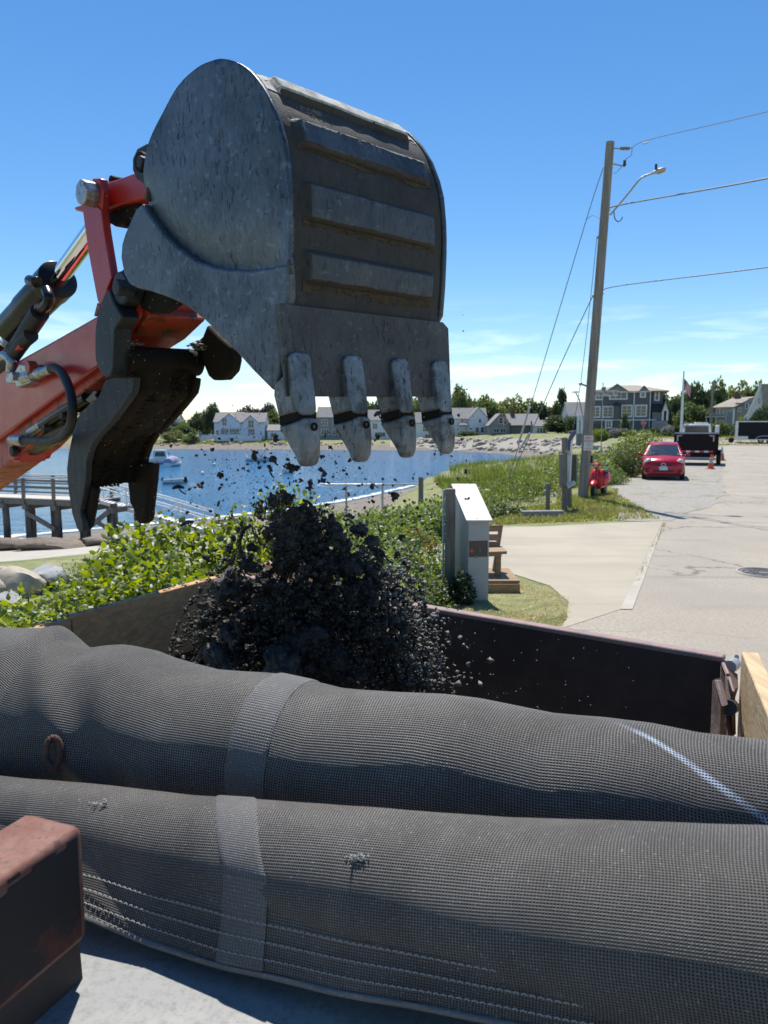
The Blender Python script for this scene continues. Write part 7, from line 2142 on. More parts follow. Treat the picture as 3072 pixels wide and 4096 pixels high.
# hem flap falling from the lower roll to a raised sewn edge
HEM = []
for px, py, h_ in ((-600, 3440, 0.50), (0, 3560, 0.520), (335, 3655, 0.522), (600, 3765, 0.525), (900, 3855, 0.527), (1300, 3950, 0.528), (1800, 4042, 0.522), (2300, 4132, 0.524), (3072, 4268, 0.526), (3600, 4350, 0.528)):
    HEM.append((spx(px, py, h_), h_, CAMZ - h_ * math.tan(R(el_px(px, py)))))
def hem(s): return interp(s, HEM)
P3, UV = [], []
n_s, n_t = 240, 20
def flap_pt(s, q, off=0.0):
    h, z, r = roll2(s)
    th = 2.75
    a = roll_pt(roll2, s, th, 7.0, 0.045, -0.001)
    hb_, zb_ = hem(s)
    b = hh(hb_ + 0.004 * mnoise.noise(Vector((s * 9, 2, 2))), s, zb_)
    c = a.lerp(b, 0.55) + ta * 0.004 - UP * 0.006
    p = a * (1 - q) ** 2 + c * 2 * q * (1 - q) + b * q * q
    return p + (-ta * 0.7 + UP * 0.7) * off
for i in range(n_s + 1):
    s = S0 + (S1 - S0) * i / n_s
    for j in range(n_t + 1):
        P3.append(flap_pt(s, j / n_t)); UV.append((s, 0.22 + 0.07 * j / n_t))
fl_o = tarp_mesh('hem_flap', P3, UV, n_s, n_t, M['mesh2'], tarp)
md = fl_o.modifiers.new('solid', 'SOLIDIFY'); md.thickness = 0.004; md.offset = 1
Pb, Ub = [], []
for i in range(13):
    for j in range(13):
        s = FB0 + 0.048 * i / 12 + 0.004 * j / 12
        Pb.append(flap_pt(s, j / 12, 0.0034 if 0 < i < 12 else 0.0026)); Ub.append((s, 0.07 * j / 12))
tarp_mesh('webbing_band', Pb, Ub, 12, 12, M['webbing'], fl_o)
# hem edge cord and rows of stitching
MB().tube([flap_pt(S0 + (S1 - S0) * i / 120, 1.0) - UP * 0.002 for i in range(121)], 0.0032, 6).build('hem_edge', M['webbing'], fl_o, smooth=60)
for q in (0.46, 0.65, 0.84):
    mb = MB()
    n = 260
    for i in range(n):
        s = S0 + (S1 - S0) * i / n
        ds = (S1 - S0) / n * 0.74
        jit = 0.012 * mnoise.noise(Vector((s * 14, q * 9, 1)))
        a, b = flap_pt(s, q + jit, 0.0036), flap_pt(s + ds, q + jit + 0.004, 0.0036)
        mb.tube([a - UP * 0.0008, a.lerp(b, 0.5) + UP * 0.0004, b - UP * 0.0008], 0.00062, 5)
    tag(mb.build('stitching', M['thread'], fl_o), kind='stuff')
# frayed tear marks
mb = MB()
rr = random.Random(4)
for s_c, th_c in ((spx(1385, 3400, 0.54), 2.30), (spx(352, 3285, 0.56), 2.0)):
    for i in range(14 if s_c < -0.4 else 24):
        s = s_c + rr.gauss(0, 0.007); th = th_c + rr.gauss(0, 0.035)
        a = roll_pt(roll2, s, th, 7.0, 0.045, 0.001)
        mb.tube([a, a + Vector((rr.uniform(-.002, .002), rr.uniform(-.003, 0), rr.uniform(0, .002))), a + Vector((rr.uniform(-.004, .004), rr.uniform(-.004, 0), rr.uniform(-.001, .003)))], 0.0005, 4)
tag(mb.build('frayed_threads', mk('frayed_thread', (0.36, 0.35, 0.32), 0.8), lo_roll), kind='stuff')
# rusty oval link lying against the upper roll
rg_c = None
for Yq in np.arange(0.7, 1.15, 0.004):
    p = P(214, 3015, Yq)
    s = p.dot(tc); h = p.dot(ta)
    h0_, z0_, r0_ = roll1(s)
    if math.hypot(h - h0_, p.z - z0_) < r0_ + 0.004:
        rg_c = P(214, 3008, Yq - 0.012); break
if rg_c is None: rg_c = P(214, 3008, 0.86)
t = thing('chain_link', 'rusty oval iron link resting against the upper tarp roll at the left', 'link', tuple(rg_c))
dv = (CAM - rg_c).normalized(); sx = Vector((0.94, 0.05, 0.05)); 
px_m = rg_c.y / F
sx = Vector((1, 0.1, 0)).normalized(); sz = Vector((-0.06, 0.25, 0.95)).normalized()
MB().tube([rg_c + sx * (28 * px_m * math.cos(a)) + sz * (58 * px_m * math.copysign(abs(math.sin(a)) ** 0.8, math.sin(a))) for a in np.linspace(0, 2 * math.pi, 41)], [(13.5 + 2 * math.sin(3 * i)) * px_m for i in range(41)], 12, False).build('link', M['rust'], t, smooth=60)
MB().tube([rg_c - sz * 56 * px_m, rg_c - sz * 84 * px_m + ta * 0.004], 0.0055, 8).build('swivel', M['rust'], t, smooth=60)

# ================================================================== EXCAVATOR ARM, THUMB AND BUCKET
dig = thing('excavator_arm', 'red excavator arm with hydraulic thumb and a worn grey digging bucket', 'excavator', tuple(Q(0, 1600, 0.36)))
def plate(pts, s, th, name, mat, parent=dig, bevel=0.004, per=0, bseg=2):
    pl = [Q(p[0], p[1], s) for p in pts]
    if per: pl = crom(pl, per, True)
    return MB().prism(pl, WD * th).build(name, M[mat], parent, bevel=bevel, bseg=bseg)
def pin(px, py, s0, s1, rpx, name, mat, parent=dig, n=24, bevel=0.003):
    c = Q(px, py, s0)
    rad = rpx / F * (c - CAM).length
    return MB().tube([c, c + WD * (s1 - s0)], rad, n).build(name, M[mat], parent, bevel=bevel, smooth=40)

# ---------------- bucket
back = [(570, 800), (576, 740), (593, 623), (613, 548), (662, 449), (722, 344), (797, 275), (861, 246), (900, 239), (954, 251), (1008, 286), (1057, 346), (1099, 424), (1129, 514), (1147, 593), (1159, 712), (1164, 800), (1166, 893), (1165, 1044), (1160, 1188), (1152, 1330), (1145, 1500)]
prof = crom([Q(p[0], p[1], 0) for p in back], 6)
cen = sum(prof, Vector()) / len(prof)
SW = 0.617                                     # width of the shell along the pins
m_in = 0.016
def prof_n(i):
    t = (prof[min(i + 1, len(prof) - 1)] - prof[max(i - 1, 0)]).normalized()
    n = t.cross(WD)
    if n.dot(prof[i] - cen) < 0: n = -n
    return n
nrm_ = [prof_n(i) for i in range(len(prof))]
def shell_pt(i, s, off=0.0): return prof[i] + nrm_[i] * off + WD * s
# the shell sheet, gridded so that the wear ribs can be pressed out of it
# recess of the shell below the plate rim
def prof_u(y_target, s):
    """profile index whose point at width s is seen at picture height y_target (outer side)"""
    best, bi = 1e9, 0
    for i in range(60, len(prof)):
        q = proj(shell_pt(i, s, -0.012))
        if abs(q[1] - y_target) < best: best, bi = abs(q[1] - y_target), i
    return bi
ribs = [(prof_u(322, 0.06), prof_u(384, 0.06)), (prof_u(492, 0.06), prof_u(588, 0.06)), (prof_u(745, 0.06), prof_u(870, 0.06)), (prof_u(1002, 0.06), prof_u(1122, 0.06))]
nsw = 60
RS0, RS1 = 0.055, SW - 0.050
shV, shF = [], []
sub = 3
fine = []
for i in range(len(prof) - 1):
    for q in range(sub): fine.append(i + q / sub)
fine.append(len(prof) - 1.0)
def fpt(fi):
    i = int(min(fi, len(prof) - 2)); q = fi - i
    return prof[i].lerp(prof[i + 1], q), nrm_[i].lerp(nrm_[i + 1], q).normalized()
def rib_h(fi, s):
    e = 0.0
    for a, b in ribs:
        du = min(fi - a, b - fi) * 0.022; ds = min(s - RS0, RS1 - s)
        d = min(du, ds)
        e = max(e, float(sstep(-0.006, 0.012, d)))
    return e
for fi in fine:
    p, n = fpt(fi)
    for k in range(nsw + 1):
        s = 0.004 + (SW - 0.008) * k / nsw
        dent = 0.0030 * mnoise.noise(p * 6 + WD * s * 6) + 0.0015 * mnoise.noise(p * 17 + WD * s * 17)
        h_ = 0.017 * rib_h(fi, s)
        shV.append(p + n * (-0.014 + h_ + dent) + WD * s)
kk = nsw + 1
shF = [(i * kk + k, (i + 1) * kk + k, (i + 1) * kk + k + 1, i * kk + k + 1) for i in range(len(fine) - 1) for k in range(nsw)]
o0 = origin(dig)
bucket = np_mesh('bucket', [tuple(p - o0) for p in shV], shF, M['shell'], dig, True)
md = bucket.modifiers.new('solid', 'SOLIDIFY'); md.thickness = 0.014; md.offset = 0
# worn bright faces of the ribs, and dust on the upper ribs with the sun's brightness put into its colour: thin skins that follow the pressed shell
def skin(fi0, fi1, s0, s1, na, nk, keep, mat, name, lift, kind=None):
    vs, ok = [], []
    for i in range(na + 1):
        fi = max(0.0, min(len(prof) - 1.001, fi0 + (fi1 - fi0) * i / na))
        p, n = fpt(fi)
        for k in range(nk + 1):
            s = s0 + (s1 - s0) * k / nk
            dent = 0.0030 * mnoise.noise(p * 6 + WD * s * 6) + 0.0015 * mnoise.noise(p * 17 + WD * s * 17)
            rh = rib_h(fi, s)
            vs.append(p + n * (-0.007 + 0.017 * rh + lift + dent) + WD * s)
            ok.append(keep(fi, s, rh))
    k2 = nk + 1
    ff = []
    for i in range(na):
        for k in range(nk):
            q = (i * k2 + k, (i + 1) * k2 + k, (i + 1) * k2 + k + 1, i * k2 + k + 1)
            if all(ok[v] for v in q): ff.append(q)
    if ff:
        o = np_mesh(name, [tuple(p - o0) for p in vs], ff, M[mat], bucket, True)
        if kind: tag(o, kind=kind)
for a, b in ribs[1:]:
    skin(a - 0.3, b + 0.3, RS0 - 0.01, RS1 + 0.01, 44, 150, lambda fi, s, rh: rh + 0.22 * mnoise.noise(Vector((s * 60, fi * 1.6, 2))) > 0.62, 'steel_pad', 'wear_rib', 0.0015)
a0_, b0_ = ribs[0]
skin(a0_ - 16, b0_ + 0.4, 0.012, SW - 0.012, 90, 200, lambda fi, s, rh: (0.55 if fi > a0_ - 2 else 0.25) + 0.55 * mnoise.noise(Vector((s * 11, fi * 0.35, 9))) + 0.35 * mnoise.noise(Vector((s * 55, fi * 1.7, 3))) + (0.35 if rh > 0.3 else 0) > 0.36, 'sun_tinted_dust', 'sun_tinted_dust_film', 0.0022, 'stuff')
skin(ribs[1][0] - 1.4, ribs[1][0] + 1.0, RS0, RS1, 24, 200, lambda fi, s, rh: 0.5 - 0.28 * abs(fi - ribs[1][0] + 0.1) + 0.35 * mnoise.noise(Vector((s * 13, fi * 0.5, 4))) + 0.3 * mnoise.noise(Vector((s * 60, fi * 2.0, 6))) > 0.20, 'sun_tinted_dust', 'sun_tinted_dust_film', 0.0026, 'stuff')
for a, b in ribs[1:]:
    skin(b - 0.6, b + 3.2, RS0 - 0.01, RS1 + 0.01, 30, 170, lambda fi, s, rh: 0.62 - 0.30 * abs(fi - b - 0.4) + 0.45 * mnoise.noise(Vector((s * 9, fi * 0.6, b))) + 0.35 * mnoise.noise(Vector((s * 50, fi * 1.8, b))) > 0.30, 'mudcake', 'mud_skin', 0.0018, 'stuff')
# caked mud below ribs, dust on the top
rr = random.Random(12)
def cake(fi0, fi1, s0, s1, n, mat, name, size, seed):
    r2 = random.Random(seed)
    mb = MB()
    for i in range(n):
        fi = r2.uniform(fi0, fi1); s = r2.uniform(s0, s1)
        p, nn = fpt(max(0, min(len(prof) - 1.01, fi)))
        g_ = mnoise.noise(Vector((s * 9, fi * 0.4, seed)))
        if g_ < -0.15: continue
        c = p + nn * (-0.010 + 0.017 * rib_h(fi, s)) + WD * s
        q = size * r2.uniform(0.4, 1.2) * (0.7 + g_)
        M3 = Matrix.Rotation(r2.uniform(0, 6), 3, 'X') @ Matrix.Rotation(r2.uniform(0, 6), 3, 'Z')
        mb.add([c + M3 @ (Vector(d) * q * r2.uniform(0.7, 1.3)) for d in ((1.4, 0, 0), (-1.4, 0, 0), (0, 1, 0), (0, -1, 0), (0, 0, 0.7), (0, 0, -0.7))],
               [(0, 2, 4), (2, 1, 4), (1, 3, 4), (3, 0, 4), (2, 0, 5), (1, 2, 5), (3, 1, 5), (0, 3, 5)])
    return tag(mb.build(name, M[mat], bucket), kind='stuff')
cake(ribs[1][1] + 0.2, ribs[1][1] + 2.0, RS0, RS1, 2600, 'mud', 'caked_mud', 0.0038, 1)
cake(ribs[2][1] + 0.2, ribs[2][1] + 1.6, RS0, RS1, 1800, 'mud', 'caked_mud', 0.003, 2)
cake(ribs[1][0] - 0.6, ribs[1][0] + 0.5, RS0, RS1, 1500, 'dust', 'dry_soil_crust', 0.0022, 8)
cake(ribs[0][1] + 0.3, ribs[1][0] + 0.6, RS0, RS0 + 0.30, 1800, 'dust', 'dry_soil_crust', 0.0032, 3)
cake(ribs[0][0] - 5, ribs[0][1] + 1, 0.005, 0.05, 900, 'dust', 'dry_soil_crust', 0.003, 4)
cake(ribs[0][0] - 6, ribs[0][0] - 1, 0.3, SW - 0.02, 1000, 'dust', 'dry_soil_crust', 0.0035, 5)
# side plates
side_out = back[1:-2] + [(1140, 1235), (1128, 1330), (1118, 1490), (1100, 1565), (1083, 1556), (1009, 1481), (926, 1389), (815, 1278), (740, 1222), (677, 1192), (600, 1165), (545, 1152), (515, 1135), (493, 1090), (482, 1030), (486, 975), (500, 930), (543, 836), (566, 806)]
def side_plate(s, th, name, parent):
    pl = [Q(p[0], p[1], s) for p in side_out]
    # push the curved rim a little proud of the shell
    return MB().prism(pl, WD * th).build(name, M['steel'], parent, bevel=0.005, bseg=2)
cheek_in = [(570, 812), (588, 845), (612, 880), (650, 930), (697, 978), (740, 1012), (790, 1043), (850, 1066), (920, 1077), (1000, 1079), (1070, 1072), (1136, 1056)]
# upper (recessed, slightly dished) plate
dish_o = back[1:19] + [(1163, 1060)] + cheek_in[::-1]
pl = [Q(p[0], p[1], 0) for p in dish_o]
bm = bmesh.new()
pl = crom([Q(p[0], p[1], 0) for p in back[1:19]] + [Q(1165, 1062, 0)], 4) + [Q(1164, 1095, 0)] + crom([Q(p[0], p[1] + 34, 0) for p in cheek_in[::-1]], 3)
vs = [bm.verts.new(p - o0) for p in pl]
f = bm.faces.new(vs)
bmesh.ops.triangulate(bm, faces=[f])
lo_ = [Q(570, 800, 0) - o0, Q(1000, 1079, 0) - o0]
for ax in range(3):
    co = [v_.co[ax] for v_ in bm.verts]
    q = min(co) + 0.02
    while q < max(co):
        no = [0, 0, 0]; no[ax] = 1; cc = [0, 0, 0]; cc[ax] = q
        if ax != 1: bmesh.ops.bisect_plane(bm, geom=bm.verts[:] + bm.edges[:] + bm.faces[:], plane_co=cc, plane_no=no)
        q += 0.02
crease = crom([Q(p[0], p[1], 0) - o0 for p in cheek_in], 4)
rim = [p - o0 for p in prof[10:110:2]]
for v_ in bm.verts:
    d = min((v_.co - c).length for c in crease)
    k = math.exp(-(d / 0.075) ** 1.6) * float(sstep(0.0, 0.09, min((v_.co - c).length for c in rim)))
    v_.co += WD * (0.030 * k + 0.002 * mnoise.noise(v_.co * 7))
bmesh.ops.recalc_face_normals(bm, faces=bm.faces)
me = bpy.data.meshes.new('side_plate'); bm.to_mesh(me); bm.free()
smooth_mesh(me, 60)
me.materials.append(M['steel'])
so = bpy.data.objects.new('side_plate', me); COL.objects.link(so); so.parent = bucket
md = so.modifiers.new('solid', 'SOLIDIFY'); md.thickness = 0.016; md.offset = 0
# lower cheek plate, proud of it
cheek = cheek_in + [(1150, 1060), (1152, 1188), (1140, 1235), (1128, 1330), (1118, 1490), (1100, 1565), (1083, 1556), (1009, 1481), (926, 1389), (815, 1278), (740, 1222), (677, 1192), (600, 1165), (545, 1152), (515, 1135), (493, 1090), (482, 1030), (486, 975), (500, 930), (543, 836)]
MB().prism([Q(p[0], p[1], -0.008) for p in cheek], WD * 0.03).build('cheek_plate', M['steel'], bucket, bevel=0.008, bseg=3)
# far side
pl = [p + WD * SW for p in [Q(q[0], q[1], 0) for q in side_out]]
MB().prism(pl, WD * 0.018).build('side_plate', M['steel_pad'], bucket, bevel=0.005)
# cutting lip
L0, L1 = Q(1122, 1212, -0.035), Q(1145, 1586, -0.035)
e1 = (L1 - L0).normalized(); nO = e1.cross(WD)
if nO.x < 0: nO = -nO
LW = 0.690
lipsec = [L0, L0 + e1 * 0.02 * 0 + e1 * ((L1 - L0).length), L0 + e1 * ((L1 - L0).length) - nO * 0.004, L0 - nO * 0.026 + e1 * 0.02, L0 - nO * 0.024]
rings = []
for s in np.linspace(0, LW, 26):
    ch = 0.018 if s > LW - 0.002 else 0.0
    rings.append([p + WD * s + nO * (0.0015 * mnoise.noise(Vector((s * 14, 1, 1)))) + (e1 * ch if i in (0, 3, 4) else Vector((0, 0, 0))) for i, p in enumerate(lipsec)])
MB().loft(rings).build('cutting_lip', M['lip'], bucket, bevel=0.004)
# teeth: adapter and wedge tip, outline in the profile plane
def at_s(px, py, s): return Q(px, py, s) - WD * s
outer = [at_s(1205, 1408, 0.012), at_s(1236, 1432, 0.036), at_s(1254, 1490, 0.045), at_s(1266, 1584, 0.045), at_s(1273, 1664, 0.045), at_s(1283, 1850, 0.042)]
inner = [at_s(1190, 1836, -0.018), at_s(1152, 1770, -0.02), at_s(1117, 1690, -0.022), at_s(1100, 1640, -0.022), at_s(1090, 1590, -0.022), at_s(1092, 1540, -0.022)]
tip = at_s(1240, 1868, 0.012)
TW0, TW1 = -0.025, 0.047
gi = at_s(1112, 1690, -0.022)
def tooth(ds):
    def loft_poly(outl, taper0, taper1, name, mat):
        n = len(outl)
        rings = []
        for s, k in ((TW0, 0.84), (TW0 + 0.010, 0.96), (TW0 + 0.022, 1.0), (TW1 - 0.022, 1.0), (TW1 - 0.010, 0.96), (TW1, 0.84)):
            c = sum(outl, Vector()) / n
            mid = (TW0 + TW1) / 2
            rg = []
            for p in outl:
                d = (p - L0).dot(e1)
                f_ = 1 - taper1 * max(0.0, (d - 0.30) / 0.2)
                ss = mid + (s - mid) * f_
                q = c.lerp(p, k)
                rg.append(q + WD * (ss + ds) + nO * 0.0012 * mnoise.noise(q * 40 + WD * ds * 10))
            rings.append(rg)
        return MB().loft(rings).build(name, M[mat], bucket, bevel=0.004, smooth=35)
    mid_o = outer[:4] + [outer[4] - e1 * 0.003]
    adapter = [outer[0] - nO * 0.012] + mid_o + [gi - e1 * 0.005, inner[4], inner[5], L0.lerp(L1, 0.75) - nO * 0.02 + WD * 0.035]
    loft_poly(adapter, 0, 0.0, 'tooth_adapter', 'tooth')
    # dark joint sleeve
    slv = [outer[4] - e1 * 0.014 - nO * 0.006, outer[4] + e1 * 0.008 - nO * 0.006, gi + e1 * 0.008 + nO * 0.006, gi - e1 * 0.016 + nO * 0.006]
    rings = [[p + WD * (s + ds) for p in slv] for s in (TW0 + 0.004, TW1 - 0.004)]
    MB().loft(rings).build('joint_sleeve', M['mudsteel'], bucket)
    a0 = outer[4] + e1 * 0.004 + nO * 0.004
    mid1 = a0.lerp(outer[5], 0.5) + nO * 0.004
    tp = [a0, mid1, outer[5] - e1 * 0.012, outer[5] + e1 * 0.002 - nO * 0.006, tip - nO * 0.003, inner[0] + e1 * 0.006, inner[0], inner[1], gi + e1 * 0.006 - nO * 0.004]
    loft_poly(tp, 0, 0.12, 'tooth_tip', 'tooth')
    c = a0.lerp(outer[5], 0.20) + nO * 0.002 + WD * (ds + TW0 + 0.047)
    nrm2 = (outer[5] - a0).cross(WD).normalized()
    if nrm2.dot(nO) < 0: nrm2 = -nrm2
    MB().tube([c + (nrm2.cross(WD).normalized() * math.cos(a) + WD * math.sin(a)) * 0.0085 + nrm2 * 0.003 for a in np.linspace(0, 2 * math.pi, 19)], 0.0028, 6, False).build('retaining_pin', M['mudsteel'], bucket)
p0 = tip + WD * 0.012
def find_ds(xt):
    best = min(((abs(proj(p0 + WD * d)[0] - xt), d) for d in np.arange(0, 0.75, 0.002)))
    return best[1]
d4 = find_ds(1790)
for ds in (0.0, d4 * 0.335, d4 * 0.672, d4): tooth(ds)
# ears for the linkage pins
for s0 in (0.22, 0.42):
    plate([(640, 560), (585, 575), (548, 595), (530, 635), (530, 680), (545, 715), (570, 730), (600, 800), (680, 800)], s0, 0.035, 'linkage_ear', 'blacksteel', bucket)
pin(556, 646, 0.19, 0.26, 34, 'linkage_pin', 'mudsteel', bucket)
pin(556, 646, 0.17, 0.2, 20, 'pin_head', 'blacksteel', bucket)

# ---------------- stick (dipper)
arm = plate([(-420, 1735), (0, 1482), (200, 1370), (388, 1262), (430, 1120), (480, 1085), (540, 1110), (560, 1190), (548, 1260), (500, 1335), (386, 1472), (0, 1753), (-420, 2050)], 0.25, 0.25, 'stick', 'red', bevel=0.012, bseg=3)
plate([(-420, 2050), (0, 1755), (386, 1474), (500, 1337), (480, 1400), (415, 1500), (250, 1640), (100, 1800), (0, 1880), (-420, 2200)], 0.28, 0.19, 'stick_belly', 'reddirty', bevel=0.01)
plate([(386, 1260), (400, 1225), (388, 1210), (374, 1265)], 0.245, 0.26, 'stick_lip', 'reddirty', bevel=0.004)
plate([(470, 1120), (560, 1180), (600, 1260), (520, 1345), (440, 1400), (430, 1300)], 0.28, 0.26, 'stick_nose', 'reddirty', bevel=0.01)
# cylinder lug of the thumb under the stick
pin(44, 1806, 0.26, 0.46, 34, 'lug_boss', 'red', bevel=0.008)
pin(44, 1806, 0.235, 0.262, 19, 'lug_pin', 'rubber')
plate([(0, 1760), (60, 1760), (88, 1800), (80, 1850), (30, 1850), (-60, 1930), (-420, 2230), (-420, 2040)], 0.29, 0.14, 'thumb_lug', 'red', bevel=0.008)

# ---------------- bucket linkage
lk = plate([(356, 735), (372, 712), (400, 712), (412, 760), (404, 840), (416, 930), (446, 1112), (412, 1205), (398, 1222), (388, 1200), (352, 1010), (330, 850), (300, 842), (296, 828), (336, 815)], 0.21, 0.035, 'side_link', 'red', bevel=0.006)
plate([(384, 820), (404, 840), (416, 930), (446, 1112), (424, 1160), (396, 960), (378, 850)], 0.205, 0.012, 'link_rib', 'red', bevel=0.003)
lk2 = lk.copy(); COL.objects.link(lk2); lk2.location = WD * 0.30
plate([(330, 740), (400, 735), (470, 715), (532, 692), (575, 705), (590, 760), (575, 795), (530, 805), (470, 820), (410, 845), (350, 800)], 0.27, 0.18, 'bucket_link', 'red', bevel=0.010, bseg=3)
plate([(405, 838), (470, 818), (548, 800), (560, 850), (525, 905), (515, 880), (500, 908), (485, 890), (455, 905), (430, 890), (410, 890)], 0.30, 0.13, 'grease_clot', 'mudsteel', bevel=0.01)
pin(322, 768, 0.155, 0.215, 44, 'link_pin_head', 'zinc', n=8, bevel=0.006)
pin(326, 770, 0.20, 0.55, 40, 'link_pin', 'rubber')
pin(442, 720, 0.29, 0.43, 16, 'grease_cap', 'mudsteel')
# bucket cylinder
c0_, c1_ = Q(-330, 1700, 0.36), Q(232, 1118, 0.36)
ax = (c1_ - c0_).normalized()
rb_ = 66 / F * (c1_ - CAM).length
MB().tube([c0_, c1_ - ax * 0.12], rb_ * 0.92, 28).build('cylinder_barrel', M['blackpaint'], dig, smooth=40)
MB().tube([c1_ - ax * 0.40, c1_ - ax * 0.395, c1_ - ax * 0.11, c1_ - ax * 0.10, c1_ - ax * 0.095, c1_, c1_ + ax * 0.004], [rb_ * 0.93, rb_ * 0.98, rb_ * 0.98, rb_ * 0.95, rb_ * 1.03, rb_ * 1.03, rb_ * 0.97], 28).build('gland_nut', M['blackpaint'], dig, smooth=40)
MB().tube([c1_ - ax * 0.02, Q(440, 832, 0.36)], 31 / F * (c1_ - CAM).length, 28).build('piston_rod', M['chrome'], dig, smooth=60)
pp = c1_ - ax * 0.27 + (Q(232, 1030, 0.36) - Q(232, 1118, 0.36)).normalized() * rb_ * 0.6
MB().tube([Q(150, 1130, 0.25), Q(118, 1122, 0.25)], 0.028, 10).build('port_stub', M['blackpaint'], dig, bevel=0.006)
MB().tube(crom([Q(186, 1160, 0.27), Q(196, 1190, 0.26), Q(190, 1215, 0.26), Q(178, 1228, 0.26), Q(160, 1245, 0.26)], 5), 0.026, 10).build('hose_elbow', M['blackpaint'], dig, smooth=60)
MB().tube([Q(172, 1225, 0.26), Q(150, 1252, 0.26)], 0.024, 10).build('red_sleeve', M['redrubber'], dig)
MB().tube([Q(158, 1230, 0.255), Q(140, 1250, 0.255)], 0.022, 10).build('hose_ferrule', M['zinc'], dig)
MB().tube(crom([Q(160, 1250, 0.26), Q(120, 1310, 0.26), Q(60, 1400, 0.27), Q(-60, 1520, 0.3), Q(-300, 1700, 0.3)], 6), 0.045, 12).build('hydraulic_hose', M['rubber'], dig, smooth=60)
MB().tube(crom([Q(125, 1340, 0.25), Q(90, 1372, 0.25), Q(30, 1450, 0.26), Q(-100, 1560, 0.28)], 6), 0.036, 12).build('hydraulic_hose', M['rubber'], dig, smooth=60)
MB().tube([Q(90, 1378, 0.24), Q(70, 1392, 0.24)], 0.022, 8).build('red_sleeve', M['redrubber'], dig)
MB().tube([Q(22, 1378, 0.23), Q(0, 1360, 0.23)], 0.018, 8).build('grease_nipple', M['boatcream'], dig)
# ---------------- valve block and fittings on the stick
fs = 0.235
MB().tube(crom([Q(-5, 1445, fs), Q(12, 1424, fs), Q(34, 1428, fs), Q(46, 1450, fs), Q(44, 1485, fs)], 6), 0.026, 12).build('steel_elbow', M['zinc'], dig, smooth=60)
plate([(22, 1490), (55, 1490), (75, 1455), (128, 1460), (120, 1530), (66, 1552), (60, 1535), (22, 1535)], 0.20, 0.06, 'valve_block', 'zinc', bevel=0.008)
pin(108, 1468, 0.18, 0.22, 22, 'plug', 'reddirty', n=20)
pin(44, 1505, 0.175, 0.21, 17, 'hex_nut', 'zinc', n=6)
MB().tube([Q(95, 1515, 0.21), Q(130, 1503, 0.21)], [0.030, 0.028], 6).build('hex_fitting', M['zinc'], dig, bevel=0.004)
MB().tube([Q(125, 1505, 0.21), Q(145, 1498, 0.21), Q(150, 1496, 0.21), Q(170, 1489, 0.21), Q(172, 1488, 0.21), Q(204, 1477, 0.21)], [0.020, 0.020, 0.027, 0.027, 0.022, 0.022], 12).build('hose_ferrule', M['zinc'], dig, smooth=30)
hz_pts = [Q(196, 1480, 0.21), Q(218, 1472, 0.205), Q(245, 1490, 0.19), Q(270, 1535, 0.17), Q(286, 1590, 0.15), Q(290, 1650, 0.14), Q(282, 1700, 0.15), Q(255, 1740, 0.17), Q(205, 1762, 0.2), Q(150, 1763, 0.22), Q(92, 1761, 0.23)]
MB().tube(crom(hz_pts, 8), 0.0205, 14).build('hydraulic_hose', M['rubber'], dig, smooth=60)
MB().tube([Q(48, 1759, 0.23), Q(66, 1760, 0.23), Q(67, 1760, 0.23), Q(96, 1762, 0.23)], [0.026, 0.026, 0.030, 0.030], 12).build('hose_ferrule', M['zinc'], dig, smooth=30)
# thumb cylinder
t0_, t1_ = Q(95, 1790, 0.36), Q(300, 1668, 0.36)
MB().tube([t0_, t1_], 0.072, 24).build('thumb_cylinder', M['blackpaint'], dig, bevel=0.01, smooth=40)
MB().tube([t1_, Q(410, 1590, 0.36)], 0.034, 20).build('thumb_rod', M['chrome'], dig, smooth=50)
MB().tube([Q(120, 1732, 0.27), Q(168, 1700, 0.27)], 0.022, 10).build('hose_ferrule', M['zinc'], dig)
MB().tube(crom([Q(168, 1700, 0.27), Q(240, 1652, 0.27), Q(345, 1590, 0.28)], 5), 0.024, 10).build('steel_pipe', M['blackpaint'], dig, smooth=50)
for q in ((168, 1702), (240, 1656)): pin(q[0], q[1], 0.25, 0.30, 20, 'pipe_clamp', 'rubber')
plate([(340, 1600), (375, 1560), (392, 1565), (380, 1580), (395, 1600), (355, 1612)], 0.25, 0.04, 'torn_guard', 'blackpaint')

# ---------------- thumb
outer_t = [(481, 1498), (419, 1521), (404, 1560), (389, 1591), (319, 1651), (305, 1685), (292, 1720), (273, 1813), (266, 1873), (268, 1920), (273, 1966), (287, 2054), (306, 2114), (319, 2132)]
inner_t = [(537, 1507), (534, 1540), (528, 1572), (486, 1632), (440, 1692), (384, 1753), (361, 1794), (345, 1850), (343, 1919), (332, 1985), (320, 2048), (330, 2090)]
thumb = plate(outer_t + [(332, 2125)] + inner_t[::-1], 0.235, 0.03, 'thumb', 'blacksteel', bevel=0.006)
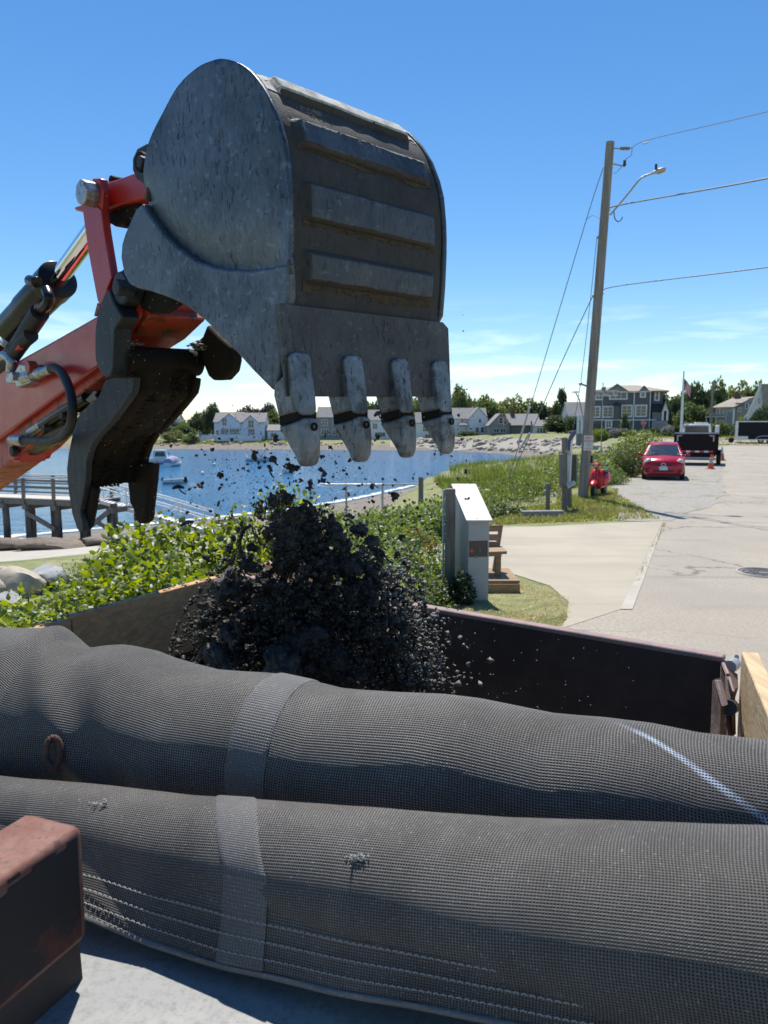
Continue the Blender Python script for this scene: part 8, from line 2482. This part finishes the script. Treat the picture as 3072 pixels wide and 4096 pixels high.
# prong of the near side: thickness behind the face
plate([(320, 2048), (332, 1985), (343, 1919), (380, 1960), (372, 1990), (362, 2060), (350, 2110), (340, 2122), (320, 2132)], 0.264, 0.035, 'prong', 'mudsteel', thumb, bevel=0.012)
near_in = crom([Q(p[0], p[1], 0.262) for p in ([(545, 1440), (543, 1475)] + inner_t[:9] + [(344, 1945)])], 4)
def sheet(s0, s1, off, name, mat, i0=0, i1=None, th=0.03, nw=22):
    pr = near_in[i0:i1]
    cc = sum(near_in, Vector()) / len(near_in)
    vs = []
    for i, p in enumerate(pr):
        t = (pr[min(i + 1, len(pr) - 1)] - pr[max(i - 1, 0)]).normalized()
        n = WD.cross(t).normalized()
        for k in range(nw + 1):
            u = k / nw
            bump = 0.0035 * math.cos(u * math.pi * 6) + 0.010 * mnoise.noise(p * 7 + WD * u * 3) + 0.005 * mnoise.noise(p * 22 + WD * u * 9)
            vs.append(p + WD * ((s1 - s0) * u) + n * (off + bump * (1 if off >= 0 else 0)))
    k2 = nw + 1
    ff = [(i * k2 + k, (i + 1) * k2 + k, (i + 1) * k2 + k + 1, i * k2 + k + 1) for i in range(len(pr) - 1) for k in range(nw)]
    o = np_mesh(name, [tuple(q - o0) for q in vs], ff, M[mat], thumb, True)
    m_ = o.modifiers.new('solid', 'SOLIDIFY'); m_.thickness = th; m_.offset = 0
    return o
sheet(0.262, 0.545, 0.0, 'cross_plate', 'mudsteel')
mb = MB()
r5 = random.Random(31)
for i in range(900):
    p = near_in[r5.randrange(len(near_in))] + WD * r5.uniform(0.01, 0.28)
    if mnoise.noise(p * 11) < -0.02: continue
    q = r5.uniform(0.003, 0.010)
    M3 = Matrix.Rotation(r5.uniform(0, 6), 3, 'X') @ Matrix.Rotation(r5.uniform(0, 6), 3, 'Z')
    c = p + Vector((0.012, -0.012, -0.004))
    mb.add([c + M3 @ (Vector(d) * q * r5.uniform(0.7, 1.4)) for d in ((1.5, 0, 0), (-1.5, 0, 0), (0, 1, 0), (0, -1, 0), (0, 0, 0.8), (0, 0, -0.8))], [(0, 2, 4), (2, 1, 4), (1, 3, 4), (3, 0, 4), (2, 0, 5), (1, 2, 5), (3, 1, 5), (0, 3, 5)])
tag(mb.build('caked_mud', M['mudsteel'], thumb), kind='stuff')
# far side plate and prong
pl = [Q(p[0], p[1], 0.235) + WD * 0.285 for p in [q for q in outer_t[:10]] + [(300, 1960), (344, 1945)] + inner_t[:9][::-1]]
MB().prism(pl, WD * 0.03).build('far_plate', M['mudsteel'], thumb, bevel=0.006)
plate([(505, 1915), (512, 1970), (516, 2015), (528, 2032), (540, 2085), (552, 2096), (566, 2097), (580, 2085), (588, 2010), (597, 1930), (603, 1850), (520, 1850)], 0.50, 0.055, 'prong', 'mudsteel', thumb, bevel=0.016, bseg=3)
# pivot tube, lugs and boss
pin(505, 1440, 0.235, 0.57, 52, 'pivot_tube', 'mudsteel', thumb)
plate([(437, 1156), (415, 1181), (400, 1220), (390, 1257), (382, 1300), (379, 1348), (379, 1400), (381, 1442), (397, 1485), (422, 1512), (440, 1505), (452, 1470), (455, 1400), (458, 1315), (491, 1268), (473, 1243), (455, 1210), (444, 1181)], 0.165, 0.075, 'lug_plate', 'blacksteel', thumb, bevel=0.006)
plate([(827, 1297), (870, 1345), (921, 1390), (925, 1440), (916, 1485), (885, 1519), (849, 1521), (831, 1505), (800, 1430), (770, 1400), (780, 1370), (808, 1345)], 0.56, 0.06, 'lug_plate', 'mudsteel', thumb, bevel=0.012)
pin(462, 1148, 0.13, 0.20, 29, 'pivot_pin', 'blacksteel', bevel=0.006)
pin(478, 1152, 0.175, 0.25, 60, 'pivot_boss', 'blacksteel', bevel=0.01)
pin(505, 1165, 0.24, 0.52, 82, 'stick_boss', 'mudsteel', bevel=0.008)
plate([(570, 1160), (700, 1185), (690, 1215), (640, 1250), (600, 1252), (560, 1235)], 0.25, 0.05, 'dark_ear_plate', 'mudsteel', bevel=0.008)  # dark muddy steel plate just under the bucket cheek
# dry mud lumps on top of the thumb tube
mb = MB()
for (px, py, s, w) in ((530, 1378, 0.25, 0.05), (800, 1385, 0.54, 0.07), (620, 1400, 0.36, 0.03), (505, 1402, 0.235, 0.04)):
    c = Q(px, py, s)
    for i in range(26):
        q = w * 0.16 * rr.uniform(0.5, 1.3)
        d = c + Vector((rr.gauss(0, w * 0.4), rr.gauss(0, w * 0.3), rr.gauss(0, w * 0.12)))
        mb.add([d + Vector(e_) * q for e_ in ((1.5, 0, 0), (-1.5, 0, 0), (0, 1, 0), (0, -1, 0), (0, 0, .6), (0, 0, -.6))], [(0, 2, 4), (2, 1, 4), (1, 3, 4), (3, 0, 4), (2, 0, 5), (1, 2, 5), (3, 1, 5), (0, 3, 5)])
tag(mb.build('dry_mud', M['dust'], thumb), kind='stuff')

# ================================================================== FALLING SOIL
def lump(seed, sub, amp):
    bm = bmesh.new()
    bmesh.ops.create_icosphere(bm, subdivisions=sub, radius=1)
    off = Vector((seed * 2.7, seed * 1.3, seed * 0.7))
    for v_ in bm.verts:
        c = v_.co.copy()
        n1 = mnoise.noise(c * 1.1 + off); n2 = mnoise.noise(c * 2.7 + off); n3 = mnoise.noise(c * 6.0 + off); n4 = mnoise.noise(c * 13.0 + off)
        rdg = 0.5 - abs(n2)
        v_.co = c * max(0.22, 0.9 + amp * (1.0 * n1 + 0.9 * rdg * n3 * 2 + 0.65 * n2 + 0.55 * n3 + (0.45 * n4 if sub > 2 else 0)))
        if sub > 3: v_.co = c * (0.95 + 0.42 * n1 + 0.22 * n2 + 0.16 * n3 + 0.16 * n4 + 0.10 * mnoise.noise(c * 24 + off))
        v_.co.x *= 1.0 + 0.25 * math.sin(seed * 1.7)
    bm.normal_update()
    V = np.array([v_.co[:] for v_ in bm.verts]); Fc = np.array([[q.index for q in f.verts] for f in bm.faces])
    bm.free()
    return V, Fc
LB = {3: [lump(i + 1, 5, 0.75) for i in range(7)], 2: [lump(i + 31, 3, 0.85) for i in range(10)], 1: [lump(i + 61, 2, 0.9) for i in range(10)], 0: [lump(i + 91, 1, 0.8) for i in range(8)]}
def slab(seed):
    bm = bmesh.new()
    bmesh.ops.create_icosphere(bm, subdivisions=5, radius=1)
    off = Vector((seed * 1.9, seed, seed * 3.3))
    dirs = [Vector((math.sin(seed * 3 + k * 2.1), math.cos(seed * 2 + k * 1.7), math.sin(k * 1.1 + seed * 1.3))).normalized() for k in range(7)]
    for v_ in bm.verts:
        c = v_.co.copy()
        for d in dirs:
            q = c.dot(d)
            if q > 0.62: c -= d * (q - 0.62)
        n3 = mnoise.noise(c * 5 + off); n4 = mnoise.noise(c * 12 + off); n5 = mnoise.noise(c * 27 + off)
        cr = max(0.0, 0.10 - abs(mnoise.noise(c * 2.2 + off))) * 1.6
        n1 = mnoise.noise(c * 1.0 + off); n2 = mnoise.noise(c * 2.3 + off)
        v_.co = c * (0.95 + 0.50 * n1 + 0.26 * n2 + 0.13 * n3 + 0.09 * n4 + 0.06 * n5 - cr)
        v_.co.x *= 1.25; v_.co.y *= 0.75
    V = np.array([v_.co[:] for v_ in bm.verts]); Fc = np.array([[q.index for q in f.verts] for f in bm.faces])
    bm.free()
    return V, Fc
LB[4] = [slab(i + 1) for i in range(6)]
rs = np.random.default_rng(21)
def rotm(r):
    q = r.normal(size=4); q /= np.linalg.norm(q)
    w, x, y, z = q
    return np.array([[1 - 2 * (y * y + z * z), 2 * (x * y - z * w), 2 * (x * z + y * w)], [2 * (x * y + z * w), 1 - 2 * (x * x + z * z), 2 * (y * z - x * w)], [2 * (x * z - y * w), 2 * (y * z + x * w), 1 - 2 * (x * x + y * y)]])
class Heap:
    def __init__(s): s.V, s.F, s.n = [], [], 0
    def put(s, lev, c, size, stretch=(1, 1, 1)):
        V, Fc = LB[lev][int(rs.integers(len(LB[lev])))]
        W = (V * np.array(stretch)) @ rotm(rs).T * size + np.array(c)
        s.V.append(W); s.F.append(Fc + s.n); s.n += len(W)
    def build(s, name, mat, parent=None):
        o0 = np.array(origin(parent)) if parent else np.zeros(3)
        return np_mesh(name, np.concatenate(s.V) - o0, np.concatenate(s.F), mat, parent, True)
# width of the mass by picture height:  y -> (left, right)
prof_s = [(1940, 1060, 1130), (2000, 1045, 1180), (2040, 1030, 1260), (2080, 1010, 1420), (2140, 985, 1500), (2220, 960, 1540), (2300, 910, 1600), (2380, 850, 1620), (2460, 800, 1640), (2540, 770, 1660), (2620, 760, 1680), (2700, 760, 1700), (2800, 760, 1740)]
ys_ = [q[0] for q in prof_s]
def bounds(y): return float(np.interp(y, ys_, [q[1] for q in prof_s])), float(np.interp(y, ys_, [q[2] for q in prof_s]))
fall = thing('falling_soil', 'mass of wet black soil and roots dropping from the bucket into the truck', 'soil', tuple(P(1250, 2700, 2.35)))
H = Heap()
def sp(px, py, Y): return np.array(P(px, py, Y))
# big coherent clods with flat cut faces
big = [(1190, 2085, 95, 2.30), (1140, 2170, 80, 2.28), (1240, 2150, 90, 2.36), (1330, 2110, 70, 2.34), (1440, 2120, 48, 2.35), (1490, 2165, 40, 2.36), (900, 2345, 95, 2.20), (980, 2360, 85, 2.22), (860, 2430, 70, 2.2),
       (1150, 2240, 80, 2.3), (1290, 2240, 90, 2.36), (1400, 2260, 85, 2.34), (1180, 2450, 120, 2.3), (1330, 2420, 120, 2.34), (1050, 2470, 110, 2.28), (930, 2520, 95, 2.2), (840, 2570, 70, 2.2), (1200, 2580, 120, 2.2), (1420, 2520, 110, 2.3),
       (1000, 2620, 110, 2.15), (1330, 2650, 130, 2.2), (1120, 2680, 120, 2.1), (1480, 2640, 90, 2.3), (880, 2660, 90, 2.15), (1560, 2690, 80, 2.3), (1080, 2350, 70, 2.3), (1450, 2380, 80, 2.36), (1150, 1995, 40, 2.3), (1090, 2000, 30, 2.32)]
for px, py, r_, Y in big:
    H.put(4, sp(px, py, Y + rs.uniform(-.10, .06)), r_ / F * Y * 0.82, (1.0, 1.0, rs.uniform(0.75, 1.15)))
for i in range(520):
    y = 2080 + 720 * rs.random() ** 0.75
    a, b = bounds(y)
    x = a + (b - a) * rs.random()
    Y = rs.uniform(2.12, 2.5)
    if y < 2330 and rs.random() < 0.62 and mnoise.noise(Vector((x / 75.0, y / 75.0, 4.0))) < 0.12: continue
    H.put(2, sp(x, y, Y), rs.uniform(6, 34) / F * Y * 0.85, (1, rs.uniform(0.75, 1.0), rs.uniform(0.7, 1.3)))
tag(H.build('soil_clods', M['soil'], fall), kind='stuff')
H = Heap()
for i in range(9000):
    y = 1960 + 850 * rs.random() ** 0.62
    a, b = bounds(y)
    x = (a + b) / 2 + (b - a) * 0.47 * np.clip(rs.normal(0, 0.62), -1.25, 1.25)
    if y < 2330 and mnoise.noise(Vector((x / 75.0, y / 75.0, 4.0))) < 0.02 and rs.random() < 0.75: continue
    Y = rs.uniform(2.05, 2.55)
    H.put(1, sp(x, y, Y), rs.uniform(1.6, 7.0) / F * Y * (1.0 if rs.random() < 0.8 else 1.7))
tag(H.build('soil_crumbs', M['soil'], fall), kind='stuff')
# crumbs coloured pale as if sunlit on the right flank, in front of the tailgate
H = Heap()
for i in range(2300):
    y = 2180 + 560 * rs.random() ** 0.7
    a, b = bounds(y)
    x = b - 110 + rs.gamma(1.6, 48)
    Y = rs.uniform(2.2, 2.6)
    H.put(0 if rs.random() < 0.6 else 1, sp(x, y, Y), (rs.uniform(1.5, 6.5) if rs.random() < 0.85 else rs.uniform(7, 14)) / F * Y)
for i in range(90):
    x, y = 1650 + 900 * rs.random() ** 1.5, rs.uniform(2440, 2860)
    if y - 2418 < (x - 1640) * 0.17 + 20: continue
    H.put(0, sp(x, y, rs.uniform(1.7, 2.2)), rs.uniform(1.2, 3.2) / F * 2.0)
M['soil_grit'] = mk('sun_tinted_grit', (0.27, 0.255, 0.225), 0.8, 0, (0.09, 0.086, 0.08), ns=60, bump=0.5, bs=160)
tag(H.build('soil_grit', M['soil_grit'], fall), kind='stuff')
# spray of fine crumbs in the air between bucket and bed
H = Heap()
for i in range(1500):
    k = rs.random()
    if k < 0.45: x, y = rs.normal(1080, 190), rs.normal(1900, 110)
    elif k < 0.75: x, y = rs.normal(1420, 190), rs.normal(1960, 90)
    elif k < 0.92: x, y = rs.uniform(560, 1060), rs.uniform(1650, 2150)
    else: x, y = rs.uniform(1700, 1900), rs.uniform(1500, 2100)
    if y < 1560 and x < 1700: continue
    Y = rs.uniform(1.95, 2.5)
    big_ = rs.random() < 0.12
    H.put(1 if big_ else 0, sp(x, y, Y), (rs.uniform(3, 6.5) if big_ else rs.uniform(1.0, 2.6)) / F * Y, (1, 1, rs.uniform(0.6, 1.8)))
tag(H.build('soil_spray', M['soil'], fall), kind='stuff')
# roots and stalks hanging out of the mass
def root(pts, r, name='root'):
    return MB().tube(crom([P(*p) for p in pts], 5), r, 6).build(name, M['soil'], fall, smooth=60)
root([(1000, 2105, 2.2), (975, 2120, 2.2), (960, 2160, 2.2), (962, 2210, 2.2), (975, 2240, 2.2), (960, 2290, 2.22)], 0.006)
root([(1005, 2100, 2.2), (985, 2112, 2.2), (970, 2130, 2.2)], 0.005)
root([(1210, 2000, 2.2), (1235, 2010, 2.2), (1250, 2030, 2.2), (1246, 2054, 2.2)], 0.005)
root([(880, 2280, 2.15), (905, 2262, 2.15), (935, 2240, 2.15)], 0.005)
root([(1700, 2505, 2.2), (1650, 2540, 2.2), (1600, 2570, 2.2)], 0.003)
rq = random.Random(44)
for k in range(90):
    y = rq.uniform(1990, 2700); a, b = bounds(y)
    x = rq.choice([a + rq.uniform(-25, 60), b + rq.uniform(-60, 30), rq.uniform(a, b)])
    Y = rq.uniform(2.05, 2.3)
    p = [(x, y, Y)]
    for q in range(3): p.append((p[-1][0] + rq.uniform(-26, 26), p[-1][1] + rq.uniform(-8, 34), Y))
    root(p, rq.uniform(0.0010, 0.0030))
# single clods flying free
FLY = [(1134, 1688 - 0, 15), (1108, 1753, 14), (1096, 1690, 12), (1180, 1800, 11), (1022, 1822, 20), (1172, 1878, 22), (1098, 1842, 13), (1290, 1892, 17), (1284, 1922, 14), (1380, 1874, 11), (1486, 1946, 14), (1556, 1970, 9), (1578, 1984, 20), (1606, 2155, 18),
       (1302, 2020, 13), (1400, 2062, 14), (1114, 1975, 11), (742, 1920, 13), (880, 1900, 15), (803, 1938, 13), (905, 1915, 8), (820, 2232, 18), (835, 2292, 15), (917, 2190, 17), (1700, 1700, 6), (1855, 1326, 7), (1852, 1260, 3), (1505, 1752, 12), (1512, 1738, 10), (1240, 1950, 15)]
CLAB = ['ragged clod touching the left side of the first tooth tip', 'clod directly left of the first tooth joint', 'small clod at the upper left of the first tooth', 'clod beside the lower left edge of the first tooth', 'dark clod over the water left of the first tooth point', 'large clod right under the point of the first tooth', 'small clod lower left of the first tooth point', 'fluffy clod between the first and second tooth points, upper one', 'clod between the first and second tooth points, lower one', 'small clod under the second tooth point on its left',
 'clod midway under the second and third tooth points', 'small crumb below the third tooth point, upper of two', 'spiky clod below the third tooth point, lower of two', 'clod on the green leaves left of the wooden post', 'clod over the vine shoots in the middle', 'clod above the right shoulder of the falling soil', 'small clod above the tallest vine shoot', 'clod beside the cream dinghy on its right', 'fuzzy clod right of the round buoy', 'clod below the round buoy over the water',
 'small clod over the blue water right of the dinghy', 'clod over the vines at the left of the falling soil, upper one', 'pointed clod over the vines at the left of the falling soil, lower one', 'clod at the left shoulder of the falling soil', 'tiny clod between the fourth tooth and the houses', 'small clod in the sky right of the cutting lip', 'tiny crumb in the sky above the clod right of the lip', 'clod hanging right of the second tooth tip, lower one', 'clod hanging right of the second tooth tip, upper one', 'clod over the topmost crumbs of the falling soil']
for i, (px, py, r_) in enumerate(FLY):
    H = Heap()
    Y = 2.05 + 0.3 * rs.random(); r_ *= 0.8
    c = P(px, py, Y)
    for k in range(3 if r_ > 9 else 1):
        H.put(2 if r_ > 9 else 1, np.array(c) + rs.normal(size=3) * r_ / F * Y * 0.45, r_ / F * Y * rs.uniform(0.45, 0.75), (rs.uniform(0.7, 1.6), 1, rs.uniform(0.6, 1.2)))
    V = np.concatenate(H.V)
    o = np_mesh('soil_clod', V - np.array(c), np.concatenate(H.F), M['soil'], None, True)
    o.location = c
    tag(o, CLAB[i], 'clod', 'soil clods in the air')
TW = [((690, 1955), (735, 1952), 'twig', 'thin curved dark twig in front of the cream dinghy'), ((720, 2105), (775, 2088), 'twig', 'forked black twig above the vine leaves left of the soil'), ((1070, 1866), (1086, 1885), 'twig', 'short dark stick flying left of the first tooth'), ((1078, 1840), (1104, 1836), 'twig', 'stubby brown stick by the first tooth tip'),
      ((1498, 1664), (1528, 1656), 'twig', 'brown stick between the second and third teeth')]
for a, b, nm, lab in TW:
    A, B = P(a[0], a[1], 2.1), P(b[0], b[1], 2.12)
    c = A.lerp(B, 0.5) + Vector((0, 0, 0.006))
    o = MB().tube(crom([A, c, B], 5), [0.003 + 0.003 * math.sin(math.pi * k / 10) for k in range(11)], 6)
    o.tube(crom([c, c.lerp(B, 0.5) + Vector((0, 0, -0.012)), B + Vector((0.006, 0, -0.018))], 4), 0.0022, 5)
    o = o.build(nm, M['soil'])
    tag(o, lab, 'twig', 'twigs in the air')
